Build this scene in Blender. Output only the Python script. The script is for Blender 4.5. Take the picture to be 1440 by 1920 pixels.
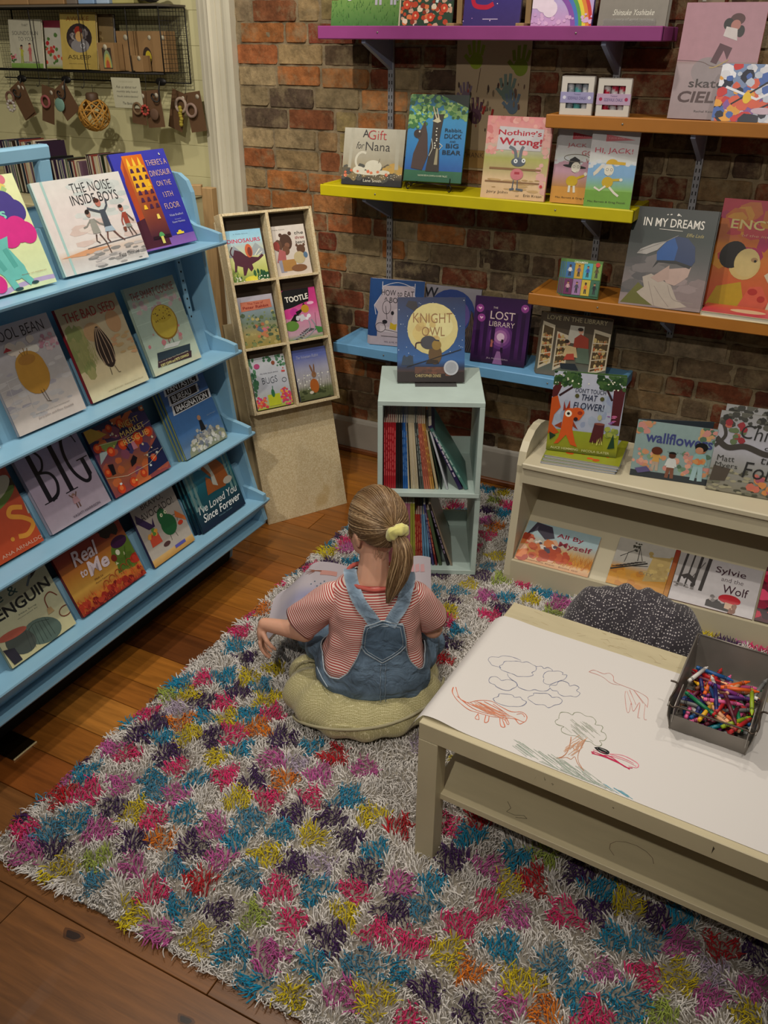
import bpy, math, random
import numpy as np
from mathutils import Vector, Matrix
from math import sin, cos, pi, radians as rad
for o in list(bpy.data.objects): bpy.data.objects.remove(o)
SC = bpy.context.scene
# ------------------------------------------------------------------ camera
cd = bpy.data.cameras.new('camera'); cam = bpy.data.objects.new('camera', cd); SC.collection.objects.link(cam)
cd.sensor_fit = 'VERTICAL'; cd.sensor_height = 24.0; cd.lens = 1613.0/1920.0*24.0
cd.clip_start = 0.05; cd.clip_end = 50
_r = Vector((0.88999, 0.45594, 0.00716)); _f = Vector((-0.39707, 0.78248, -0.48063)); _r -= _f*_r.dot(_f)
_r.normalize(); _f.normalize(); _u = _r.cross(_f)
M4 = Matrix(((_r.x, _u.x, -_f.x, 0), (_r.y, _u.y, -_f.y, 0), (_r.z, _u.z, -_f.z, 1.82), (0, 0, 0, 1)))
cam.matrix_world = M4
SC.camera = cam
# ------------------------------------------------------------------ view + world
vs = SC.view_settings; vs.view_transform = 'Standard'; vs.look = 'None'; vs.gamma = 1.0; vs.use_curve_mapping = False
vs.exposure = 0.12
wd = bpy.data.worlds.new('room_ambient'); SC.world = wd; wd.use_nodes = True
wd.node_tree.nodes['Background'].inputs[0].default_value = (1.0, 0.9, 0.8, 1)
wd.node_tree.nodes['Background'].inputs[1].default_value = 0.06
# ------------------------------------------------------------------ ceiling lamps and added soft fill
def spot(name, loc, target, power, size=rad(110), blend=0.6, radius=0.035, color=(1.0, 0.92, 0.80)):
    l = bpy.data.lights.new(name, 'SPOT'); l.energy = power; l.spot_size = size; l.spot_blend = blend
    l.shadow_soft_size = radius; l.color = color
    o = bpy.data.objects.new(name, l); SC.collection.objects.link(o); o.location = loc
    o.rotation_euler = (Vector(target)-Vector(loc)).to_track_quat('-Z', 'Y').to_euler(); return o
spot('track_spot_front', (-0.30, -0.80, 3.1), (-1.4, 3.2, 0.9), 138, size=rad(76))
spot('track_spot_rack', (-1.40, 1.55, 3.1), (-1.45, 1.75, 0.0), 88, size=rad(112))
spot('track_spot_ledge', (-1.95, 1.35, 3.1), (-3.0, 3.45, 1.5), 120, size=rad(66))
spot('track_spot_table', (0.50, 0.60, 3.1), (0.0, 1.9, 0.3), 62, size=rad(62))
spot('track_spot_wall_left', (-1.15, 2.55, 3.1), (-1.7, 2.9, 0.9), 44, size=rad(130))
spot('track_spot_wall_right', (0.15, 2.45, 3.1), (-0.1, 2.8, 0.5), 30, size=rad(130))
al = bpy.data.lights.new('ceiling_bounce', 'AREA'); al.energy = 11; al.shape = 'RECTANGLE'; al.size = 4.5; al.size_y = 4.5; al.color = (1, .9, .8)  # added overhead fill standing in for bounced light, not a lamp in the room
ao = bpy.data.objects.new('ceiling_bounce', al); SC.collection.objects.link(ao); ao.location = (-0.8, 1.0, 3.3)
# ------------------------------------------------------------------ colour + material helpers
def hx(s):
    s = s.lstrip('#'); c = [int(s[i:i+2], 16)/255 for i in (0, 2, 4)]
    return tuple(x/12.92 if x <= .04045 else ((x+.055)/1.055)**2.4 for x in c)
def mul(c, k): return tuple(min(1, x*k) for x in c)
MATS = {}
def mat(name, color=None, rough=.5, metal=0.0, attr=False, nscale=0, namt=0.0, bump=0.0, bscale=60, coat=0.0, spec=.5, sheen=0.0, stretch=None, sss=0.0):
    if name in MATS: return MATS[name]
    m = bpy.data.materials.new(name); m.use_nodes = True; nt = m.node_tree; N = nt.nodes; L = nt.links
    b = N['Principled BSDF']; b.inputs['Roughness'].default_value = rough; b.inputs['Metallic'].default_value = metal
    b.inputs['Coat Weight'].default_value = coat; b.inputs['Specular IOR Level'].default_value = spec
    if sheen: b.inputs['Sheen Weight'].default_value = sheen
    if sss:
        b.inputs['Subsurface Weight'].default_value = sss; b.inputs['Subsurface Radius'].default_value = (.6, .25, .12); b.inputs['Subsurface Scale'].default_value = .02
    tc = N.new('ShaderNodeTexCoord'); mp = N.new('ShaderNodeMapping'); L.new(tc.outputs['Object'], mp.inputs[0])
    if stretch: mp.inputs['Scale'].default_value = stretch
    if attr:
        a = N.new('ShaderNodeVertexColor'); a.layer_name = 'Col'; src = a.outputs[0]
    else:
        a = N.new('ShaderNodeRGB'); a.outputs[0].default_value = (*color, 1); src = a.outputs[0]
    if namt:
        n = N.new('ShaderNodeTexNoise'); n.inputs['Scale'].default_value = nscale; n.inputs['Detail'].default_value = 4
        L.new(mp.outputs[0], n.inputs['Vector'])
        r = N.new('ShaderNodeMapRange'); r.inputs[1].default_value = .3; r.inputs[2].default_value = .7
        r.inputs[3].default_value = 1-namt; r.inputs[4].default_value = 1+namt*.6; L.new(n.outputs[0], r.inputs[0])
        x = N.new('ShaderNodeVectorMath'); x.operation = 'SCALE'; L.new(src, x.inputs[0]); L.new(r.outputs[0], x.inputs['Scale']); src = x.outputs[0]
    L.new(src, b.inputs['Base Color'])
    if bump:
        n2 = N.new('ShaderNodeTexNoise'); n2.inputs['Scale'].default_value = bscale; n2.inputs['Detail'].default_value = 5
        L.new(mp.outputs[0], n2.inputs['Vector'])
        bp = N.new('ShaderNodeBump'); bp.inputs['Strength'].default_value = bump; bp.inputs['Distance'].default_value = .004
        L.new(n2.outputs[0], bp.inputs['Height']); L.new(bp.outputs[0], b.inputs['Normal'])
    MATS[name] = m; return m
PRINT = mat('printed_cover', attr=True, rough=.38, nscale=40, namt=.06)
PAGES = mat('book_pages', hx('d9d0bd'), rough=.8, nscale=500, namt=.2, stretch=(1, 30, 1))
# ------------------------------------------------------------------ mesh builder
class MB:
    def __init__(s): s.v = []; s.f = []; s.c = []; s.m = []; s.sm = []
    def add(s, vs, fs, col=(1, 1, 1), mi=0, sm=False, T=None):
        b = len(s.v)
        if T is not None: vs = [tuple(T @ Vector(v)) for v in vs]
        s.v += [tuple(v) for v in vs]
        for f in fs:
            s.f.append(tuple(b+i for i in f)); s.c.append(col); s.m.append(mi); s.sm.append(sm)
    def face(s, pts, col, mi=0):      # col: one colour, or one per corner
        b = len(s.v); s.v += [tuple(p) for p in pts]; s.f.append(tuple(range(b, b+len(pts)))); s.c.append(col); s.m.append(mi); s.sm.append(False)
    def box(s, c, d, col=(1, 1, 1), mi=0, T=None, bev=0.0):
        x, y, z = c; a, b, e = d[0]/2, d[1]/2, d[2]/2
        if not bev:
            V = [(x+i*a, y+j*b, z+k*e) for i in (-1, 1) for j in (-1, 1) for k in (-1, 1)]
            F = [(0, 1, 3, 2), (4, 6, 7, 5), (0, 4, 5, 1), (2, 3, 7, 6), (0, 2, 6, 4), (1, 5, 7, 3)]
            s.add(V, F, col, mi, False, T); return
        r = min(bev, a*.9, b*.9, e*.9); V = []; idx = {}
        for i in (-1, 1):
            for j in (-1, 1):
                for k in (-1, 1):
                    for ax in range(3):
                        p = [x+i*(a-(r if ax != 0 else 0)), y+j*(b-(r if ax != 1 else 0)), z+k*(e-(r if ax != 2 else 0))]
                        idx[(i, j, k, ax)] = len(V); V.append(p)
        F = []
        for i in (-1, 1):
            q = [idx[(i, j, k, 0)] for j, k in ((-1, -1), (1, -1), (1, 1), (-1, 1))]; F.append(q if i > 0 else q[::-1])
            q = [idx[(j, i, k, 1)] for j, k in ((-1, -1), (1, -1), (1, 1), (-1, 1))]; F.append(q[::-1] if i > 0 else q)
            q = [idx[(j, k, i, 2)] for j, k in ((-1, -1), (1, -1), (1, 1), (-1, 1))]; F.append(q if i > 0 else q[::-1])
        for i in (-1, 1):
            for j in (-1, 1):
                sg = i*j
                q = [idx[(i, j, -1, 0)], idx[(i, j, -1, 1)], idx[(i, j, 1, 1)], idx[(i, j, 1, 0)]]; F.append(q if sg > 0 else q[::-1])
                q = [idx[(i, -1, j, 0)], idx[(i, -1, j, 2)], idx[(i, 1, j, 2)], idx[(i, 1, j, 0)]]; F.append(q[::-1] if sg > 0 else q)
                q = [idx[(-1, i, j, 1)], idx[(-1, i, j, 2)], idx[(1, i, j, 2)], idx[(1, i, j, 1)]]; F.append(q if sg > 0 else q[::-1])
        for i in (-1, 1):
            for j in (-1, 1):
                for k in (-1, 1):
                    q = [idx[(i, j, k, 0)], idx[(i, j, k, 1)], idx[(i, j, k, 2)]]; F.append(q if i*j*k > 0 else q[::-1])
        s.add(V, F, col, mi, False, T)
    def prism(s, poly, axis, a0, a1, col=(1, 1, 1), mi=0, T=None):   # poly of 2D points in the other two axes
        def P(p, a):
            return {'x': (a, p[0], p[1]), 'y': (p[0], a, p[1]), 'z': (p[0], p[1], a)}[axis]
        n = len(poly); V = [P(p, a0) for p in poly]+[P(p, a1) for p in poly]
        F = [tuple(range(n))[::-1], tuple(range(n, 2*n))]+[(i, (i+1) % n, n+(i+1) % n, n+i) for i in range(n)]
        s.add(V, F, col, mi, False, T)
    def tube(s, pts, r, n=8, col=(1, 1, 1), mi=0, cap=True, T=None, closed=False):
        pts = [Vector(p) for p in pts]; m = len(pts)
        rr = r if isinstance(r, (list, tuple)) else [r]*m
        V = []; up = None
        for i, p in enumerate(pts):
            if closed: t = pts[(i+1) % m]-pts[i-1]
            else: t = pts[min(i+1, m-1)]-pts[max(i-1, 0)]
            t.normalize()
            if up is None: up = t.orthogonal().normalized()
            else:
                up = up-t*up.dot(t)
                up = up.normalized() if up.length > 1e-6 else t.orthogonal().normalized()
            w = t.cross(up)
            for k in range(n):
                a = 2*pi*k/n; V.append(tuple(p+(up*cos(a)+w*sin(a))*rr[i]))
        F = []
        for i in range(m if closed else m-1):
            j = (i+1) % m
            for k in range(n): F.append((i*n+k, i*n+(k+1) % n, j*n+(k+1) % n, j*n+k))
        if cap and not closed: F += [tuple(range(n))[::-1], tuple(range((m-1)*n, m*n))]
        s.add(V, F, col, mi, True, T)
    def lathe(s, prof, n=24, c=(0, 0, 0), col=(1, 1, 1), mi=0, T=None, sm=True):
        V = []; F = []; m = len(prof)
        for r, z in prof:
            for k in range(n): a = 2*pi*k/n; V.append((c[0]+r*cos(a), c[1]+r*sin(a), c[2]+z))
        for i in range(m-1):
            for k in range(n): F.append((i*n+k, i*n+(k+1) % n, (i+1)*n+(k+1) % n, (i+1)*n+k))
        F += [tuple(range(n))[::-1], tuple(range((m-1)*n, m*n))]
        s.add(V, F, col, mi, sm, T)
    def ell(s, c, r, n=16, col=(1, 1, 1), mi=0, T=None):
        prof = [(max(1e-4, sin(pi*i/n))*1, -cos(pi*i/n)) for i in range(n+1)]
        V = []; F = []; m = n+1
        for q, z in prof:
            for k in range(n*2): a = pi*k/n; V.append((c[0]+r[0]*q*cos(a), c[1]+r[1]*q*sin(a), c[2]+r[2]*z))
        for i in range(n):
            for k in range(2*n): F.append((i*2*n+k, i*2*n+(k+1) % (2*n), (i+1)*2*n+(k+1) % (2*n), (i+1)*2*n+k))
        s.add(V, F, col, mi, True, T)
    def grid(s, P, col=(1, 1, 1), mi=0, close_u=False, sm=True, cols=None):   # P[i][j]
        nu, nv = len(P), len(P[0]); V = [p for r in P for p in r]; b = len(s.v); s.v += [tuple(v) for v in V]
        for i in range(nu if close_u else nu-1):
            j2 = (i+1) % nu
            for j in range(nv-1):
                s.f.append((b+i*nv+j, b+j2*nv+j, b+j2*nv+j+1, b+i*nv+j+1)); s.m.append(mi); s.sm.append(sm)
                s.c.append([cols[i][j], cols[j2][j], cols[j2][j+1], cols[i][j+1]] if cols else col)
    def mesh(s, name):
        me = bpy.data.meshes.new(name); me.from_pydata(s.v, [], s.f)
        n = len(me.loops); ca = me.color_attributes.new('Col', 'FLOAT_COLOR', 'CORNER')
        arr = np.ones((n, 4), dtype=np.float32); li = 0
        for f, c in zip(s.f, s.c):
            k = len(f)
            arr[li:li+k, :3] = c; li += k
        ca.data.foreach_set('color', arr.ravel())
        me.polygons.foreach_set('material_index', s.m); me.polygons.foreach_set('use_smooth', s.sm); me.update()
        return me
    def build(s, name, mats, parent=None, loc=None):
        me = s.mesh(name)
        for m in (mats if isinstance(mats, (list, tuple)) else [mats]): me.materials.append(m)
        o = bpy.data.objects.new(name, me); SC.collection.objects.link(o)
        if parent: o.parent = parent
        if loc: o.location = loc
        return o
def tag(o, label, cat, group=None, kind=None):
    if label: o['label'] = label
    if cat: o['category'] = cat
    if group: o['group'] = group
    if kind: o['kind'] = kind
    return o
def thing(name, label, cat, loc=(0, 0, 0), rot=(0, 0, 0), group=None):
    o = bpy.data.objects.new(name, None); o.empty_display_size = .05; SC.collection.objects.link(o)
    o.location = loc; o.rotation_euler = rot; return tag(o, label, cat, group)
def struct(o): o['kind'] = 'structure'; return o
def dup(root, loc=None, rot=None, label=None):
    r = root.copy(); SC.collection.objects.link(r)
    if loc is not None: r.location = loc
    if rot is not None: r.rotation_euler = rot
    if label: r['label'] = label
    for ch in list(root.children):
        c = ch.copy(); SC.collection.objects.link(c); c.parent = r
        for g in ch.children:
            d = g.copy(); SC.collection.objects.link(d); d.parent = c
    return r
def arc(cx, cy, r, a0, a1, n=10, ry=None):
    ry = ry or r
    return [(cx+r*cos(rad(a0+(a1-a0)*i/n)), cy+ry*sin(rad(a0+(a1-a0)*i/n))) for i in range(n+1)]
def smoothcurve(P, n=8):   # Catmull-Rom through points
    P = [Vector(p) for p in P]; out = []
    for i in range(len(P)-1):
        a = P[max(i-1, 0)]; b = P[i]; c = P[i+1]; d = P[min(i+2, len(P)-1)]
        for k in range(n):
            t = k/n; out.append(.5*((2*b)+(c-a)*t+(2*a-5*b+4*c-d)*t*t+(3*b-a-3*c+d)*t**3))
    out.append(P[-1]); return out
def interp(x, xs, ys):
    return float(np.interp(x, xs, ys))
WY = 3.482
# ================================================================== room shell
def floor_mat():
    m = bpy.data.materials.new('pine_floorboards'); m.use_nodes = True; nt = m.node_tree; N = nt.nodes; L = nt.links; b = N['Principled BSDF']
    tc = N.new('ShaderNodeTexCoord'); a = N.new('ShaderNodeVertexColor'); a.layer_name = 'Col'
    mp = N.new('ShaderNodeMapping'); mp.inputs['Scale'].default_value = (1.0, 14, 14); L.new(tc.outputs['Object'], mp.inputs[0])
    n = N.new('ShaderNodeTexNoise'); n.inputs['Scale'].default_value = 3; n.inputs['Detail'].default_value = 8; n.inputs['Roughness'].default_value = .65; n.inputs['Distortion'].default_value = .6
    L.new(mp.outputs[0], n.inputs[0])
    r = N.new('ShaderNodeMapRange'); r.inputs[1].default_value = .3; r.inputs[2].default_value = .72; r.inputs[3].default_value = .6; r.inputs[4].default_value = 1.25; L.new(n.outputs[0], r.inputs[0])
    n2 = N.new('ShaderNodeTexNoise'); n2.inputs['Scale'].default_value = 2.2; n2.inputs['Detail'].default_value = 5; L.new(tc.outputs['Object'], n2.inputs[0])
    r2 = N.new('ShaderNodeMapRange'); r2.inputs[1].default_value = .35; r2.inputs[2].default_value = .65; r2.inputs[3].default_value = .8; r2.inputs[4].default_value = 1.12; L.new(n2.outputs[0], r2.inputs[0])
    mm = N.new('ShaderNodeMath'); mm.operation = 'MULTIPLY'; L.new(r.outputs[0], mm.inputs[0]); L.new(r2.outputs[0], mm.inputs[1])
    x = N.new('ShaderNodeVectorMath'); x.operation = 'SCALE'; L.new(a.outputs[0], x.inputs[0]); L.new(mm.outputs[0], x.inputs['Scale'])
    L.new(x.outputs[0], b.inputs['Base Color']); b.inputs['Roughness'].default_value = .36; b.inputs['Coat Weight'].default_value = .12
    bp = N.new('ShaderNodeBump'); bp.inputs['Strength'].default_value = .15; bp.inputs['Distance'].default_value = .002; L.new(n.outputs[0], bp.inputs['Height']); L.new(bp.outputs[0], b.inputs['Normal'])
    return m
R = random.Random(4)
mb = MB(); y = -2.0; tones = ['9c6024', '8e521e', 'a86a26', '844a1c', '72401c', '9a5c20', 'b07430']
while y < 3.6:
    w = R.choice([.082, .1, .125, .14, .155]) if y > .95 else R.choice([.18, .23, .27]); x = -4.4-R.random()*1.5
    while x < 2.6:
        l = R.uniform(.7, 2.4); c = mul(hx(R.choice(tones) if y > .95 else '7c5028'), R.uniform(.88, 1.1))
        x1 = min(x+l, 2.6); g = .0011
        mb.box(((x+x1)/2, y+w/2, -.0105), (x1-x-2*g, w-2*g, .021), c, bev=.0012); x += l
    y += w
mb.box((-.9, .8, -.03), (7.2, 5.7, .015), (.01, .006, .004))
# knots in the wide boards near the camera
for kx, ky, kr in ((-1.211, .812, .011), (-.855, .775, .008)):
    for rr, cc in ((1.5, '5a3616'), (1.0, '2a180c')):
        mb.face([(kx+kr*rr*1.7*cos(a)*(1+.2*sin(a*3)), ky+kr*rr*sin(a)*(1+.25*sin(a*2+1)), .0003+.0002*(2-rr)) for a in [2*pi*i/14 for i in range(14)]], hx(cc))
struct(mb.build('floor', floor_mat()))
# floor outlet cover plate under the rack
t = thing('floor_outlet_plate', 'brass-edged dark floor outlet plate on the boards beside the blue book rack', 'floor plate', (-1.83, 1.185, 0))
mb = MB(); mb.box((0, 0, .002), (.13, .085, .004), bev=.001); mb.build('plate', mat('dark_brass', hx('3a2a16'), rough=.35, metal=.8), t)
mb = MB(); mb.box((.0665, 0, .003), (.005, .085, .006), bev=.001); o = mb.build('edge_strip', mat('bright_brass', hx('e8d9a8'), rough=.3, metal=.6), t); o['label'] = 'bright brass edge strip'

def brick_mat():
    m = bpy.data.materials.new('old_brick'); m.use_nodes = True; nt = m.node_tree; N = nt.nodes; L = nt.links; b = N['Principled BSDF']
    tc = N.new('ShaderNodeTexCoord'); a = N.new('ShaderNodeVertexColor'); a.layer_name = 'Col'
    n = N.new('ShaderNodeTexNoise'); n.inputs['Scale'].default_value = 22; n.inputs['Detail'].default_value = 8; n.inputs['Roughness'].default_value = .7; L.new(tc.outputs['Object'], n.inputs[0])
    r = N.new('ShaderNodeMapRange'); r.inputs[1].default_value = .32; r.inputs[2].default_value = .7; r.inputs[3].default_value = .5; r.inputs[4].default_value = 1.4; L.new(n.outputs[0], r.inputs[0])
    x = N.new('ShaderNodeVectorMath'); x.operation = 'SCALE'; L.new(a.outputs[0], x.inputs[0]); L.new(r.outputs[0], x.inputs['Scale'])
    n2 = N.new('ShaderNodeTexNoise'); n2.inputs['Scale'].default_value = 9; n2.inputs['Detail'].default_value = 9; n2.inputs['Roughness'].default_value = .75; L.new(tc.outputs['Object'], n2.inputs[0])
    r2 = N.new('ShaderNodeMapRange'); r2.inputs[1].default_value = .50; r2.inputs[2].default_value = .64; r2.inputs[3].default_value = 0; r2.inputs[4].default_value = .75; L.new(n2.outputs[0], r2.inputs[0])
    mx = N.new('ShaderNodeMix'); mx.data_type = 'RGBA'; L.new(r2.outputs[0], mx.inputs[0]); L.new(x.outputs[0], mx.inputs[6]); mx.inputs[7].default_value = (*hx('8b7a5c'), 1)
    L.new(mx.outputs[2], b.inputs['Base Color']); b.inputs['Roughness'].default_value = .85; b.inputs['Specular IOR Level'].default_value = .25
    bp = N.new('ShaderNodeBump'); bp.inputs['Strength'].default_value = .9; bp.inputs['Distance'].default_value = .006
    n3 = N.new('ShaderNodeTexNoise'); n3.inputs['Scale'].default_value = 55; n3.inputs['Detail'].default_value = 7; n3.inputs['Roughness'].default_value = .7; L.new(tc.outputs['Object'], n3.inputs[0])
    L.new(n3.outputs[0], bp.inputs['Height']); L.new(bp.outputs[0], b.inputs['Normal'])
    return m
R = random.Random(11); mb = MB()
X0, X1 = -2.5, 1.3
mort = hx('8c7c62')
nx, nz = 130, 90
P = [[(X0+(X1-X0)*i/nx, WY+.004*R.uniform(-1, 1), 0+2.5*j/nz) for j in range(nz+1)] for i in range(nx+1)]
mb.grid(P, mort)
tone = ['8a5630', '965f34', '6c4028', '7a4a2e', '80704a', '887250', '5c4a38', '98663c', '70604a', '703c28', '8a5230', '4a3c30', '8f7c5c', '7c6c50']
tonr = ['6a3422', '6e3a26', '5e3426', '5e4c3a', '6b5840', '74402a', '6c3422', '4a382c', '7a6244', '6f5c46', '80705a']
z = -.02; row = 0
while z < 2.48:
    h = .077+R.uniform(-.004, .004); x = X0-R.random()*.2; k = row
    while x < X1:
        l = (.222 if (k+R.randint(0, 1)) % 3 else .108)+R.uniform(-.008, .008); k += 1
        a0 = max(x, X0); a1 = min(x+l, X1)
        if a1-a0 > .03:
            c = mul(hx(R.choice(tone if R.random() > (a0+2.4)/1.6 else tonr)), R.uniform(.85, 1.2)*(1.22 if a0 < -1.85 else 1))  # bricks at the left end coloured brighter, lamplight put into the tone
            dz = R.uniform(-.003, .003); d = R.uniform(.004, .009); n1 = max(3, int((a1-a0)/.022)); n2 = 4
            G = []
            for i in range(n1+1):
                col = []
                for j in range(n2+1):
                    e = (i in (0, n1)) or (j in (0, n2)); q = R.uniform(-.0018, .0018)
                    xx = a0+(a1-a0)*i/n1; zz = z+dz+h*j/n2
                    if i in (0, n1) and j in (0, n2): xx += (.006 if i == 0 else -.006); zz += (.005 if j == 0 else -.005)
                    if 0 < i < n1 and j in (0, n2): zz += R.uniform(-.0022, .0022)
                    if 0 < j < n2 and i in (0, n1): xx += R.uniform(-.003, .003)
                    col.append((xx, WY+.004 if e else WY-d+q, zz))
                G.append(col)
            # inset ring so that the front reads as a block with soft edges
            for i in range(1, n1):
                for j in range(1, n2):
                    g = G[i][j]; sx = -.0165 if i == 1 else (.0165 if i == n1-1 else 0); sz = -.016 if j == 1 else (.016 if j == n2-1 else 0)
                    G[i][j] = (g[0]+sx, g[1], g[2]+sz)
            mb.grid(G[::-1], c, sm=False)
        x += l+.005
    z += h+.006; row += 1
struct(mb.build('wall_back', brick_mat()))
# baseboard
wt = mat('old_white_paint', hx('a8a296'), rough=.5, nscale=8, namt=.1, bump=.15)
mb = MB(); mb.prism([(WY-.022, 0), (WY-.022, .155), (WY-.016, .168), (WY-.008, .176), (WY+.01, .176), (WY+.01, 0)], 'x', -2.5, 1.3)
struct(mb.build('baseboard_back', mat('baseboard_paint', hx('a09a90'), rough=.5, nscale=8, namt=.1)))
mb = MB(); mb.box((-.6, WY-.03, .012), (3.8, .02, .024), bev=.004); struct(mb.build('trim_1', mat('shoe_moulding', hx('7a4520'), rough=.45, nscale=20, namt=.2)))
# cream plank wall to the left and the white fluted casing between
def plank_mat():
    m = mat('cream_plank_paint', hx('c9c396'), rough=.6, nscale=5, namt=.08, bump=.12, bscale=20); return m
mb = MB(); z = 0
while z < 2.5:
    mb.box((-3.6, WY+.03, z+.069), (2.2, .02, .1372), bev=.0012); z += .138
mb.box((-3.6, WY+.05, 1.25), (2.2, .02, 2.5))
struct(mb.build('wall_left', plank_mat()))
mb = MB()
prof = [(-2.83, .02), (-2.83, -.006), (-2.80, -.012), (-2.775, -.012), (-2.77, -.02), (-2.74, -.026), (-2.71, -.026), (-2.705, -.034), (-2.695, -.038), (-2.685, -.032), (-2.68, -.028), (-2.645, -.028), (-2.64, -.022), (-2.635, -.022), (-2.63, -.028), (-2.595, -.028), (-2.59, -.022), (-2.585, -.022), (-2.58, -.03), (-2.555, -.036), (-2.53, -.038), (-2.5, -.038), (-2.498, .02)]
mb.prism([(-2.498+(a+2.498)*.6, WY+b) for a, b in prof], 'z', 0, 2.5)
struct(mb.build('trim_2', mat('casing_white_paint', hx('cfc9b4'), rough=.45, nscale=6, namt=.06, bump=.1, bscale=25)))
# ================================================================== wall shelves
def shelf_mat(n, c): return mat(n, hx(c), rough=.5, nscale=14, namt=.06, bump=.08, bscale=30)
YF = 3.205
def wall_shelf(label, m, x0, x1, z, th=.04, y1=WY-.018):
    t = thing('wall_shelf', label, 'shelf', (x0, YF, z-th), group='painted wall shelves on the brick wall')
    L = x1-x0; D = y1-YF; mb = MB()
    mb.box((L/2, D/2+.01, th/2), (L-.002, D-.02, th-.002)); mb.build('board', m, t)
    mb = MB(); mb.box((L/2, .009, th/2+.001), (L, .018, th+.004), bev=.003)
    for sx in (.009, L-.009): mb.box((sx, D/2, th/2+.001), (.018, D-.002, th+.004), bev=.003)
    em_ = mb.build('edge_moulding', m, t)
    sm_ = mat('shelf_screw', hx('8d8a80'), rough=.4, metal=.6)
    for f in (.2, .78):
        mb = MB(); mb.lathe([(.0035, 0), (.003, .0012)], 10, T=Matrix.Translation((L*f, -.0005, th*.55)) @ Matrix.Rotation(rad(90), 4, 'X')); mb.build('screw', sm_, em_)
    return t
wall_shelf('purple painted wall shelf, the highest on the brick wall', shelf_mat('purple_paint', '8c3a7a'), -1.926, -.643, 1.865)
wall_shelf('yellow painted wall shelf under the purple one', shelf_mat('yellow_paint', 'c2b400'), -1.934, -.655, 1.301)
wall_shelf('long orange wall shelf holding the two chalk boxes', shelf_mat('orange_paint', 'a66a22'), -1.003, .35, 1.596)
wall_shelf('long orange wall shelf holding the board book stack', shelf_mat('orange_paint', 'a66a22'), -1.010, .35, .969)
wall_shelf('light blue wall shelf, the lowest on the brick wall', shelf_mat('blue_paint', '6aa3cf'), -1.888, -.62, .642)
# slotted standards and brackets
st = mat('standard_metal', hx('8f8f94'), rough=.45, metal=.3); dk = mat('slot_dark', hx('15110e'), rough=.9)
def standard(x, z0, z1, label, brs):
    t = thing('shelf_standard', label, 'shelf bracket rail', (x, WY-.016, z0), group='slotted metal standards')
    mb = MB(); H = z1-z0; mb.box((0, 0, H/2), (.025, .012, H), bev=.001)
    k = .02
    while k < H-.02:
        for s in (-.006, .006): mb.box((s, -.0062, k), (.0035, .001, .013), mi=1)
        k += .026
    mb.build('rail', [st, dk], t)
    for zb in brs:
        mb = MB(); h = zb-z0
        mb.prism([(-.006, h), (-.235, h), (-.235, h-.012), (-.03, h-.095), (-.006, h-.105)], 'x', -.008, .008)
        mb.build('bracket', mat('bracket_paint', hx('8a93b0'), rough=.5), t)
standard(-1.742, .30, 2.4, 'slotted metal shelf standard, left one on the brick wall', (1.823, 1.259, .60))
standard(-.835, .62, 2.4, 'slotted metal shelf standard rising behind the left chalk box', (1.823, 1.259))
standard(-.50, .80, 1.56, 'short slotted metal standard between the two orange shelves', (1.554, .927))
standard(.15, .80, 2.4, 'slotted metal standard at the right end of the orange shelves', (1.554, .927))
# ================================================================== blue sloping book rack
BLUE = mat('rack_blue_paint', hx('86b4cf'), rough=.42, nscale=10, namt=.05, bump=.08, bscale=25)
rk = thing('book_display_rack', 'light blue sloping book display rack with stepped ledges of picture books', 'book rack', (-2.1, 1.4, 0))
def RX(pts): return [(p[0]+2.1, p[1]) for p in pts]   # rack-local x
Y0, Y1 = -.9, 2.35-1.4
LED = [(-1.780, 1.242, .075), (-1.752, .875, .078), (-1.720, .574, .074), (-1.675, .314, .05)]   # lip x, z, depth to the book feet
BK = [(-1.975, 1.62), (-1.93, 1.05), (-1.905, .70), (-1.86, .33)]
# side panels
for nm, ya, yb in (('side_panel', Y1-.018, Y1), ('side_panel', Y0, Y0+.018)):
    mb = MB(); pr = [(-2.16, .0), (-1.875, .0), (-1.84, .19), (-1.703, .20), (-1.69, .22), (-1.723, .33), (-1.754, .441), (-1.797, .607), (-1.838, .934), (-1.869, 1.17), (-1.882, 1.291), (-1.894, 1.385), (-1.91, 1.42), (-1.94, 1.44), (-2.0, 1.445), (-2.16, 1.445)]
    mb.prism(RX(pr), 'y', ya, yb); mb.build(nm, BLUE, rk)
# main back, double lower boards, ledges
mb = MB(); mb.prism(RX([(-2.055, 1.40), (-2.035, 1.40), (-1.85, .2), (-1.88, .2)]), 'y', Y0+.018, Y1-.018); mb.build('back_panel', BLUE, rk)
for k, (lx, lz, dp) in enumerate(LED):
    fx = lx-dp
    mb = MB()
    mb.prism(RX([(lx, lz), (lx+.002, lz-.005), (lx-.001, lz-.012), (lx-.012, lz-.016), (fx-.035, lz-.022), (fx-.035, lz-.006), (lx-.012, lz)]), 'y', Y0+.018, Y1+.0)
    led = mb.build('ledge', BLUE, rk)
    mb = MB(); hgt = .125; s = math.tan(rad(20)); xb = fx-.026
    mb.prism(RX([(xb, lz-.01), (xb-s*hgt, lz+hgt), (xb-s*hgt-.012, lz+hgt), (xb-.014, lz-.01)]), 'y', Y0+.018, Y1-.018); mb.build('rest_board', BLUE, led)
    # curved gusset that closes the end of the ledge
    g = [(lx, lz), (lx-.002, lz+.026), (lx-.036, lz+.034), (lx-.10, lz+.045), (lx-.14, lz+.066), (lx-.172, lz+.094), (lx-.192, lz+.098), (lx-.2, lz+.05), (lx-.16, lz-.01)]
    for ya in (Y1-.036, Y0+.018):
        mb = MB(); mb.prism(RX(g), 'y', ya, ya+.018); mb.build('end_gusset', BLUE, led)
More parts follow.
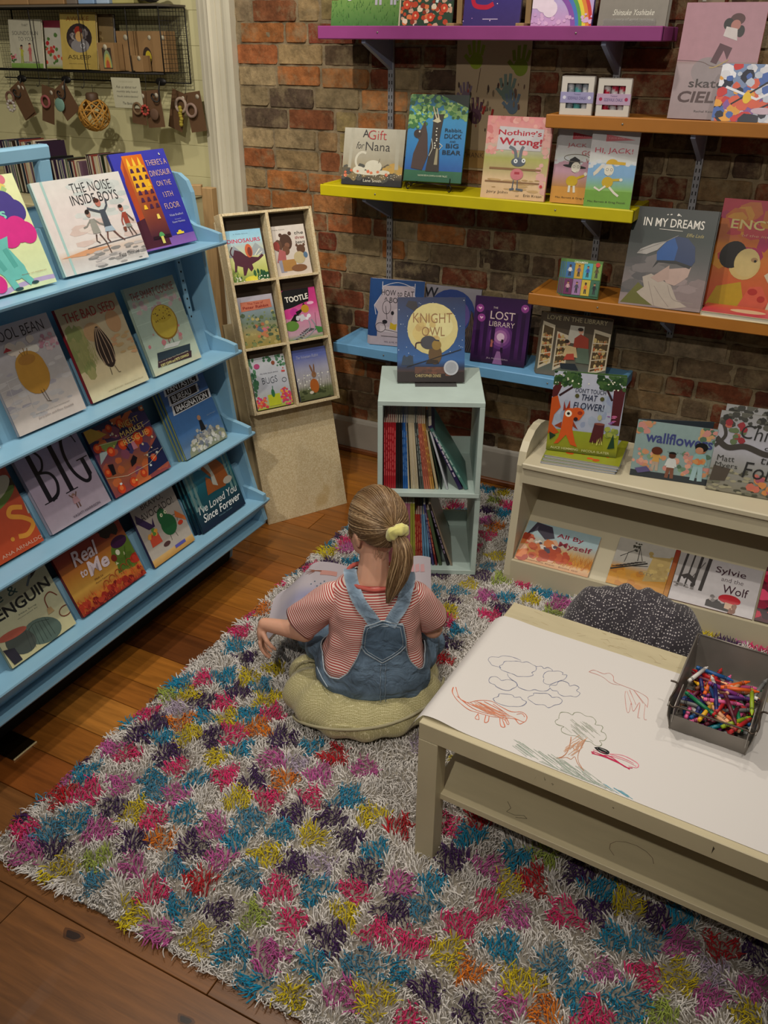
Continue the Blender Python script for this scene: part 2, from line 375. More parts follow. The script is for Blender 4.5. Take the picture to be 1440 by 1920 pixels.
# slanted kick panel and black base
mb = MB(); mb.prism(RX([(-1.69, .298), (-1.775, .205), (-1.765, .2), (-1.76, .2), (-1.680, .298)]), 'y', Y0+.018, Y1); mb.prism(RX([(-1.80, .212), (-1.702, .212), (-1.698, .204), (-1.702, .197), (-1.80, .197)]), 'y', Y0+.018, Y1); mb.build('kick_panel', BLUE, rk)
mb = MB(); mb.prism(RX([(-2.12, 0), (-1.868, 0), (-1.83, .2), (-2.12, .2)]), 'y', Y0+.02, Y1-.03); mb.build('base', mat('black_base', hx('0b0a0a'), rough=.8), rk)
# perforated strip on the back
mb = MB(); T_ = Matrix.Translation((.181, .875, 1.11)) @ Matrix.Rotation(rad(-9.5), 4, 'Y')
mb.box((0, 0, 0), (.006, .022, .27), T=T_)
for q in range(9): mb.box((.0032, 0, -.12+q*.03), (.001, .006, .006), mi=1, T=T_)
mb.build('perforated_strip', [BLUE, dk], rk)
# top frame with an opening
mb = MB(); fr = .035
mb.box((.1, .16, 1.545), (fr, .6, .04), bev=.006); mb.box((.1, .435, 1.475), (fr-.004, .045, .11), bev=.006); mb.box((.1, -.12, 1.475), (fr-.004, .045, .11), bev=.006)
mb.build('top_frame', BLUE, rk)
# ================================================================== leaning display board with six-pocket box
ps, ln = rad(58.8), rad(15.8)
MB_T = Matrix.Translation((-1.888, 2.627, 0)) @ Matrix.Rotation(ps, 4, 'Z') @ Matrix.Rotation(-ln, 4, 'X')
def linen_mat():
    m = bpy.data.materials.new('patterned_paper'); m.use_nodes = True; nt = m.node_tree; N = nt.nodes; L = nt.links; b = N['Principled BSDF']
    tc = N.new('ShaderNodeTexCoord'); v = N.new('ShaderNodeTexNoise'); v.inputs['Scale'].default_value = 75; v.inputs['Detail'].default_value = 2; v.inputs['Distortion'].default_value = 2.5; L.new(tc.outputs['Object'], v.inputs[0])
    cr = N.new('ShaderNodeValToRGB'); cr.color_ramp.elements[0].position = .47; cr.color_ramp.elements[1].position = .54
    cr.color_ramp.elements[0].color = (*hx('c4b088'), 1); cr.color_ramp.elements[1].color = (*hx('d4c4a0'), 1); L.new(v.outputs[0], cr.inputs[0])
    n = N.new('ShaderNodeTexNoise'); n.inputs['Scale'].default_value = 6; L.new(tc.outputs['Object'], n.inputs[0])
    r = N.new('ShaderNodeMapRange'); r.inputs[1].default_value = .62; r.inputs[2].default_value = .72; r.inputs[4].default_value = .5; L.new(n.outputs[0], r.inputs[0])
    mx = N.new('ShaderNodeMix'); mx.data_type = 'RGBA'; L.new(r.outputs[0], mx.inputs[0]); L.new(cr.outputs[0], mx.inputs[6]); mx.inputs[7].default_value = (*hx('b09050'), 1)
    L.new(mx.outputs[2], b.inputs['Base Color']); b.inputs['Roughness'].default_value = .7; return m
ldb = thing('leaning_display_board', 'tall paper-covered board with six pockets of small picture books leaning in the corner', 'display board')
ldb.matrix_world = MB_T
LIN = linen_mat()
mb = MB(); mb.box((.195, .006, .62), (.385, .012, 1.24), bev=.001); mb.build('backing_board', LIN, ldb)
BW, BH0, BH1, BD = .396, .478, 1.262, .06
mb = MB(); mb.box((BW/2, -.012, (BH0+BH1)/2), (BW-.004, .004, BH1-BH0-.004)); mb.build('pocket_back', mat('pocket_dark', hx('4a3c2c'), rough=.8), ldb)
for x in (.006, BW/2, BW-.006):
    mb = MB(); mb.box((x, -BD/2-.01, (BH0+BH1)/2), (.012, BD, BH1-BH0), bev=.001); mb.build('upright', LIN, ldb)
HH = (BH1-BH0)/3
for k in range(4):
    for c in (0, 1):
        mb = MB(); z = BH0+.005+k*(BH1-BH0-.01)/3; mb.box((BW*(.25+.5*c), -BD/2-.0105, z), (BW/2-.012, BD-.001, .010), bev=.001); mb.build('pocket_shelf', LIN, ldb)
# loose panels leaning behind the box
for k, (dx, dy) in enumerate(((-.03, .03), (-.055, .045))):
    t = thing('plywood_sheet', ['pale plywood panel leaning behind the six-pocket display', 'second plywood panel, behind the first one at the six-pocket display'][k], 'board')
    t.matrix_world = MB_T @ Matrix.Translation((dx, dy, 0)); mb = MB(); mb.box((.16, 0, .43), (.32, .012, .84-k*.1), bev=.001)
    mb.build('panel', mat('plywood_edge', hx('9a8a68'), rough=.7, nscale=20, namt=.15), t)
# wooden frame standing behind
t = thing('wooden_stand_frame', 'plain pale wooden frame standing behind the blue rack beside the white casing', 'frame', (-2.27, 2.85, 0))
wd_ = mat('pale_oak', hx('a08258'), rough=.6, nscale=8, namt=.2, stretch=(8, 8, 1))
for q, (c, d) in enumerate((((.03, .02, .655), (.05, .035, 1.31)), ((-.22, -.1, 1.30), (.5, .03, .04)), ((-.44, -.2, .655), (.05, .035, 1.31)), ((-.22, -.1, .03), (.5, .03, .04)))):
    mb = MB(); T = Matrix.Rotation(rad(26), 4, 'Z') if q in (1, 3) else Matrix.Identity(4)
    if q in (1, 3): mb.box((0, 0, 0), d, bev=.002, T=Matrix.Translation(c) @ T)
    else: mb.box(c, d, bev=.002)
    mb.build('rail' if q in (1, 3) else 'post', wd_, t)
# ================================================================== mint cubes
MINT = mat('mint_paint', hx('b6c8c2'), rough=.5, nscale=12, namt=.06, bump=.08)
def cube(label, loc, yaw, w, h, d, th):
    t = thing('cube_shelf', label, 'cube shelf', loc, (0, 0, yaw), 'stacked mint cube shelves')
    for nm, c, dd in (('top', (w/2, d/2, h-th/2), (w, d, th)), ('bottom', (w/2, d/2, th/2), (w, d, th)), ('side', (th/2, d/2, h/2), (th, d, h-2*th)), ('side', (w-th/2, d/2, h/2), (th, d, h-2*th))):
        mb = MB(); mb.box(c, dd, bev=.0015); mb.build(nm, MINT, t)
    mb = MB(); mb.box((w/2, d-.01, th+.035), (w-2*th, .014, .07), bev=.001); mb.build('rear_rail', MINT, t)
    return t
YAWC = rad(25)
cube('mint green open cube shelf on the rug, the lower of the two', (-1.288, 2.500, .012), YAWC, .372, .352, .365, .02)
cube('mint green open cube shelf stacked on top of the other', (-1.278, 2.464, .365), YAWC, .370, .370, .365, .018)
# ================================================================== cream low bookcase
CREAM = mat('cream_laminate', hx('c6bda2'), rough=.45, nscale=5, namt=.05, bump=.05, bscale=15)
bc = thing('low_bookcase', 'cream low bookcase with rounded end panels and a sloped book shelf', 'bookcase', (-.85, 2.69, 0))
def endp(x0, label=None):
    pts = [(0, .0), (.0, .03), (.055, .44)]+[(.052, .47), (.066, .52), (.095, .55), (.15, .575), (.21, .58), (.27, .57), (.33, .545), (.37, .5), (.4, .42), (.4, 0)]
    mb = MB(); mb.prism(pts, 'x', x0, x0+.028); return mb.build('end_panel', CREAM, bc)
endp(-.0); endp(1.29)
mb = MB(); mb.box((.659, .2, .488), (1.262, .37, .022), bev=.004); mb.build('top_board', CREAM, bc)
mb = MB(); mb.prism([(.03, .415), (.055, .415), (.055, .477), (.03, .477)], 'x', .028, 1.29); mb.build('front_fascia', CREAM, bc)
mb = MB(); mb.box((.659, .385, .25), (1.262, .012, .46)); mb.build('back_panel', mat('cream_inside', hx('b09c78'), rough=.55), bc)
mb = MB(); mb.prism([(.018, .075), (.012, .088), (.335, .278), (.345, .265)], 'x', .028, 1.29); mb.build('sloped_shelf', CREAM, bc)
mb = MB(); mb.prism([(-.002, .0), (.014, .0), (.014, .1), (-.002, .1)], 'x', .028, 1.29); mb.build('front_lip', CREAM, bc)
# ================================================================== low table
BIRCH = mat('birch_veneer', hx('bdb292'), rough=.45, nscale=6, namt=.08, stretch=(1, 6, 1), bump=.04)
TY = rad(-3.2)
tb = thing('play_table', 'low pale birch table with a lower shelf on the shag rug', 'table', (-.604, 1.376, 0), (0, 0, TY))
mb = MB(); mb.box((.45, .28, .4255), (.9, .56, .049), bev=.0015)
R = random.Random(5)
for k in range(60):   # crayon scuffs on the bare edge
    x = R.uniform(.05, .8); y = R.uniform(.487, .55); a = R.uniform(-1, 1); l = R.uniform(.004, .03); w = .0006
    mb.face([(x, y, .4503), (x+l*cos(a), y+l*sin(a)*.6, .4503), (x+l*cos(a), y+l*sin(a)*.6+w, .4503), (x, y+w, .4503)], hx(R.choice(['9a8258', '8c7a60', 'a89060'])), mi=1)
for k in range(7):
    x = R.uniform(.1, .85); mb.face([(x, -.0003, R.uniform(.41, .44)+q) for q in (0, .003)]+[(x+.004, -.0003, .43), (x+.003, -.0003, .428)], hx('3c3020'), mi=1)
mb.build('tabletop', [BIRCH, mat('crayon_marks', attr=True, rough=.7)], tb)
for x in (.025, .875):
    for y in (.025, .535):
        mb = MB(); mb.box((x, y, .2), (.05, .05, .40), bev=.0015); mb.build('leg', BIRCH, tb)
mb = MB(); mb.box((.45, .28, .212), (.86, .50, .018), bev=.001)
def scrib(mb, pts, w, z, col, mi):
    pts = [Vector((p[0], p[1], z)) for p in pts]
    for a, b in zip(pts, pts[1:]):
        d = (b-a)
        if d.length < 1e-6: continue
        n = Vector((-d.y, d.x, 0)).normalized()*w/2; mb.face([a-n, b-n, b+n, a+n], col, mi)
scrib(mb, [(.20, .09), (.215, .075), (.21, .06), (.23, .06), (.25, .07), (.26, .065), (.235, .055)], .0012, .2213, hx('4c4638'), 1)
scrib(mb, [(.5+.05*cos(a*.5), .09+.03*sin(a*.5)) for a in range(9)], .0012, .2213, hx('6c5a48'), 1)
mb.build('lower_shelf', [BIRCH, MATS['crayon_marks']], tb)
# ================================================================== printed artwork + books
_TX = {}
def text_mesh(s, bold=0.0):
    k = (s, bold)
    if k in _TX: return _TX[k]
    cu = bpy.data.curves.new('lettering', 'FONT'); cu.body = s; cu.resolution_u = 3; cu.offset = bold
    ob = bpy.data.objects.new('lettering', cu); SC.collection.objects.link(ob)
    dg = bpy.context.evaluated_depsgraph_get(); me = bpy.data.meshes.new_from_object(ob.evaluated_get(dg))
    V = [(v.co.x, v.co.y) for v in me.vertices]; F = [tuple(p.vertices) for p in me.polygons]
    bpy.data.objects.remove(ob); bpy.data.curves.remove(cu); bpy.data.meshes.remove(me)
    xs = [v[0] for v in V]; ys = [v[1] for v in V]
    x0, x1, y0, y1 = min(xs), max(xs), min(ys), max(ys)
    V = [((x-x0)/(x1-x0), (y-y0)/(y1-y0)) for x, y in V]
    _TX[k] = (V, F, (x1-x0)/(y1-y0)); return _TX[k]
def clip(poly, x0, y0, x1, y1):
    for ax, lim, sg in ((0, x0, 1), (0, x1, -1), (1, y0, 1), (1, y1, -1)):
        out = []
        for i in range(len(poly)):
            a, b = poly[i-1], poly[i]; ia = sg*(a[ax]-lim) >= 0; ib = sg*(b[ax]-lim) >= 0
            if ia != ib:
                t = (lim-a[ax])/(b[ax]-a[ax]); out.append((a[0]+t*(b[0]-a[0]), a[1]+t*(b[1]-a[1])))
            if ib: out.append(b)
        poly = out
        if len(poly) < 3: return []
    return poly
class Art:     # unit square artwork on a w x h sheet; emits faces through P(x, y, layer)
    def __init__(s, mb, w, h, P, mi=0, step=.00006): s.mb = mb; s.w = w; s.h = h; s.P = P; s.k = 1; s.mi = mi; s.st = step; s.R = random.Random(int(w*9999+h*777))
    def _f(s, pts, col):
        pts = clip(pts, 0, 0, 1, 1)
        if len(pts) >= 3: s.mb.face([s.P(x*s.w, y*s.h, s.k*s.st) for x, y in pts], col, s.mi)
    def b(s, *st):         # vertical gradient stops: (y, colour) from bottom to top
        st = [(y, hx(c)) for y, c in st]
        for (y0, c0), (y1, c1) in zip(st, st[1:]):
            s.mb.face([s.P(0, y0*s.h, s.k*s.st), s.P(s.w, y0*s.h, s.k*s.st), s.P(s.w, y1*s.h, s.k*s.st), s.P(0, y1*s.h, s.k*s.st)], [c0, c0, c1, c1], s.mi)
        s.k += 1; return s
    def p(s, col, *pts): s._f([tuple(q) for q in pts], hx(col)); s.k += 1; return s
    def r(s, col, x0, y0, x1, y1): return s.p(col, (x0, y0), (x1, y0), (x1, y1), (x0, y1))
    def e(s, col, cx, cy, rx, ry=None, a=0, a0=0, a1=360, n=22):
        ry = rx*s.w/s.h if ry is None else ry; q = s.w/s.h; P = []
        for i in range(n+(a1-a0 < 360)):
            t = rad(a0+(a1-a0)*i/n); X = rx*cos(t)*s.w; Y = ry*sin(t)*s.h; P.append((cx+(X*cos(rad(a))-Y*sin(rad(a)))/s.w, cy+(X*sin(rad(a))+Y*cos(rad(a)))/s.h))
        s._f(P, hx(col)); s.k += 1; return s
    def ring(s, col, cx, cy, rx, ry, w, a0=0, a1=360, a=0):
        return s.l(col, w, *[(cx+rx*cos(rad(t))*cos(rad(a))-ry*sin(rad(t))*sin(rad(a)), cy+rx*cos(rad(t))*sin(rad(a))+ry*sin(rad(t))*cos(rad(a))) for t in [a0+(a1-a0)*i/24 for i in range(25)]])
    def l(s, col, w, *pts):     # w as a fraction of sheet width; tapered if a pair
        c = hx(col); n = len(pts); ww = [w]*n if not isinstance(w, tuple) else [w[0]+(w[1]-w[0])*i/(n-1) for i in range(n)]
        L_ = []; Rr = []
        for i, (x, y) in enumerate(pts):
            a = pts[max(i-1, 0)]; b = pts[min(i+1, n-1)]; dx = (b[0]-a[0])*s.w; dy = (b[1]-a[1])*s.h; d = math.hypot(dx, dy) or 1
            nx, ny = -dy/d*ww[i]*s.w/2, dx/d*ww[i]*s.w/2
            L_.append((x+nx/s.w, y+ny/s.h)); Rr.append((x-nx/s.w, y-ny/s.h))
        for i in range(n-1): s._f([Rr[i], Rr[i+1], L_[i+1], L_[i]], c); s.k += .04
        s.k += 1; return s
    def c(s, col, w, *pts): return s.l(col, w, *[(p.x, p.y) for p in smoothcurve([(q[0], q[1], 0) for q in pts], 6)])
    def g(s, cols, n, x0, y0, x1, y1, r0, r1, asp=1.0):     # scattered dabs
        cols = [hx(q) for q in cols.split()]
        for i in range(n):
            x = s.R.uniform(x0, x1); y = s.R.uniform(y0, y1); r = s.R.uniform(r0, r1); a = s.R.random()*3; m = 7
            s._f([(x+r*cos(t+a), y+r*asp*sin(t+a)*s.w/s.h*s.R.uniform(.6, 1.1)) for t in [2*pi*j/m for j in range(m)]], s.R.choice(cols)); s.k += .12
        s.k += 1; return s
    def grass(s, cols, n, x0, y0, x1, y1, ln, w=.006):
        cols = [hx(q) for q in cols.split()]
        for i in range(n):
            x = s.R.uniform(x0, x1); y = s.R.uniform(y0, y1); l = ln*s.R.uniform(.5, 1.2); d = s.R.uniform(-.5, .5)*l
            s._f([(x-w, y), (x+w, y), (x+d, y+l)], s.R.choice(cols)); s.k += .1
        s.k += 1; return s
    def t(s, col, txt, cx, cy, hh, ww=None, bold=0.0, a=0, shear=0, wob=0, bend=0):
        V, F, asp = text_mesh(txt, bold); h = hh*s.h; w = (ww*s.w) if ww else h*asp; c = hx(col)
        def f(x, y):
            X = (x-.5)*w+shear*(y-.5)*h; Y = (y-.5)*h+wob*h*sin(x*len(txt)*2.1)-bend*h*((x-.5)*2)**2
            ca, sa = cos(rad(a)), sin(rad(a)); return (cx+(X*ca-Y*sa)/s.w, cy+(X*sa+Y*ca)/s.h)
        Q = [f(*v) for v in V]
        for q in F: s._f([Q[i] for i in q], c)
        s.k += 1; return s
    def tree(s, tr, lf, x, y, h, sp):
        s.l(tr, (.05, .02), (x, y), (x+.01, y+h*.7)); s.g(lf, 30, x-sp, y+h*.55, x+sp, y+h, .02, .06); return s
    def person(s, skin, hair, top, legs, x, y, h, arms=((-.5, .1), (.5, .1))):   # small generic figure
        q = s.w/s.h; u = h
        s.l(legs, u*.09, (x-u*.07, y), (x-u*.04, y+u*.42)); s.l(legs, u*.09, (x+u*.07, y), (x+u*.04, y+u*.42))
        s.p(top, (x-u*.11, y+u*.38), (x+u*.11, y+u*.38), (x+u*.08, y+u*.72), (x-u*.08, y+u*.72))
        for ax, ay in arms: s.l(top, (u*.07, u*.04), (x+(u*.07 if ax > 0 else -u*.07), y+u*.68), (x+ax*u*.55, y+u*.68+ay*u*.5))
        s.e(skin, x, y+u*.82, u*.09, u*.11); s.e(hair, x, y+u*.87, u*.1, u*.08, a0=0, a1=180); return s
def front_P(w, h):
    return lambda x, y, k: (x, -k, y)
def book(label, art, P, yaw, w, lean, h, t=.010, spine='e8e4da', back=None, name='picture_book', group=None, hard=True, cat='book', fan=0.0, lift=True, T=None, rot=None, edge=None):
    """a picture book standing front cover forward; P = lower left corner of the front cover"""
    b = thing(name, label, cat, group=group)
    if T is None:
        ln_ = rad(lean); z = P[2]+(max(0, t*sin(ln_)) if lift else 0)
        b.location = (P[0], P[1], z); b.rotation_euler = (Matrix.Rotation(rad(yaw), 3, 'Z') @ Matrix.Rotation(-ln_, 3, 'X')).to_euler()
    else: b.matrix_world = T
    mb = MB(); ct = .0022 if hard else .0006; sc = hx(spine); bc_ = hx(back or spine)
    mb.box((w/2, ct/2, h/2), (w, ct, h), sc, bev=.0004); mb.box((.0012, t/2, h/2), (.0024, t, h), sc, bev=.0004)
    if fan:    # back board swung open a little
        T2 = Matrix.Translation((0, t, 0)) @ Matrix.Rotation(rad(fan), 4, 'Z'); mb.box((w/2, -ct/2, h/2), (w, ct, h), bc_, bev=.0004, T=T2)
    else: mb.box((w/2, t-ct/2, h/2), (w, ct, h), bc_, bev=.0004)
    A = Art(mb, w-.0004, h-.0004, lambda x, y, k: (x+.0002, -k, y+.0002)); art(A)
    mb.build('cover', PRINT, b)
    e = .003 if hard else .0006; mb = MB(); mb.box(((w-e)/2+.001, t/2, h/2), (w-e-.002, t-2*ct, h-2*e)); mb.build('pages', PAGES, b)
    return b
def copy_behind(b, n, t, label, dx=-.006, dz=0.0, gap=.0015, dyaw=0):
    out = []
    for k in range(1, n+1):
        T = b.matrix_world if b.matrix_world != Matrix.Identity(4) else None
        M = Matrix.LocRotScale(b.location, b.rotation_euler, None) @ Matrix.Translation((dx*k, (t+gap)*k, dz*k))
        r = dup(b, M.to_translation(), M.to_euler(), label if n == 1 else label.replace('#', ['first', 'second', 'third', 'fourth', 'fifth'][k-1])); out.append(r)
    return out
# ------------------------------------------------------------------ books on the blue rack (four ledges)
def fx(k): return LED[k][0]-LED[k][2]
def A_pinkhair(A):
    A.b((0, 'c8cfe0'), (.06, 'd5e5b8'), (.5, 'dfe8b0'), (1, 'e6ecb6'))
    A.e('b8a8d0', .85, .0, .5, .08).e('d5e5b8', .85, -.02, .42, .06)
    for i, c in enumerate(('d87860', 'e8a060', 'e8d070', 'a8c880')): A.l(c, .05, (.60+i*.045, .72), (.72+i*.03, .93-i*.03), (.86, .98-i*.03))
    A.e('d87888', .86, .96, .04).e('d86050', .55, .88, .045)
    for x, y, r in ((.45, .73, .12), (.62, .76, .13), (.78, .74, .13), (.88, .68, .1), (.7, .66, .17), (.5, .66, .14)): A.e('4a3f8c', x, y, r)
    A.t('86d8c0', 'AL', .42, .76, .075, bold=.03).t('86d8c0', 'DOWS', .55, .66, .07, .42, bold=.04).t('5a5048', 'orn', .46, .9, .02)
    for x, y, r in ((.5, .53, .13), (.65, .55, .12), (.82, .52, .12), (.9, .48, .1), (.7, .5, .13), (.38, .46, .12), (.34, .36, .09)): A.e('d8328c', x, y, r)
    A.p('6cc0b8', (.42, .48), (.5, .5), (.58, .46), (.68, .48), (.64, .38), (.72, .22), (.74, .12), (.66, .12), (.52, .12), (.42, .22), (.38, .36))
    A.e('6cc0b8', .6, .19, .13, .09).l('6cc0b8', .07, (.52, .16), (.56, .03)).l('6cc0b8', .07, (.66, .15), (.74, .05)).e('2c4a50', .58, .02, .045, .015).e('2c4a50', .77, .045, .04, .014)
    A.l('58aca4', .05, (.46, .38), (.52, .2)).l('58aca4', .05, (.6, .38), (.64, .21)).e('e8ece8', .45, .43, .06, .045)
    for x, y, r in ((.28, .12, .1), (.4, .1, .08), (.34, .18, .08)): A.e('d8328c', x, y, r)
    A.t('a06848', 'dorothy von mondstrum', .8, .13, .013, .28)
def A_noise(A):
    A.b((0, 'd8d4d0'), (.13, 'cfc8c4'), (.2, 'dcc8b8'), (.26, 'e2dcd8'), (.6, 'e2d8d6'), (1, 'dcdad6'))
    A.g('c4ccca cfd6d4 d4d8d6', 26, .4, .55, 1, .95, .04, .12, .4).g('d8c4bc e0d4cc', 12, .3, .3, 1, .5, .05, .14, .3)
    A.r('a8ccc8', .1, 0, .125, 1).r('c4dcd8', 0, 0, .012, 1)
    A.p('d8a078', (.03, .19), (.35, .235), (.62, .22), (.3, .17)).g('a09c9a 8c8a88 c0bab8', 30, .3, .02, 1, .2, .02, .07, .25)
    A.t('22252a', 'THE NOISE', .62, .885, .105, .46, bold=-.012, wob=.04).t('22252a', 'INSIDE BOYS', .62, .76, .105, .54, bold=-.006, wob=.04)
    A.l('5a5a60', .008, (.34, .235), (.6, .255), (.85, .265), (1, .275))
    A.l('5a4a44', (.018, .01), (.49, .37), (.47, .3), (.50, .27)).l('5a4a44', (.018, .01), (.53, .37), (.57, .27), (.585, .14)).p('9c9c94', (.46, .38), (.55, .38), (.53, .54), (.47, .54))
    A.l('8c8c86', .014, (.48, .53), (.42, .47), (.38, .46)).l('8c8c86', .014, (.52, .53), (.57, .48), (.63, .45)).e('b08878', .48, .6, .026, .04).e('2c2420', .475, .62, .027, .026, a=20)
    A.l('6a4a44', (.02, .011), (.63, .4), (.6, .3), (.62, .26)).l('6a4a44', (.02, .011), (.68, .4), (.74, .3), (.79, .25)).p('a8bccc', (.6, .38), (.72, .37), (.69, .45), (.62, .45)).p('4a525c', (.61, .43), (.69, .43), (.68, .62), (.62, .62))
    A.l('4a525c', .02, (.62, .6), (.55, .63), (.49, .66)).l('4a525c', .02, (.67, .6), (.72, .66), (.73, .73)).e('c07868', .63, .7, .032, .045).e('4a2c24', .62, .725, .03, .025)
    A.l('5a4a44', (.014, .009), (.88, .38), (.9, .28)).l('5a4a44', (.014, .009), (.91, .38), (.95, .28)).p('8c948c', (.86, .38), (.93, .38), (.91, .44), (.87, .44)).p('a04838', (.86, .42), (.92, .42), (.91, .55), (.86, .55))
    A.l('a04838', .013, (.86, .53), (.83, .46), (.83, .41)).l('5a4a44', .012, (.91, .53), (.95, .47), (.97, .44)).e('c07868', .87, .6, .025, .035).e('2c2420', .865, .62, .026, .022).p('7c4838', (.82, .34), (.85, .34), (.855, .39), (.815, .39))
    A.t('3a3a3c', 'Pete Oswald', .78, .1, .04, .24).t('8a8684', 'the New York Times bestselling', .78, .055, .012, .34)
def A_tower(A):
    A.b((0, '8a62b0'), (.1, '7a58a8'), (.1001, '2c2f9c'), (1, '3a3cae'))
    A.p('c8642c', (.12, .1), (.2, .1), (.2, .95), (.12, .86)).b  # side wall
    A.p('b04a26', (.1, .1), (.2, .1), (.2, .95), (.1, .7)).p('4a2030', (.0, .02), (.5, .02), (.5, .38), (.0, .3))
    A.mb.face([A.P(x*A.w, y*A.h, A.k*A.st) for x, y in ((.2, .09), (.56, .09), (.56, .97), (.2, .97))], [hx('3c1c34'), hx('3c1c34'), hx('d8691c'), hx('e07a20')], 0); A.k += 1
    A.r('e8b028', .24, .60, .53, .86)
    for x in (.27, .37, .47): A.p('f0c840', (x-.025, .86), (x+.03, .86), (x+.02, .91), (x, .95), (x-.015, .91))
    for r in range(6):
        for k in range(3):
            x = .25+k*.11; y = .79-r*.075; A.p('f0c030' if (r, k) in ((2, 2), (5, 0)) else '4a2448', (x, y), (x+.07, y), (x+.055, y+.045), (x+.02, y+.045))
    A.p('f0d868', (.42, .30), (.48, .30), (.47, .35), (.43, .35)).r('2a1420', .22, .1, .54, .13)
    for s, y, h, w in (("THERE'S A", .87, .06, .38), ('DINOSAUR', .76, .06, .38), ('ON THE', .65, .055, .27), ('13TH', .53, .055, .18), ('FLOOR', .41, .06, .28)): A.t('e8c0a8', s, .77, y, h, w, bold=-.01)
    A.t('b8bcd8', 'Wade Bradford', .78, .31, .024, .26).t('a8acd0', 'illustrated by', .78, .26, .014, .12).t('b8bcd8', 'Kevin Hawkes', .78, .235, .022, .24)
    A.e('f0f0d0', .88, .95, .016).e('3a3cae', .89, .955, .013).r('e8d040', .66, .105, .8, .125).p('e8d040', (.69, .125), (.77, .125), (.75, .145), (.71, .145)).e('58a060', .38, .12, .05, .045, a0=0, a1=180).r('d8d070', .35, .045, .4, .12)
def A_bean(A):
    A.b((0, 'c8bcb4'), (.2, 'bcb2ac'), (.5, '9e9a9a'), (.68, 'a49fa2'), (.84, 'b2acb2'), (1, 'b4aeb4'))
    A.g('a8a4a6 96929a b0acac', 30, 0, .1, 1, .6, .04, .12, .4)
    A.t('1c1a20', 'COOL BEAN', .52, .91, .10, .74, bold=-.008, wob=.05)
    for i in range(5): A.l('b8b4b4', .006, (0, .22+i*.07), (.32, .24+i*.07))
    A.l('b8b4b4', .006, (.1, .18), (.14, .52)).l('b8b4b4', .006, (.32, .2), (.33, .42))
    A.g('b08890 a07080 b4a0a4', 24, .7, .66, 1, .8, .015, .035).g('c0bcb4 c4b8ac', 10, .3, .68, .7, .82, .05, .09).p('a82c34', (.24, .76), (.36, .76), (.3, .8)).p('a82c34', (.0, .74), (.12, .74), (.06, .78))
    A.e('a67a30', .5, .50, .21, .2).e('a67a30', .5, .56, .2, .16).e('94682c', .49, .64, .12, .05).l('7a5c2c', .01, (.44, .73), (.46, .68)).l('7a5c2c', .01, (.5, .75), (.49, .68)).l('7a5c2c', .01, (.55, .74), (.52, .68))
    A.l('3a2c20', .007, (.5, .33), (.53, .21), (.58, .2)).l('3a2c20', .007, (.54, .33), (.56, .21))
    A.t('7a706c', 'from the #1 New York Times bestselling team', .56, .135, .014, .5).t('8a7c78', 'Jory John and Pete Oswald', .58, .09, .026, .52)
def A_seed(A):
    A.b((0, 'd2cba8'), (.2, 'c4b48e'), (.6, 'ac9e80'), (.8, 'a89c80'), (1, 'a8a082'))
    A.g('8a8a58 7c8450 94905e', 40, 0, .3, .25, .75, .02, .08, 1.6).grass('98965e 8a8c54', 40, .1, .35, .35, .6, .16).e('a88862', .42, .68, .14, .1).e('aa8560', .8, .72, .12, .12).g('b8906a b09468', 14, .65, .35, 1, .6, .04, .08, .4)
    A.t('9c2424', 'THE BAD SEED', .5, .885, .1, .84, bold=-.004, wob=.05)
    A.p('2c221e', *[(.5+.135*cos(t)*(1-.36*max(0, sin(t))), .5+.225*sin(t)) for t in [2*pi*i/28 for i in range(28)]])
    for dx in (-.08, -.03, .03, .08): A.c('a08870', .012, (.5+dx*1.1, .32), (.5+dx*1.3, .46), (.5+dx*.9, .6), (.5+dx*.3, .71))
    A.l('2c221e', .007, (.46, .28), (.45, .2)).l('2c221e', .007, (.54, .28), (.57, .2), (.6, .2))
    A.t('a09070', 'written by Jory John   illustrated by Pete Oswald', .6, .055, .018, .62)
def A_cookie(A):
    A.b((0, 'd2d0b0'), (.1, 'b8c8b4'), (.5, '9cb0a4'), (1, '8fa298'))
    for i in range(4): A.r('a8bcb0', 0, .28+i*.15, 1, .29+i*.15)
    A.g('b09ca0 a08c90 a4a898', 26, 0, .68, 1, .82, .03, .05).g('b0948c c07880', 10, 0, .3, 1, .5, .02, .05)
    A.t('8c2830', 'THE SMART COOKIE', .5, .89, .085, .86, bold=-.006, wob=.05)
    A.e('8a6a28', .53, .53, .255, .2).e('b4a040', .53, .535, .235, .185).e('a89434', .53, .62, .2, .09)
    A.g('5a4220 6a5028', 24, .36, .56, .7, .7, .008, .014)
    A.l('3a2c20', .007, (.48, .34), (.48, .26)).l('3a2c20', .007, (.56, .34), (.57, .26)).p('d8dcd8', (.32, .25), (.62, .23), (.7, .27), (.4, .29)).p('2c3c48', (.14, .14), (.82, .12), (.86, .2), (.18, .235)).p('402c34', (.1, .08), (.8, .05), (.84, .12), (.14, .15))
    A.t('d8d088', 'JORY JOHN and PETE OSWALD', .46, .085, .04, .6, bold=.02).t('c8c8b0', 'from the #1 New York Times bestselling', .46, .13, .018, .62)
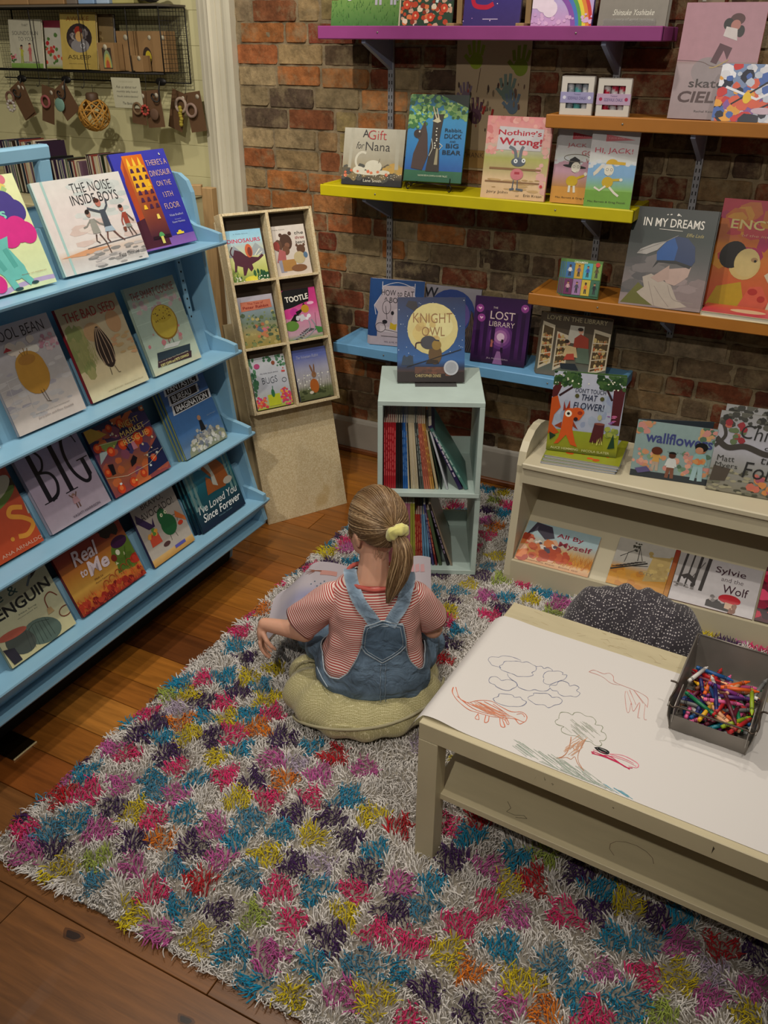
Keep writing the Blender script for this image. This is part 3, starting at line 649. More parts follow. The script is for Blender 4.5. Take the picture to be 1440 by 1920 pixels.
def A_big(A):
    A.b((0, 'b2a2ae'), (.3, 'a898aa'), (1, '9c94b0')); ink = '0c0c18'
    def st(x, y0, y1, w): A.p(ink, (x-w, y0), (x+w, y0), (x+w, y1), (x-w, y1))
    st(.2, .33, .93, .034); A.r(ink, .1, .325, .3, .337).r(ink, .1, .925, .27, .937)
    A.c(ink, .03, (.2, .93), (.3, .9), (.35, .8), (.3, .7), (.22, .67)); A.c(ink, (.03, .05), (.22, .67), (.36, .62), (.4, .5), (.34, .38), (.22, .335))
    st(.54, .33, .93, .034); A.r(ink, .44, .325, .64, .337).r(ink, .44, .925, .64, .937)
    A.c(ink, .045, (.9, .9), (.8, .94), (.72, .88), (.67, .7), (.69, .5), (.78, .36), (.86, .35), (.9, .42)); A.l(ink, .014, (.9, .9), (.92, .8)).p(ink, (.86, .36), (.93, .4), (.92, .6), (.86, .6)).r(ink, .8, .6, .98, .612)
    A.e('8a6a60', .52, .27, .028, .028).p('b08890', (.47, .18), (.58, .18), (.55, .27), (.49, .27)).l('6a4a40', .018, (.505, .18), (.505, .12)).l('6a4a40', .018, (.545, .18), (.545, .12)).l('6a4a40', .014, (.5, .25), (.46, .3)).l('6a4a40', .014, (.54, .25), (.58, .3))
    A.t('5a4a58', 'VASHTI HARRISON', .6, .055, .03, .46)
def A_market(A):
    A.b((0, '8a4048'), (.3, 'a8603c'), (.6, '6a3a58'), (.8, '2a2854'), (1, '1c2044'))
    A.g('c86838 b05844 8a4a60 40386c', 40, 0, 0, 1, 1, .05, .13).p('c8a040', (0, .82), (.3, .84), (.12, 1), (0, 1)).p('8aa050', (.2, .55), (.42, .7), (.12, .76)).p('a8b8b8', (.02, .5), (.22, .62), (.08, .66)).p('1a2450', (.6, .05), (1, .1), (1, .5), (.75, .35))
    for x, y, r in ((.36, .9, .05), (.55, .9, .06), (.24, .6, .06), (.08, .72, .06), (.45, .62, .07), (.7, .6, .08), (.9, .62, .06), (.14, .08, .06), (.35, .08, .06), (.55, .12, .05), (.8, .25, .05), (.06, .36, .05)): A.e('d0401c', x, y, r).e('f07838', x, y+.01, r*.5)
    A.g('e8d8b0 e0e8e8 e8c870', 14, 0, 0, 1, 1, .012, .022)
    A.l('e0d0b0', .005, (0, .3), (.3, .2), (.7, .2), (1, .32)).l('e0d0b0', .005, (.1, .75), (.5, .68), (1, .75))
    A.p('140c18', (.42, .28), (.5, .3), (.56, .36), (.52, .42), (.44, .36)).l('140c18', .015, (.5, .5), (.47, .64)).p('140c18', (.1, .3), (.16, .3), (.18, .44), (.1, .46)).p('c88090', (.56, .48), (.64, .48), (.62, .6), (.57, .6))
    for i, s in enumerate(('NIGHT', 'MARKET', 'RESCUE')): A.t('e0c068', s, .68, .86-.115*i, .082, (.34, .42, .42)[i], bold=.0)
    A.t('d8c8c0', 'Charlotte Cheng', .8, .34, .022, .26).t('d8c8c0', 'Amber Ren', .82, .29, .022, .2)
def A_bureau(A):
    A.b((0, '6e88a0'), (.3, '4a7cb8'), (1, '2c5a9c'))
    A.e('8a9078', .6, .0, .5, .2).g('b8b8b0 d0d0c8 8c9098 6c7480 c8c0a0', 70, .2, .02, .95, .2, .02, .05).g('b8b8b0 8c9098', 20, .4, .16, .75, .27, .02, .04)
    A.p('1c2028', (.5, .22), (.62, .22), (.6, .34), (.54, .36)).e('c09070', .56, .38, .04)
    for y, x0, x1, k in ((.83, .12, .82, 1), (.71, .14, .74, 1), (.59, .14, .94, 1)): A.p('d8dce0', (x0-.05, y-.06), (x1+.04, y-.05), (x1+.06, y+.055), (x0-.02, y+.055)); A.p('14161c', (x0, y-.048), (x1, y-.04), (x1+.015, y+.046), (x0+.01, y+.046))
    A.t('eceef0', 'FANTASTIC', .47, .83, .07, .62, bold=.012).t('eceef0', 'BUREAU', .4, .71, .07, .42, bold=.012).t('2c2c34', 'OF', .8, .71, .035).t('eceef0', 'IMAGINATION', .54, .59, .07, .72, bold=.012)
    A.p('c8ccd0', (.28, .89), (.56, .9), (.55, .96), (.3, .95)).t('16181c', 'the', .43, .925, .045, bold=.01).t('9cb4cc', 'Brad Montague', .84, .36, .02, .2)
def A_sandwich(A):
    A.b((0, 'c8502c'), (.35, 'b84c30'), (1, '9c4438')); A.e('7a3c34', .62, .86, .26, .2).e('20140f', .6, .97, .25, .08).g('8a4a3c', 8, .5, .76, .8, .9, .03, .05)
    A.e('3c2c1c', .8, .58, .24, .075, a=22).e('68803c', .78, .53, .22, .05, a=22).e('c8c0a8', .77, .63, .22, .08, a=22)
    A.c('e0983c', .055, (.95, .38), (.82, .42), (.76, .36), (.9, .29), (.98, .2), (.86, .13), (.74, .15)); A.e('e0983c', .66, .155, .025).p('b8b8ac', (.98, .3), (1, .44), (1, .3))
    A.t('e8b8a0', 'ANA ARNALDO', .72, .05, .034, .56)
def A_penguin(A):
    A.b((0, 'c8c294'), (.25, 'b4b494'), (1, 'a3ab94'))
    A.p('14161c', (.55, 1), (.98, 1), (1, .86), (.93, .72), (.8, .66), (.72, .64), (.84, .74), (.9, .86), (.82, 1)); A.p('9a9cc8', (.56, 1), (.82, 1), (.88, .86), (.82, .74), (.74, .7), (.64, .86)).l('14161c', .02, (.56, 1), (.66, .84), (.75, .7)).l('5a6c74', .03, (.76, .68), (.66, .6))
    A.t('1c4a4a', 'Kate &', .22, .645, .09, .62).t('121a1c', 'PENGUIN', .48, .5, .115, .92, bold=.022, a=2, bend=-.2)
    A.t('5c6458', 'Mika Song', .52, .4, .02, .26).t('6c7468', 'illustrated by', .5, .37, .014, .3)
    A.e('566a62', .56, .14, .26, .13, a=-18).c('2c3834', .006, (.35, .2), (.5, .25), (.7, .2)).e('48504c', .25, .17, .2, .12, a=-30).e('a85848', .2, .28, .2, .04, a=-6)
    for i in range(7): A.l('2c3834', .004, (.36+.05*i, .24), (.32+.06*i, .04))
    A.c('6c3020', .014, (.76, .3), (.78, .4), (.88, .43), (.95, .36)).p('a89068', (.72, .24), (.82, .24), (.8, .3), (.74, .3)).ring('6c3020', .95, .18, .09, .05, .012).p('2c2c38', (.04, .02), (.16, .02), (.14, .16), (.0, .2))
def A_monster(A):
    A.b((0, '8a1c1c'), (.14, 'b86c28'), (.3, 'd0a048'), (.5, 'c48434'), (.75, '9c3a28'), (1, '741c28'))
    A.e('62802c', .88, .42, .2, .24).p('567428', (.66, .22), (.98, .22), (.95, .4), (.8, .44), (.72, .42), (.7, .34)).e('5c7c2c', .82, .5, .1, .12).e('3c1440', .86, .6, .12, .08).g('16100f 201814', 24, .7, .78, .9, .98, .05, .07).e('e8e8d0', .78, .48, .03, .04).e('7c281c', .7, .44, .04, .05)
    A.p('d8d8a8', (.68, .34), (.73, .34), (.7, .38)).p('d8d8a8', (.84, .4), (.87, .4), (.855, .45)).e('c03828', .97, .28, .09, .07).l('46601c', .012, (.86, .2), (.84, .36), (.9, .5))
    A.g('8a2018 a03420 6c1414', 50, 0, 0, 1, .14, .02, .05); A.grass('c84028 a82c1c e06038', 140, 0, .02, 1, .2, .07, .003)
    for i in range(6): A.ring('a83820', .45+.1*i, .2+.02*i, .04, .05, .008, 0, 220)
    A.t('e8d8e0', 'Real', .38, .72, .2, .34, bold=.02, shear=.2).t('e8d8e0', 'to', .26, .5, .1, .1, bold=.02, shear=.2).t('e8d8e0', 'Me', .48, .5, .2, .3, bold=.03, shear=.2)
    A.t('5a2c1c', 'Minh Le', .4, .34, .028, .12).t('5a2c1c', 'Raissa Figueroa', .44, .29, .024, .22)
def A_avocado(A):
    A.b((0, 'c08c40'), (.09, 'd8b070'), (.1, 'b6aea4'), (.5, 'a8a098'), (1, 'a09890'))
    A.t('1c1418', 'BRAVO,', .48, .76, .09, .5, bold=.0).t('1c1418', 'AVOCADO!', .52, .64, .09, .76, bold=.0)
    A.e('1c5c34', .62, .38, .17, .14).e('1c5c34', .56, .5, .11, .13).e('d8dcb8', .55, .54, .03).e('d8dcb8', .65, .55, .03).e('14201c', .555, .54, .012).e('14201c', .655, .55, .012)
    A.l('1c2c1c', .008, (.56, .25), (.55, .18)).l('1c2c1c', .008, (.68, .25), (.7, .18)).c('1c2c1c', .008, (.76, .46), (.84, .44), (.82, .36))
    A.p('32204c', (.06, .72), (.3, .5), (.36, .58), (.34, .46), (.2, .46), (.02, .62)).p('c84c34', (.12, .24), (.36, .24), (.34, .38), (.14, .38)).g('60903c c84030 e0a040', 12, .14, .36, .34, .44, .03, .05).e('4c3030', .42, .18, .08, .03).p('c86c34', (.8, .42), (1, .3), (1, .36), (.84, .5)).e('c03820', .86, .32, .06, .03).r('5a58b0', .55, .06, .8, .1)
def A_foxes(A):
    A.b((0, '101a34'), (.2, '163848'), (.5, '1c6878'), (.8, '2c7c9c'), (1, '3484a4'))
    A.e('88c8d8', .4, .84, .08, .06).g('5c9098 4c8890', 24, 0, .3, .2, 1, .02, .05, 2)
    for x in (.05, .14, .86, .94): A.l('7ca0a0' if x < .9 else '5c8888', (.05, .03), (x, .3), (x+.02, 1))
    for i in range(8): A.l('88a8a4', .006, (.8+.02*i, .4+.06*i), (.95, .46+.06*i))
    A.p('a85c28', (.46, .95), (.66, .92), (.84, .68), (.86, .5), (.74, .4), (.5, .42), (.52, .62), (.4, .78)); A.p('a85c28', (.36, .95), (.42, .84), (.55, .88), (.56, 1), (.44, 1)).p('c8c8bc', (.46, .8), (.54, .66), (.5, .52), (.6, .46), (.6, .62), (.56, .8)).p('b0602c', (.34, .42), (.52, .42), (.5, .6), (.42, .66), (.38, .56)).e('d0c8b8', .82, .46, .1, .05)
    A.t('e8ecec', "I've Loved You", .5, .3, .11, .86, bold=.01, shear=.25).t('e8ecec', 'Since Forever', .52, .17, .11, .84, bold=.01, shear=.25).t('6c90a0', 'Hoda Kotb', .55, .08, .018, .3)
def A_sliver(A): A.b((0, 'c8ccd0'), (.3, '8898a8'), (1, 'b8c0c8')); A.g('687c94 a0acb8', 20, 0, 0, 1, .5, .04, .1)
# ledge 1
Z = LED[0][1]
book('picture book with big pink curly hair on pale yellow, left on the top ledge', A_pinkhair, (-1.853, 1.385, Z), 87, .285, 20.5, .285, .012, 'b8c890')
book('wide white picture book with three running children, centre of the top ledge', A_noise, (-1.852, 1.715, Z), 84.4, .307, 20, .25, .013, 'a8ccc8')
book('deep blue picture book with an orange tower, right end of the top ledge', A_tower, (-1.872, 2.065, Z+.001), 84, .222, 22.5, .292, .011, '3438a0')
# ledge 2
Z = LED[1][1]
book('grey-blue book whose edge shows at the left end of the second ledge', A_sliver, (-1.832, 1.14, Z), 88, .235, 21, .28, .01, 'b8c4cc')
book('grey picture book with a tan bean shape, left on the second ledge', A_bean, (-1.834, 1.448, Z), 88, .238, 20, .285, .012, 'a8a4a8')
book('tan picture book with a dark striped seed, middle of the second ledge', A_seed, (-1.834, 1.722, Z), 88, .236, 20.5, .28, .013, '8c1c24')
book('pale green picture book with a round speckled cookie, right on the second ledge', A_cookie, (-1.826, 1.988, Z), 88, .225, 19, .28, .012, 'a8b8a4')
# ledge 3
Z = LED[2][1]
book('rust-red picture book with a sandwich, left end of the third ledge', A_sandwich, (-1.80, 1.180, Z), 89, .245, 25, .29, .012, '9c4430')
book('lilac picture book with three giant black capitals, on the third ledge', A_big, (-1.794, 1.456, Z), 90, .236, 25.5, .255, .016, 'b0a8b8')
book('dark picture book of red paper lanterns, on the third ledge', A_market, (-1.794, 1.712, Z), 89, .256, 25, .222, .011, '2c2850')
b = book('blue picture book with three black title banners, right on the third ledge', A_bureau, (-1.778, 2.035, Z), 89, .224, 21, .285, .009, 'a8ac70', group=None)
copy_behind(b, 2, .009, '# extra copy behind the blue book with three black title banners', dx=-.005)
# ledge 4
Z = LED[3][1]
book('sage green picture book with a penguin, left end of the lowest ledge', A_penguin, (-1.727, 1.185, Z), 90, .235, 25, .285, .011, '98a088')
book('wide red and gold picture book with a green monster, on the lowest ledge', A_monster, (-1.727, 1.450, Z), 90, .275, 26, .225, .012, '7c1c20')
book('tan picture book with a dark green pear shape, on the lowest ledge', A_avocado, (-1.722, 1.762, Z), 90, .205, 22, .255, .011, '342450')
b = book('teal picture book with an orange fox, right end of the lowest ledge', A_foxes, (-1.722, 2.015, Z), 90, .25, 20, .255, .011, '1c3440')
copy_behind(b, 2, .011, '# extra copy behind the teal book with an orange fox', dx=-.007)
# ------------------------------------------------------------------ books on the wall shelves
def A_uni1(A):
    A.b((0, '3c6c34'), (.3, '6c9048'), (.36, 'c8c8a0'), (1, 'c0c4c8')); A.grass('3c6828 4c8038 2c5424', 120, 0, .0, 1, .28, .05, .006)
    A.p('8c4434', (0, .3), (.1, .3), (.12, 1), (0, 1)).p('5c6c4c', (.1, .34), (.24, .34), (.2, .6), (.12, .6)).e('b8b4c0', .8, .5, .18, .13)
    for x in (.66, .72, .88, .93): A.l('b0acb8', .035, (x, .5), (x+.005, .24))
    A.e('d0ccd4', .27, .33, .05, .04).e('d0ccd4', .26, .4, .03, .03).p('9c98a8', (.88, .5), (1, .5), (.98, .28), (.9, .32))
def A_uni2(A):
    A.b((0, '2c4434'), (1, '3c5c44')); A.g('b84830 d87848 c8a088 8c3828 3c3c44 e0d0b8', 90, 0, 0, 1, .4, .03, .06)
    A.p('c8dcd8', (.3, .7), (.9, .7), (.85, .5), (.4, .5))
    for x, y in ((.36, .3), (.44, .34), (.7, .26), (.84, .3)): A.l('c8dcd8', .05, (x+.05, .55), (x, y))
    A.ring('c8dcd8', .25, .32, .1, .09, .02, 0, 180)
    for x, y in ((.12, .24), (.3, .12), (.85, .2), (.6, .1)): A.e('c84830', x, y, .07).e('e8c090', x, y, .02)
def A_uni3(A):
    A.b((0, '3a2c68'), (.3, '3c3078'), (1, '4438a0')); A.g('e0c0e8 f0e0f0 c890d0', 24, 0, 0, 1, 1, .008, .016)
    A.p('c0d0d8', (.2, .36), (.5, .3), (.66, .34), (.66, .6), (.26, .6)).c('b81c3c', .07, (.14, .34), (.2, .24), (.4, .22), (.52, .26)); A.p('d87838', (.62, .4), (.82, .36), (.8, .7), (.66, .7)).l('e0a050', .02, (.7, .38), (.75, .6)).r('e0d0e8', .35, .08, .62, .087)
def A_uni4(A):
    A.b((0, 'c898c8'), (.3, 'b8a8d8'), (1, 'e0b8e0'))
    for i, c in enumerate(('c83838', 'e08838', 'e0d040', '58a050', '4878c0', '8850a8')): A.ring(c, .2, -.05, .78-.055*i, .72-.05*i, .075, 0, 100)
    for x, y, r in ((.05, .35, .18), (.2, .28, .15), (.1, .5, .14), (.3, .2, .12)): A.e('e8d8e8', x, y, r)
    A.l('e8e8f0', .05, (.72, .75), (.76, .42)).l('e8e8f0', .05, (.85, .8), (.86, .5)).p('c82c38', (.3, .4), (.45, .45), (.42, .8), (.3, .8)).g('d8b0d8 c8a0d0', 30, 0, 0, 1, .14, .02, .04)
def A_grey(A):
    A.b((0, '7a746c'), (1, '8c867c')); A.c('b0a898', .012, (.2, .5), (.4, .3), (.55, .4), (.7, .32), (.95, .42)).c('a09888', .01, (.1, .6), (.3, .35), (.35, .5)).t('d8d4c8', 'Shinsuke Yoshitake', .52, .14, .06, .6, shear=.3).t('b0aca0', 'a story of good morning', .52, .07, .03, .6)
def A_nana(A):
    A.b((0, '26262a'), (.1, '28282c'), (.14, '4a443c'), (.3, '94886c'), (.5, 'a09a88'), (1, 'b0ac9c'))
    A.g('5c5444 7c6c4c 4c4c48', 30, 0, .12, 1, .3, .03, .09).g('a89058 b8944c', 16, .7, .25, 1, .4, .03, .08)
    A.l('a8a494', .05, (.12, .3), (.14, 1)).l('a8a494', .06, (.9, .3), (.88, 1))
    A.ring('c4c0b0', .33, .43, .11, .15, .035, 60, 340).e('c8c4b4', .52, .34, .14, .11).e('c8c4b4', .28, .26, .1, .07).e('c8c4b4', .7, .24, .1, .04).e('c8c4b4', .45, .22, .2, .04).l('7a7464', .012, (.6, .4), (.62, .48)).g('c87858 c86848', 8, .05, .15, .95, .25, .02, .03).g('e0d8c8', 40, 0, .12, 1, .22, .004, .008)
    A.t('2c2a2c', 'A', .36, .91, .13, shear=0).t('a83c3c', 'Gift', .55, .89, .16, .3, bold=-.01).t('2c2a2c', 'for', .28, .7, .12, .12, shear=.25, bold=-.012).t('2c2a2c', 'Nana', .57, .69, .15, .4, bold=-.01).t('d8d4c8', 'Lane Smith', .52, .085, .05, .3)
def A_bear(A):
    A.b((0, '2c5c48'), (.13, '34684c'), (.131, '2858a0'), (.35, '2c78b8'), (.8, '3c90c0'), (1, '1c4038'))
    A.g('2c5c38 4c8448 a8c878 6c9c58 88b068', 170, 0, .72, 1, 1, .02, .05).g('3c7440 88b068', 40, 0, .62, .3, .76, .02, .05).p('14241c', (.5, 1), (1, 1), (1, .86))
    A.p('3a3430', (.36, .12), (.6, .12), (.56, .5), (.6, .78), (.42, .78), (.42, .5)); A.p('4c3c38', (.1, .15), (.3, .13), (.38, .3), (.34, .55), (.28, .7), (.22, .6), (.14, .58), (.12, .54), (.2, .48), (.12, .32)).e('3c302c', .17, .55, .07, .05).e('d8d0c0', .2, .575, .015)
    A.p('c8c0a0', (.4, .7), (.5, .68), (.56, .7), (.5, .74)).l('c8c0a0', .02, (.48, .72), (.4, .86)).l('c8c0a0', .02, (.52, .72), (.46, .85)).c('e0e0d0', .008, (.42, .5), (.45, .4), (.4, .3)).g('e8e8d8', 9, .48, .3, .52, .62, .012, .014).p('9c9478', (.5, .2), (.56, .2), (.55, .38), (.52, .4)).l('d0ccb8', .012, (.56, .45), (.62, .42), (.57, .38))
    for s, y, h, w in (('Rabbit,', .6, .045, .3), ('DUCK', .535, .05, .3), ('AND', .475, .02, .1), ('BIG', .425, .05, .22), ('BEAR', .35, .05, .32)): A.t('1c2c3c', s, .79, y, h, w, bold=.01)
    A.t('c8d0b8', 'NADINE BRUN-COSME & OLIVIER TALLEC', .5, .07, .02, .52)
def A_rabbit(A):
    A.b((0, 'd8b48c'), (.25, 'd8bc94'), (.35, 'b8a878'), (.5, 'a8a860'), (.6, 'b8b8a0'), (.7, 'd8a8a0'), (1, 'd8888c'))
    A.g('d89890 e0a8a0 cc7c7c', 60, 0, .55, 1, 1, .02, .06).g('d8a8a0', 20, .86, .1, 1, .9, .03, .06).g('c0a070 b09060', 20, .1, .1, .9, .25, .03, .1, .25)
    A.p('c8c4c8', (.18, .6), (.86, .6), (.88, .86), (.2, .88)).t('b02c3c', "Nothing's", .52, .8, .085, .66, bold=.018, wob=.06).t('b02c3c', 'Wrong!', .54, .69, .11, .66, bold=.03, wob=.05)
    A.r('8a6848', .1, .36, .9, .385).r('8a6848', .05, .2, .9, .22).e('58606c', .54, .46, .11, .055).c('6c747c', .045, (.5, .5), (.47, .6), (.38, .64)).c('6c747c', .045, (.56, .5), (.57, .6), (.6, .65)).e('e0e4e4', .5, .47, .03).e('e0e4e4', .62, .48, .03).e('14181c', .5, .47, .01).e('14181c', .62, .48, .01)
    A.e('c87880', .54, .31, .1, .07).r('a83c48', .5, .31, .58, .34).l('58606c', .015, (.5, .24), (.49, .13)).l('58606c', .015, (.56, .24), (.57, .13)).l('58606c', .03, (.45, .12), (.52, .13)).l('58606c', .03, (.55, .13), (.66, .12)).e('c03c3c', .93, .18, .022)
    A.t('4c443c', 'Jory John', .26, .08, .035, .34).t('4c443c', 'and', .58, .05, .02).t('4c443c', 'Erin Kraan', .82, .06, .03, .28)
def A_jack(hat, sky, gnd, land):
    def f(A):
        A.b((0, gnd), (.22, gnd), (.2201, land), (.42, sky), (.55, sky), (.58, 'c8ccc8'), (.72, 'b0aeb0'), (1, 'a4a2a8')); A.g('c8ccd0', 12, 0, .52, 1, .6, .05, .09, .6)
        A.p('a82c3c', (.3, .84), (.3, .93), (.92, .87)).t('d08890', 'A JACK BOOK', .52, .882, .025, .34)
        if hat:
            A.t('a04048', 'JACK', .42, .76, .06, .42, bold=.004, wob=.05).t('a04048', 'GOES', .74, .67, .06, .4, bold=.004, wob=.05).t('a04048', 'WEST', .85, .57, .06, .4, wob=.05)
            A.e('1c1c1e', .42, .49, .26, .022, a=-4).p('1c1c1e', (.28, .5), (.54, .5), (.52, .58), (.4, .62), (.3, .58)).ring('70685c', .45, .6, .28, .05, .014, 20, 300)
        else:
            A.t('a83048', 'HI, JACK!', .5, .72, .08, .8, bold=.006, wob=.07)
            A.e('c8a020', .5, .56, .13, .065, a0=0, a1=180).p('c8a020', (.36, .56), (.78, .555), (.78, .59), (.5, .6)).p('d0c8b8', (.34, .54), (.22, .44), (.14, .4), (.12, .44), (.26, .54))
        A.e('d8d4c4', .45, .48, .1, .07).l('2c2418', .006, (.37, .43), (.44, .41), (.5, .43)).ring('2c2418', .41, .49, .025, .016, .006).ring('2c2418', .5, .49, .025, .016, .006)
        A.e('c0a020', .45, .33, .12, .07).l('c0a020', .05, (.54, .36), (.7, .37 if not hat else .42)).e('d8d4c4', .73, .37, .035, .02).l('d8d4c4', .04, (.42, .28), (.3, .22), (.18, .26)) if not hat else A.e('c0a020', .4, .3, .13, .07).l('d8d4c4', .05, (.36, .24), (.36, .15)).l('d8d4c4', .05, (.46, .24), (.48, .15)).e('d8d4c4', .68, .4, .035, .025).l('c0a020', .05, (.5, .34), (.66, .38))
        if not hat: A.l('d8d4c4', .045, (.5, .27), (.62, .2), (.72, .16))
        A.t('3c3428', 'Mac Barnett & Greg Pizzoli', .48, .075, .03, .8)
    return f
def A_skate(A):
    A.b((0, '8c7c80'), (.47, 'a08c90'), (.5, '907878'), (.5001, 'a87c88'), (1, 'a87e8c'))
    A.e('8c8084', .4, .42, .2, .12).c('5c4444', .008, (0, .51), (.3, .5), (.5, .46), (1, .48))
    A.e('4c2c30', .66, .86, .09, .05).e('1c1c20', .56, .82, .06, .05).e('1c1c20', .72, .76, .05, .05).e('a87068', .65, .81, .06, .045).p('c8c0c0', (.52, .72), (.7, .68), (.68, .78), (.54, .8)).p('4c2434', (.5, .66), (.66, .62), (.62, .52), (.56, .6), (.5, .48), (.42, .5)).c('a89060', .016, (.42, .45), (.5, .46), (.64, .52))
    A.t('2c1c20', 'skate', .42, .315, .075, .44, bold=.01).t('3c1c20', 'CIELO', .42, .195, .1, .66, bold=.025, shear=.15).t('2c1c20', 'Rachel Katstaller', .5, .07, .018, .34)
def A_comic(A):
    A.b((0, '8088a8'), (1, '7890b8')); A.g('c83838 d8d8e0 4868b0 e0a040 202438 c0c8d8 8858a0 e8e8f0 d86048', 150, 0, 0, 1, 1, .03, .11)
    A.l('1c1c28', .02, (.2, .3), (.8, .9)).l('e8e8f0', .03, (.1, .6), (.5, .4), (.9, .7)).l('1c1c28', .02, (.5, .2), (.9, .5)).e('c8b0c0', .6, .2, .14, .06).e('e8c030', .38, .42, .05, .1)
def A_dreamers(A):
    A.b((0, '3c6c4c'), (1, '58803c'))
    cs = ('3c6ca0', 'c8a038', '4cb0c0', '7c9c4c', '6c2c5c', '9c78a8', 'c8b040', '3c6c54'); tp = ('d8d8d8', '6c5878', '3458a8', '584830', 'c8a0a8', '484858', 'd87838', '202428')
    for i in range(8):
        x = .02+(i % 4)*.245; y = .5-(i//4)*.44; A.r(cs[i], x, y, x+.235, y+.42).person('a87858' if i % 3 else '5c3c2c', '1c1414', tp[i], '2c2c34', x+.115, y+.05, .32, ((-.35, -.5), (.35, -.5)))
    A.t('d8e0c8', 'DREAMERS', .42, .93, .06, .36, bold=.02).e('c83838', .88, .9, .06)
def A_indreams(A):
    A.b((0, '8c7c7c'), (.3, '6c6464'), (.5, '484a4a'), (.7, '24302e'), (1, '141e1e')); A.g('5a5656 6c6666 504e50', 30, .0, .1, .5, .5, .06, .16, .5).g('807070 8c7c7c', 20, .6, .05, 1, .4, .06, .14, .5)
    A.p('5c5c1c', (.02, .02), (.2, .24), (.3, .18), (.42, .02)).p('a89c90', (.24, .3), (.34, .34), (.6, .24), (.7, .1), (.84, .04), (.6, .0), (.42, .02), (.26, .1), (.2, .14), (.28, .2)); A.c('8c8078', .008, (.4, .22), (.5, .12), (.62, .02)).c('8c8078', .008, (.56, .24), (.66, .1), (.9, .08)).c('8c8078', .008, (.32, .26), (.4, .1), (.44, .02))
    A.p('b0968c', (.36, .3), (.52, .4), (.8, .44), (.78, .34), (.7, .28), (.64, .24), (.54, .26), (.5, .3)).p('a88e84', (.34, .3), (.54, .44), (.56, .3), (.44, .26))
    A.p('16305c', (.38, .46), (.36, .56), (.44, .66), (.56, .73), (.7, .72), (.8, .64), (.83, .5), (.78, .42), (.62, .46)).p('0c4c90', (.38, .46), (.36, .56), (.44, .66), (.54, .72), (.6, .62), (.58, .46)).p('14181c', (.34, .4), (.4, .46), (.62, .46), (.78, .42), (.8, .45), (.6, .49), (.38, .48))
    A.p('a09c98', (.12, .53), (.16, .58), (.3, .64), (.46, .68), (.36, .58), (.24, .53)); A.l('787470', .008, (.14, .55), (.46, .68), (.58, .74))
    A.t('e0dcd4', 'IN MY DREAMS', .5, .855, .085, .72, bold=.008).l('c8c4bc', .007, (.34, .79), (.62, .785)).t('a89c60', 'Effie Lada', .78, .75, .035, .2, shear=.3).g('e0dcd4', 8, .4, .925, .58, .945, .006, .012)
def A_ency(A):
    A.b((0, 'b84c34'), (.3, 'c0602c'), (.6, 'c87c28'), (.75, 'b83c50'), (1, 'b42440')); A.g('c06828 c88c2c b83c48 a82c58', 50, 0, .4, 1, .9, .05, .13)
    A.p('b09018', (.02, .02), (.1, .2), (.34, .26), (.44, .0)).p('c85840', (.34, .0), (.44, .22), (.56, .24), (.66, .1), (.6, .0)).e('c8b070', .34, .42, .16, .14, a=-20).e('1c1818', .2, .5, .13, .13, a=-30).e('c8b478', .36, .44, .13, .13).e('a08058', .43, .47, .035, .022).e('14100c', .44, .46, .014)
    A.p('c8bca0', (.56, .34), (.66, .42), (.8, .46), (1, .46), (1, 0), (.64, .0), (.68, .2)).e('14100c', .72, .4, .014).e('a82c24', .48, .18, .05, .03).e('a82c24', .58, .12, .04, .03).l('a88c78', .01, (.8, .06), (.82, .16)).l('a85870', .02, (.94, .02), (.96, .14))
    A.t('d8c880', 'ENCYCLOPE', .62, .78, .085, 1.0, bold=.014).t('d89080', 'Bebe Lowdern', .7, .89, .03, .4, shear=.3).t('d8a088', 'of the imaginary friends', .6, .68, .03, .7, shear=.2)
def A_eat(A):
    A.b((0, 'a498a0'), (.13, 'a89ca4'), (.1301, '183c74'), (1, '1c447c')); A.p('a89ca4', (.14, .12), (.14, .2), (.1, .3), (.14, .5), (.06, .6), (.2, .76), (.2, .9), (.8, .92), (.82, .76), (.94, .62), (.86, .4), (.86, .12))
    A.l('c8c4cc', .012, (.2, .96), (.2, .78), (.06, .6), (.1, .46)).l('c8c4cc', .012, (.82, .96), (.82, .78), (.95, .6)).c('c8c4cc', .01, (.2, .89), (.5, .96), (.82, .89))
    A.t('16141c', 'HOW to EAT', .5, .8, .085, .62, bold=.0, wob=.05).t('16141c', 'BOOK', .52, .69, .08, .34, bold=.0, wob=.05).t('16141c', 'A', .28, .71, .05)
    A.p('b8aeb4', (.18, .3), (.4, .28), (.45, .55), (.6, .62), (.8, .56), (.84, .2), (.2, .2)).ring('1c1820', .3, .58, .08, .1, .008).ring('1c1820', .2, .27, .1, .07, .009).l('1c1820', .009, (.28, .34), (.3, .24), (.84, .18)).l('1c1820', .009, (.22, .14), (.84, .14)).l('1c1820', .009, (.28, .6), (.32, .4)).e('14121a', .28, .36, .05, .03).p('b89c20', (.38, .26), (.5, .24), (.52, .34), (.46, .33), (.39, .36)).e('14121a', .42, .5, .03, .03)
    A.t('6c6470', 'MRS. & MR. MACLEOD', .5, .055, .025, .42)
def A_moonface(A):
    A.b((0, '48424c'), (.5, '6c6470'), (1, '8c8890')); A.t('1c1c24', 'W', .1, .88, .16, bold=.02); A.e('283c78', .5, .6, .42, .36).e('5c4c8c', .5, .56, .34, .28).e('a87890', .5, .52, .26, .2).e('c8b8a0', .5, .46, .18, .13)
    for i in range(22): A.c('241c20' if i % 2 else '5c4838', .01, (.6+.02*i, .0), (.7+.015*i, .2), (.85+.01*(i % 5), .45+.01*i))
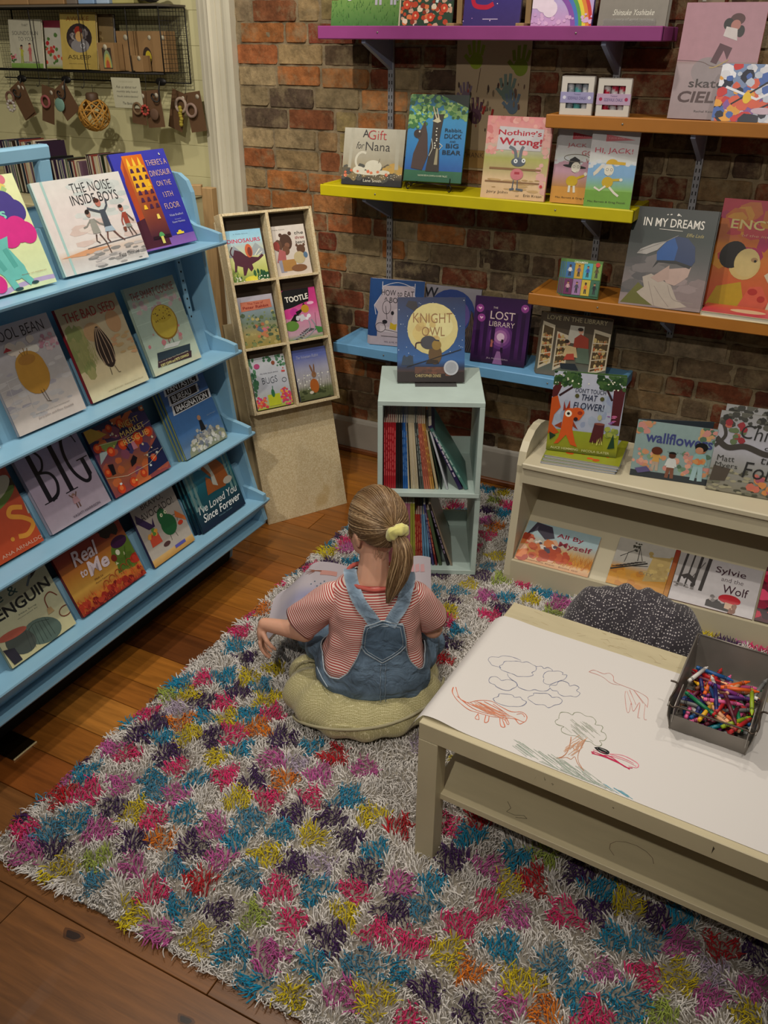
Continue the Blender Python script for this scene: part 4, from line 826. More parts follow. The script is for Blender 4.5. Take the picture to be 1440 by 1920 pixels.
def A_lost(A):
    A.b((0, '200c28'), (.15, '3c1848'), (.3, '4c2060'), (.6, '3c1850'), (1, '2c103c'))
    for r, c in ((.22, '5c2c70'), (.17, '7c4488'), (.12, 'a068a0'), (.07, 'd8b8d0')): A.e(c, .52, .42, r)
    for x in (.06, .2, .34, .72, .86): A.r('2a0e38', x, .1, x+.07, .8)
    for x, y in ((.1, .82), (.14, .68), (.9, .88)): A.e('8c3c88', x, y, .07).p('e8b8d8', (x, y-.02), (x+.035, y+.012), (x+.02, y+.022), (x, y+.01), (x-.02, y+.022), (x-.035, y+.012))
    A.t('c8b8b8', 'THE', .38, .85, .028).t('d0bcb8', 'LOST', .52, .74, .12, .44, bold=.0).t('d0bcb8', 'LIBRARY', .52, .61, .075, .46, bold=-.002)
    A.person('a06858', '8c4830', 'a85c58', '2c1430', .37, .18, .2, ((.3, .3),)).person('20141c', '140c14', '6c4478', '201028', .56, .18, .22, ((-.3, .3),)); A.p('8c6090', (.42, .0), (.6, .0), (.54, .2), (.48, .2)).t('b09ca8', 'JILL McDOUGALL', .5, .08, .028, .4)
def A_lovelib(A):
    A.b((0, '6c6458'), (.12, '5c645c'), (.3, '5a5448'), (1, '40301c'))
    A.t('a89c78', 'LOVE IN THE LIBRARY', .5, .93, .07, .86, bold=-.004)
    for x0, x1, y1 in ((.02, .2, .86), (.24, .42, .72), (.76, 1.0, .82)):
        A.p('c0b49c', (x0, .08), (x1, .2), (x1, y1-.05), (x0, y1)).p('4c3c24', (x0+.02, .14), (x1-.02, .24), (x1-.02, y1-.1), (x0+.02, y1-.06))
        for k in range(4): A.g('b8a068 8c7048 c8b078 a85c34', 9, x0+.03, .2+k*.13, x1-.03, .26+k*.13, .012, .025, 2).l('c0b49c', .014, (x0, .18+k*.14), (x1, .26+k*.12))
    A.p('b0aca0', (.4, .56), (.62, .56), (.62, .84), (.42, .84)).p('8c3424', (.5, .5), (.72, .48), (.7, .66), (.58, .72), (.5, .64)).e('b88870', .58, .76, .035, .04).e('2c1c14', .57, .79, .04, .028).p('586858', (.56, .26), (.76, .26), (.72, .5), (.56, .5))
    A.p('c0a87c', (.36, .34), (.58, .34), (.54, .5), (.4, .52)).e('b88870', .42, .56, .03, .035).e('2c1c14', .4, .58, .035, .03).p('a84030', (.38, .28), (.54, .3), (.52, .4), (.42, .38)).p('242c34', (.34, .22), (.56, .24), (.62, .14), (.36, .14))
def A_owlbook(A):
    A.b((0, '1c1410'), (.13, '3c2c2c'), (.18, '1c2c4c'), (.26, '2c5c98'), (.45, '244c84'), (1, '182448')); A.g('c8d8e8 e8f0f8', 60, 0, .3, 1, 1, .003, .007)
    A.e('c8bc80', .52, .63, .375).e('c8b470', .42, .58, .2, .12).e('d0c890', .62, .66, .2, .14).g('c0a868 b89c60', 14, .3, .5, .6, .75, .03, .07)
    A.p('201c24', (.12, .9), (.25, .84), (.3, .88), (.28, .95), (.16, .96)).t('8c6840', 'KNIGHT', .52, .755, .115, .58, bold=-.002, bend=-.06).t('8c6840', 'OWL', .53, .6, .11, .34, bold=-.002)
    A.p('2c3c50', (.06, .2), (.24, .2), (.23, .3), (.08, .3)).g('2c3c50', 5, .07, .3, .23, .31, .015, .02).r('241c1c', 0, 0, 1, .12).r('5c3c30', .26, .1, .84, .18).g('6c4434 4c342c', 16, .28, .08, .84, .17, .03, .05, .5)
    A.e('5c4424', .56, .33, .1, .12).e('3c3c44', .46, .47, .12, .08).e('8c7030', .58, .44, .07, .06).c('3a1818', .02, (.36, .47), (.28, .46), (.27, .4)); A.l('2c2c34', .02, (.55, .5), (.62, .49)).l('14120f', .012, (.14, .18), (.5, .27), (.95, .39)).p('2c2018', (.42, .22), (.62, .22), (.6, .26), (.46, .27))
    A.e('b0b4bc', .8, .17, .11).e('989ca4', .8, .17, .085).t('c8b47c', 'CHRISTOPHER DENISE', .46, .075, .035, .38)
# --- purple shelf
Z = 1.865
book('picture book with a pale horse on green grass, left end of the purple shelf', A_uni1, (-1.900, 3.262, Z), 0, .287, 8, .29, .012, 'd8d0b8')
book('dark green picture book of red flowers on the purple shelf', A_uni2, (-1.611, 3.270, Z), 0, .205, 8, .29, .012, '284030')
book('dark purple picture book with a red-tailed horse, on the purple shelf', A_uni3, (-1.362, 3.272, Z), 0, .212, 8, .27, .014, '241c50')
book('rainbow picture book on the purple shelf', A_uni4, (-1.108, 3.270, Z), 0, .213, 8, .26, .016, '5048a0')
gb = book('grey-brown picture book at the right end of the purple shelf', A_grey, (-.868, 3.245, Z), 3, .22, 12, .29, .012, '8c867c')
copy_behind(gb, 1, .012, 'extra copy behind the grey-brown book on the purple shelf', dx=.006)
for xx, lb in ((-1.395, 'left of the dark purple book'), (-1.135, 'left of the rainbow book')):
    t = thing('book_stand', 'pale wooden book stand foot on the purple shelf, '+lb, 'stand', (xx, 3.25, Z)); mb = MB(); mb.box((0, .03, .006), (.03, .09, .012), bev=.001); mb.build('foot', MATS['pale_oak'], t); mb = MB(); mb.box((0, .07, .08), (.02, .008, .14), bev=.001); mb.build('back_post', MATS['pale_oak'], t)
t = thing('acrylic_ledge', 'clear plastic lip in front of the grey-brown book on the purple shelf', 'book holder', (-.85, 3.232, Z)); mb = MB(); mb.box((.09, 0, .012), (.17, .002, .024)); mb.box((.09, .02, .001), (.17, .04, .002))
gm = mat('clear_plastic', hx('e8e8e8'), rough=.1); gm.node_tree.nodes['Principled BSDF'].inputs['Transmission Weight'].default_value = .9; mb.build('holder', gm, t)
# --- yellow shelf
Z = 1.301
book('cream landscape picture book with a curled white dog, left on the yellow shelf', A_nana, (-1.865, 3.26, Z), 6, .262, 14, .215, .01, '26262a')
rb = book('teal picture book with a bear by a tree, on the yellow shelf easel', A_bear, (-1.578, 3.262, Z+.032), 7, .232, 14, .315, .010, '2c5c48')
copy_behind(rb, 2, .01, '# copy behind the teal bear book on the wire easel', dx=-.006)
book('pink picture book with a long-eared grey rabbit, on the yellow shelf', A_rabbit, (-1.238, 3.222, Z), 3, .246, 9, .283, .014, 'd88c8c')
jw = book('hound in a black hat picture book, half hidden on the yellow shelf', A_jack(1, 'b890a0', 'c89040', 'b08048'), (-.967, 3.245, Z), 3, .165, 8, .257, .010, 'd8c8c0')
copy_behind(jw, 2, .01, '# extra copy behind the hound in a black hat book', dx=-.006)
book('picture book of a running hound in a yellow cap, right end of the yellow shelf', A_jack(0, '78a4cc', '6c9c3c', '80b050'), (-.838, 3.212, Z), 5, .164, 8, .259, .011, 'b8b8b0')
# wire easel
t = thing('wire_easel', 'dark wire easel with curled feet holding the teal book on the yellow shelf', 'easel', (-1.46, 3.25, Z)); ir = mat('dark_iron', hx('2a2522'), rough=.4, metal=.8)
for s in (-1, 1):
    mb = MB(); pts = [(s*.05, .12, .2), (s*.07, .03, .03), (s*.075, 0, .028)]+[(s*(.088-.010*cos(a)*(1-a/14)), -.012-.004*a/6, .02+.014*sin(a)*(1-a/14)-.002) for a in [k*.5 for k in range(12)]]; mb.tube(pts, .0022, 6); mb.build('curled_foot', ir, t)
for q in ([(-.085, .004, .03), (.085, .004, .03)], [(-.05, .12, .2), (.05, .12, .2)]): mb = MB(); mb.tube(q, .002, 6); mb.build('crossbar', ir, t)
mb = MB(); mb.tube([(0, .12, .2), (0, .19, .003)], .002, 6); mb.build('back_leg', ir, t)
# --- upper orange shelf
Z = 1.596
book('tall pink and grey picture book of a child in dungarees on the upper orange shelf', A_skate, (-.600, 3.262, Z), 2, .25, 12, .345, .012, 'b83830', back='a02c28')
book('busy multicoloured comic book at the right of the upper orange shelf', A_comic, (-.452, 3.225, Z), -2, .25, 14, .17, .012, '5878a8')
# --- lower orange shelf
Z = .969
db = book('small green board book with eight figures, front of the stack on the lower orange shelf', A_dreamers, (-.885, 3.225, Z), 5, .136, 12, .137, .016, '6c8c48', name='board_book')
copy_behind(db, 3, .016, '# board book behind the front one with eight figures', dx=-.010)
ib = book('large dark picture book with a head in a blue cap on the lower orange shelf', A_indreams, (-.668, 3.222, Z), 3, .290, 14, .345, .010, '101818', fan=2)
copy_behind(ib, 1, .012, 'extra copy behind the large dark book with a blue cap', dx=.004)
book('large red and orange picture book with two pale faces on the lower orange shelf', A_ency, (-.385, 3.345, Z), 0, .33, 10, .375, .012, 'a02838')
T = Matrix.Translation((-.372, 3.200, Z+.019)) @ Matrix.Rotation(rad(-90), 4, 'X')
def A_enc2(A): A.b((0, 'b83c50'), (.5, 'c83c44'), (1, 'c85c38')); A.e('d8b890', .5, .5, .2, .2)
T = Matrix.Translation((-.372, 3.207, Z+.019)) @ Matrix.Rotation(rad(-1), 4, 'Z') @ Matrix.Rotation(rad(-90), 4, 'X')
book('red picture book lying flat in front of the two pale faces', A_enc2, None, 0, .30, 0, .125, .018, 'd8c8a0', T=T)
# --- blue shelf
Z = .642
eb = book('blue and grey picture book with curtains round the title, left on the blue shelf', A_eat, (-1.735, 3.262, Z), 12, .232, 11, .282, .010, 'b0a8b0')
copy_behind(eb, 2, .01, '# extra copy behind the book with curtains round the title', dx=-.008)
book('shaped picture book with a rounded moon face, half hidden on the blue shelf', A_moonface, (-1.525, 3.345, Z), 4, .25, 12, .265, .010, '3c3844')
book('dark purple picture book of two glowing figures, on the blue shelf', A_lost, (-1.258, 3.262, Z), 5, .233, 9, .268, .012, '28103c', fan=8)
lb_ = book('brown picture book of tall library shelves, right on the blue shelf', A_lovelib, (-.965, 3.245, Z), 4, .275, 10, .245, .008, 'c8b898')
copy_behind(lb_, 3, .008, '# extra copy behind the brown book of tall library shelves', dx=-.004)
# --- cube top
book('dark blue picture book with a big yellow moon, standing on the mint cube', A_owlbook, (-1.293, 2.645, .738), 28, .242, 20, .298, .012, '141c38')
t = thing('acrylic_stand', 'clear plastic stand under the yellow moon book on the mint cube', 'book stand'); t.location = (-1.28, 2.66, .735); t.rotation_euler = (0, 0, rad(28)); mb = MB(); mb.box((.12, -.012, .001), (.15, .05, .002)); mb.box((.12, .06, .07), (.12, .002, .14), T=Matrix.Rotation(rad(-15), 4, 'X')); mb.build('stand', gm, t)
# ------------------------------------------------------------------ six small books in the leaning display
def A_dino(A):
    A.b((0, '5c7c3c'), (.2, 'b0b860'), (.45, 'c8cc88'), (.7, 'b0bcb8'), (.8, '9cc8d8'), (1, '88bcd8')); A.p('8c949c', (0, .5), (.2, .72), (.5, .5)).p('98a0a4', (.5, .5), (.8, .74), (1, .6), (1, .5))
    A.t('c02c4c', 'DINOSAURS', .5, .8, .075, .9, bold=.02).t('4c6070', 'a little book', .45, .93, .018, .4)
    A.p('4c2030', (.12, .5), (.2, .64), (.36, .6), (.5, .5), (.8, .46), (.92, .52), (.96, .48), (.8, .4), (.6, .34), (.62, .26), (.54, .2), (.48, .28), (.38, .14), (.32, .14), (.34, .3), (.2, .34), (.16, .22), (.1, .22), (.14, .4)).c('4c2030', .03, (.14, .5), (.08, .6), (.16, .7)).e('c86038', .58, .6, .1, .13).e('7c3428', .6, .58, .06, .09).l('d8d8c8', .025, (.72, .5), (.88, .62)).l('d8d8c8', .02, (.8, .5), (.94, .56))
    A.e('d0c840', .55, .06, .22, .06).g('2c5c34 1c4c2c', 14, .62, .04, 1, .2, .03, .06, 2.4).g('e8e8d8', 10, .62, .02, .98, .12, .012, .02).g('2c5c34 e8e8d8', 14, .1, .02, .3, .12, .015, .03).grass('4c7c34', 20, 0, .0, .2, .2, .12)
def A_bears(A):
    A.b((0, 'c8bcb0'), (1, 'd0c8c0')); A.e('4c3428', .42, .68, .17, .16).e('4c3428', .3, .82, .05).e('4c3428', .56, .84, .05).e('5c4030', .2, .62, .1, .12).e('7c5440', .44, .62, .07, .05).e('8c3c34', .14, .62, .09, .09).e('6c4834', .38, .52, .1, .09)
    A.p('a85c5c', (.08, .3), (.34, .3), (.36, .5), (.2, .56)).p('8c8c9c', (.14, .1), (.3, .1), (.34, .34), (.12, .34)).p('a87c44', (.22, .12), (.6, .12), (.6, .34), (.22, .34)).e('5c4030', .8, .52, .12, .09).e('5c4030', .7, .6, .035).e('5c4030', .9, .6, .035).e('b8a880', .72, .36, .16, .12).e('54708c', .9, .4, .06, .06).e('7c5438', .66, .16, .22, .07)
    for s, y, c in (('the', .84, '2c3028'), ('three', .75, '8c2c2c'), ('bears', .66, '2c3028')): A.t(c, s, .82, y, .06, .26, shear=.2)
    A.t('8c8478', 'a little book', .25, .93, .018, .4)
def A_plainrabbit(A):
    A.b((0, '8c8044'), (.25, 'a09058'), (.5, '6c7c6c'), (.72, '7c8c94'), (.9, 'a8a4b0'), (1, 'aca8b4')); A.g('5c6c44 788454 a89c64 4c5c44', 90, 0, 0, 1, .66, .02, .06).p('b86c54', (.08, .72), (.94, .74), (.93, .9), (.1, .9)).t('7c1c18', 'The Tale of', .5, .855, .04, .44, bold=.01).t('7c1c18', 'Peter Rabbit', .5, .785, .055, .72, bold=.02)
    A.g('b87850 a86848', 12, .35, .2, .65, .45, .03, .06).g('54687c', 5, .42, .3, .56, .4, .04, .06).g('c0687c', 4, .6, .26, .72, .36, .03, .04)
def A_train(A):
    A.b((0, '5c8c44'), (.12, 'b898a8'), (.5, 'c8789c'), (.7, 'c03c80'), (1, 'b82c78')); A.p('121214', (0, .62), (.3, .66), (.5, .7), (.76, .74), (.8, .86), (.82, 1), (.1, 1), (0, .94)).t('e8e4d8', 'TOOTLE', .44, .82, .11, .66, bold=.025, a=3, bend=-.1).e('c83c88', .12, .54, .14, .1).e('b8308c', .3, .56, .12, .08).e('e0b0c8', .8, .7, .1, .03)
    A.p('14120f', (.36, .5), (.46, .52), (.66, .66), (.6, .72), (.5, .6), (.34, .56)).e('b88c24', .62, .6, .11, .08).p('14120f', (.1, .36), (.4, .38), (.46, .5), (.3, .52)).g('e0e0e8 c8c8d0', 14, .3, .38, .7, .46, .04, .07).e('5c8438', .16, .3, .2, .1)
    for k in range(9): A.l('4c4c50', .03, (.2+.07*k-.002*k*k, .04+.045*k-.003*k*k), (.34+.06*k, .0+.045*k-.003*k*k))
    A.c('8c9098', .03, (.12, .04), (.4, .1), (.66, .22), (.66, .36)).c('8c9098', .03, (.3, .0), (.6, .08), (.82, .22), (.74, .38)).l('7c2c4c', .01, (.84, .2), (.88, .5)).p('3c7c3c', (.86, .1), (1, .1), (1, .2), (.8, .24))
def A_bugs(A):
    A.b((0, 'a8b03c'), (.2, 'b0b4b0'), (.4, 'b4b8c4'), (1, 'c8ccd4')); A.g('3c6c4c 548464 2c5c44', 26, 0, .3, .14, 1, .025, .05, 2).g('3c6c4c 548464', 18, .76, .78, 1, 1, .03, .05).g('3c6c4c', 8, .4, .9, .6, 1, .03, .05); A.g('c83c4c d8583c e08048 c83c7c', 40, 0, .0, .3, .24, .025, .05).g('c83c6c d8583c e0a040 c83c7c', 46, .7, .0, 1, .34, .025, .05).r('b8c02c', .34, .04, .68, .26).e('2c6c44', .5, .28, .05, .08).l('2c6c44', .02, (.5, .3), (.52, .42))
    A.t('1c2c3c', 'BUGS', .48, .54, .12, .42, bold=-.02, wob=.08).t('5c5c6c', 'My little book about', .5, .68, .03, .5).e('b84c7c', .2, .84, .08, .05).e('8c4c34', .66, .86, .05, .04).ring('2c3444', .88, .5, .06, .04, .01).g('c84c4c', 5, .86, .66, .92, .74, .02, .03)
def A_meadow(A):
    A.b((0, '4c5434'), (.2, '68704c'), (.3, 'a8a4a0'), (.6, '9c9cb0'), (.85, '5c68a8'), (1, '5460a4')); A.g('3c4428 5c6440', 30, 0, 0, 1, .18, .04, .08, .5).g('d8d8d0', 26, 0, .2, 1, .5, .015, .03)
    for k in range(12): A.l('2c3424', .006, (.05+.08*k, .12), (.08+.082*k, .32+.1*(k % 3)))
    A.e('a85c24', .48, .26, .13, .14).e('8c6444', .52, .48, .07, .06).e('7c5840', .47, .6, .025, .09, a=14).e('7c5840', .55, .6, .022, .09, a=-8).e('d0c8b8', .36, .14, .06, .03).e('14100c', .53, .49, .01).t('a8acc8', 'The Velveteen Rabbit', .42, .85, .06, .66, shear=.2)
for (x, z, w, h, f, lb, sc) in ((.017, .998, .157, .203, A_dino, 'small picture book with a horned dinosaur, top left pocket of the leaning display', '88bcd8'), (.207, .998, .160, .203, A_bears, 'small white picture book with brown bears, top right pocket of the leaning display', 'c8bca8'),
    (.020, .744, .157, .203, A_plainrabbit, 'small green and tan picture book, middle left pocket of the leaning display', '8c8c7c'), (.213, .742, .160, .208, A_train, 'small pink and black picture book, middle right pocket of the leaning display', 'b82c78'),
    (.026, .493, .160, .210, A_bugs, 'small white picture book bordered with flowers, bottom left pocket of the leaning display', 'b8bcc0'), (.222, .493, .158, .212, A_meadow, 'small violet picture book with a brown hare, bottom right pocket of the leaning display', '6068a0')):
    b = book(lb, f, None, 0, w, 0, h, .006, sc, T=MB_T @ Matrix.Translation((x, -.050, z)) @ Matrix.Rotation(rad(-5), 4, 'X'), group='small picture books in the leaning display')
# ------------------------------------------------------------------ low bookcase
def A_squirrel(A):
    A.b((0, '5c6420'), (.08, '8c9024'), (.28, '8c9828'), (.2801, 'a0a8bc'), (1, 'b0b4c4')); A.g('8c98b4 98a4b8', 16, .1, .35, .9, .75, .03, .07, 1.6)
    A.l('4c1418', (.13, .05), (.0, .68), (.1, .86), (.3, .92)).p('4c1820', (.86, .4), (.98, .4), (1, .86), (.84, .88)).l('2c1418', .03, (.84, .7), (.7, .9)).l('2c1418', .03, (.1, .7), (.36, .88)); A.g('1c3c1c 2c4c24 3c5c2c', 70, 0, .84, .38, 1, .02, .05).g('1c3c1c 2c4c24 3c5c2c', 70, .62, .84, 1, 1, .02, .05).g('e0e0c8', 22, .02, .82, .98, .98, .008, .014)
    A.t('16203c', "DON'T TOUCH", .53, .79, .055, .42, bold=.002).t('16203c', 'THAT', .52, .71, .075, .22, bold=.012, shear=.15).t('16203c', 'FLOWER!', .53, .6, .085, .42, bold=.006, shear=.1).e('4c4c24', .35, .72, .03).e('4c4c24', .7, .71, .03)
    A.p('b84c14', (.0, .22), (.06, .2), (.16, .24), (.04, .34), (.06, .46), (.14, .56), (.08, .7), (-.02, .66), (-.02, .4)).p('c8541c', (.2, .5), (.22, .56), (.3, .56), (.4, .54), (.46, .48), (.42, .42), (.34, .42), (.34, .3), (.4, .14), (.44, .08), (.34, .1), (.26, .22), (.16, .1), (.1, .09), (.16, .18), (.18, .3)).e('c8541c', .38, .52, .1, .055).e('8c2c18', .42, .51, .035, .025).p('8c2c18', (.18, .52), (.18, .64), (.22, .54), (.26, .66), (.27, .56)).e('e8e0d0', .26, .49, .048).e('14120f', .26, .49, .022).p('8c3418', (.34, .4), (.42, .3), (.34, .34)).p('8c3418', (.18, .38), (.08, .32), (.18, .3)).e('301418', .37, .43, .03, .025)
    A.p('4c1c20', (.6, .16), (.78, .16), (.78, .4), (.64, .4)).e('7c4438', .71, .4, .075, .015).e('a8a878', .7, .48, .03, .035).g('7c8c3c 98a048', 14, .8, .26, .96, .36, .03, .05).g('b05c84 8c5c9c', 8, .82, .42, .96, .54, .02, .04, .4).p('1c3c24', (.86, .1), (.96, .12), (.92, .3)).p('1c3420', (.04, .14), (.12, .2), (.02, .24)).grass('c8c864', 8, .6, .13, .85, .16, .08)
    A.t('c8c890', 'ALICE HEMMING   NICOLA SLATER', .48, .045, .03, .84, bold=.01)
def A_wallf(A):
    A.b((0, '2c343c'), (.11, '303840'), (.1101, '88a0a0'), (1, '8ca4a4')); A.g('6c8c74 7c9c80 c88c84 c8906c 54705c d8a08c', 60, 0, .12, 1, .5, .02, .05).g('c8906c c88c84 6c8c74', 20, .0, .8, .2, 1, .02, .05).g('c8a070 c88c84 54705c', 24, .8, .78, 1, 1, .025, .05)
    A.t('404880', 'wallflowers', .55, .73, .19, .84, bold=.022).t('4c6868', 'Maggie P. Chang', .56, .5, .03, .26)
    A.person('b07850', '5c2c1c', 'c89c54', 'b0a090', .3, .14, .42, ((.3, -.3), (-.3, -.3))).person('4c2c20', '14100f', 'd0d4d4', '7c5040', .5, .04, .5, ((-.25, -.5), (.25, -.5))).person('a87050', '121416', '88b0b0', '98b8c0', .84, .06, .68, ((-.2, -.3), (.25, -.5))); A.e('5c2c1c', .3, .5, .07, .07).e('121416', .84, .66, .08, .08).e('b88468', .82, .6, .05, .06).g('c87848 c8905c', 8, .76, .38, .9, .44, .03, .04).p('5c5484', (.05, .14), (.2, .2), (.26, .12), (.1, .06))
def A_forest(A):
    A.b((0, '7c7868'), (.3, '8c8c88'), (.6, 'a8a8b4'), (1, '8c8c8c')); A.g('2c2c28 3c3c38 54544c', 60, 0, .84, 1, 1, .02, .06).g('6c6c5c 4c4c40 98947c', 80, 0, 0, 1, .3, .02, .05, .5).c('3c3834', .07, (0, .66), (.15, .56), (.35, .6), (.6, .54), (.8, .58)).c('3c3834', .04, (.0, .55), (.1, .7), (.05, .85)).p('4c443c', (.02, .12), (.2, .14), (.24, .3), (.04, .32)).g('8c2c34 a85c4c 5c6c4c', 14, .1, .6, .3, .9, .03, .05).g('c8844c c06c5c a05868', 16, .5, .06, .8, .26, .03, .06)
    A.t('282828', 'Children', .66, .78, .17, .78, bold=-.006, shear=.12, wob=.03).t('282828', 'of', .62, .62, .06, .1, shear=.2).t('282828', 'the', .68, .47, .1, .26, bold=-.006, shear=.15).t('282828', 'Forest', .72, .32, .2, .66, bold=-.004, shear=.12).t('343430', 'Matt', .16, .42, .07, .2, wob=.05).t('343430', 'Myers', .18, .33, .07, .26, wob=.05)
def A_foxcubs(A):
    A.b((0, 'c89060'), (.12, 'd0a878'), (.2, 'c88428'), (.4, 'c8a060'), (.7, 'a8c0c8'), (1, '98b4bc')); A.grass('c87c18 d89828 b86c14', 120, .35, .1, 1, .26, .26).g('b8502c d07840 c8603c a84028 d8a888', 60, 0, .1, .5, .62, .03, .09).g('b8441c c8582c', 20, .42, .2, .75, .4, .03, .06).p('3c3848', (.04, .66), (.12, 1), (.34, .96), (.42, .7), (.3, .62), (.16, .8)).g('e0d8d0 4c4858', 12, .14, .34, .48, .56, .02, .04)
    A.t('8c1c34', 'All By', .62, .78, .13, .36, bold=.012).t('8c1c34', 'Myself', .72, .58, .16, .44, bold=.012).t('7c4c34', 'Stephanie Shaw   Emilie Gill', .5, .06, .035, .7)
def A_stairs(A):
    A.b((0, 'c08428'), (.35, 'c08c34'), (.5, 'a8a49c'), (1, 'b4b0a8')); A.g('c88c24 b8781c', 20, 0, .0, .6, .4, .05, .1).p('b09860', (.6, .2), (.98, .3), (.98, .8), (.66, .74)).g('a89058 c0a868', 20, .6, .3, 1, .8, .03, .05).l('1c1814', .03, (.0, .3), (.6, .58))
    for k in range(7): A.l('241c18', .016, (.02+.06*k, .36+.03*k), (.2+.06*k, .42+.03*k))
    A.l('1c1814', .012, (.1, .6), (.4, .86), (.5, .6)).l('1c1814', .012, (.4, .86), (.42, .58)).l('1c1814', .01, (.2, .5), (.22, .72)).l('1c1814', .012, (.3, .44), (.62, .52)).g('3c3c34', 14, .28, .76, .4, .96, .01, .03).t('8c7c64', 'CITY', .62, .36, .06, .24)
def A_wolf(A):
    A.b((0, 'c4c0c4'), (.5, 'c8c4c8'), (1, 'b4b0b4')); A.p('a8a4a4', (0, .5), (.34, .5), (.34, 1), (0, 1))
    for x, w in ((.06, .03), (.15, .02), (.24, .035), (.34, .045)): A.l('3c3838', w, (x, .3), (x+.03, 1))
    A.l('4c4848', .01, (.2, .5), (.32, .9)).p('3c3838', (.06, .52), (.16, .6), (.26, .5), (.27, .38), (.25, .36), (.23, .42), (.15, .5), (.12, .46), (.1, .5)).l('3c3838', .012, (.22, .42), (.22, .34)).g('8c8888', 10, 0, .28, .3, .36, .02, .04, .4)
    A.t('3c1c2c', 'Sylvie', .64, .8, .17, .36, bold=.004).t('4c3c44', 'and the', .68, .65, .09, .26, bold=-.008).t('3c1c2c', 'Wolf', .74, .46, .17, .3, bold=.004)
    A.p('302c2c', (.44, .04), (.44, .16), (.52, .24), (.66, .2), (.76, .02)).g('b8b0b0 7c7878', 14, .46, .18, .7, .28, .02, .035).e('b81c28', .7, .26, .13, .1, a0=0, a1=180).e('c01c2c', .7, .25, .13, .07).p('c8a890', (.66, .08), (.76, .06), (.8, .18), (.66, .2)).g('7c5444 8c6454', 8, .72, .0, .78, .16, .015, .025, 2)
def A_redbook(A): A.b((0, '3c0c20'), (.3, '7c1030'), (1, '4c0c24')); A.g('b8143c d82850 8c1034 2c0818 e04870', 40, 0, 0, .6, 1, .05, .12)
SL = 59.53
def sloped(lb, f, x, w, h, t, sc, s0=.004, n=1, dz=0):
    P = (-.85+x, 2.702+.862*s0-.507*t, .0905+.507*s0+.862*t+.002); return book(lb, f, P, 0, w, SL, h, t, sc, lift=False)
sloped('wide picture book with foxes in yellow grass, leftmost on the sloped shelf', A_foxcubs, .034, .283, .178, .009, 'c8a080')
sloped('picture book with black fire escape stairs over a city, on the sloped shelf', A_stairs, .383, .202, .20, .009, '8c7c50')
sloped('second orange-spined book beside the fire escape stairs book on the sloped shelf', lambda A: A.b((0, 'b07828'), (1, '8c2c24')), .586, .016, .20, .012, 'a86c30')
sloped('white picture book with a red beret and a grey wolf, on the sloped shelf', A_wolf, .604, .281, .195, .012, '7c1c24')
sloped('crimson picture book at the right end of the sloped shelf', A_redbook, .892, .25, .215, .014, '30101c')
for k in range(3):
    T = Matrix.Translation((-.762+.004*k, 2.735+.005*k, .4995+.0105*(k+1))) @ Matrix.Rotation(rad(7-k), 4, 'Z') @ Matrix.Rotation(rad(-90), 4, 'X')
    def flat(A):
        A.b((0, '8c9024'), (.35, '8c9828'), (1, 'a0a8bc')); A.g('1c3c1c 2c4c24 3c5c2c', 26, 0, .5, .3, 1, .03, .06).g('8c2c18 b84c14 c8541c', 14, .3, .1, .9, .5, .04, .08).e('e8e0d0', .5, .34, .05).e('14120f', .5, .34, .022).p('8c9024', (.8, 0), (1, 0), (1, 1), (.9, 1))
    book(['lowest of three green and orange books lying flat on the low bookcase', 'middle of three green and orange books lying flat on the low bookcase', 'topmost of three green and orange books lying flat on the low bookcase'][k], flat, None, 0, .262, 0, .232, .010, '98a0b0', T=T, edge='x')
book('colourful picture book with an orange squirrel standing on flat copies on the low bookcase', A_squirrel, (-.762, 2.785, .532), 11, .246, 8, .287, .010, '3c5c2c', fan=7)
book('landscape picture book with three flower children on the low bookcase', A_wallf, (-.458, 2.79, .4995), 8, .258, 6, .20, .010, '303840', fan=18)
cb = book('grey woodland picture book with ornate title at the right of the low bookcase', A_forest, (-.205, 2.80, .4995), 4, .27, 14, .268, .010, '5c5c50')
copy_behind(cb, 1, .010, 'copy standing behind the grey woodland book with ornate title', dx=.012, dz=.022)
# ------------------------------------------------------------------ books spine-out in the mint cubes
SPT = mat('book_spine', attr=True, rough=.35)
def spine_book(T0, x, th, H, D, a, col, label, y=.03, marks=None, z=0.0):
    b = thing('thin_picture_book', label, 'book', group='books in the mint cubes'); b.matrix_world = T0 @ Matrix.Translation((x, y, z)) @ Matrix.Rotation(rad(-a), 4, 'Y')
    mb = MB(); c = hx(col); mb.box((th/2, .0006, H/2), (th, .0012, H), c, bev=.0003)
    for q in (0.0005, th-.0005): mb.box((q, D/2, H/2), (.001, D, H), mul(c, .9))
    if marks:
        m = hx(marks); R = random.Random(int(x*1000)); zz = .2*H
        while zz < .85*H: l = R.uniform(.008, .03); mb.box((th/2, -.0001, zz+l/2), (th*.4, .0004, l), m); zz += l+R.uniform(.003, .012)
    mb.build('cover', SPT, b)
    mb = MB(); mb.box((th/2, D/2, H/2), (max(.001, th-.0022), D-.004, H-.004)); mb.build('pages', PAGES, b); return b
TU = Matrix.Translation((-1.278, 2.464, .365+.0185)) @ Matrix.Rotation(YAWC, 4, 'Z'); TL = Matrix.Translation((-1.288, 2.500, .012+.0205)) @ Matrix.Rotation(YAWC, 4, 'Z')
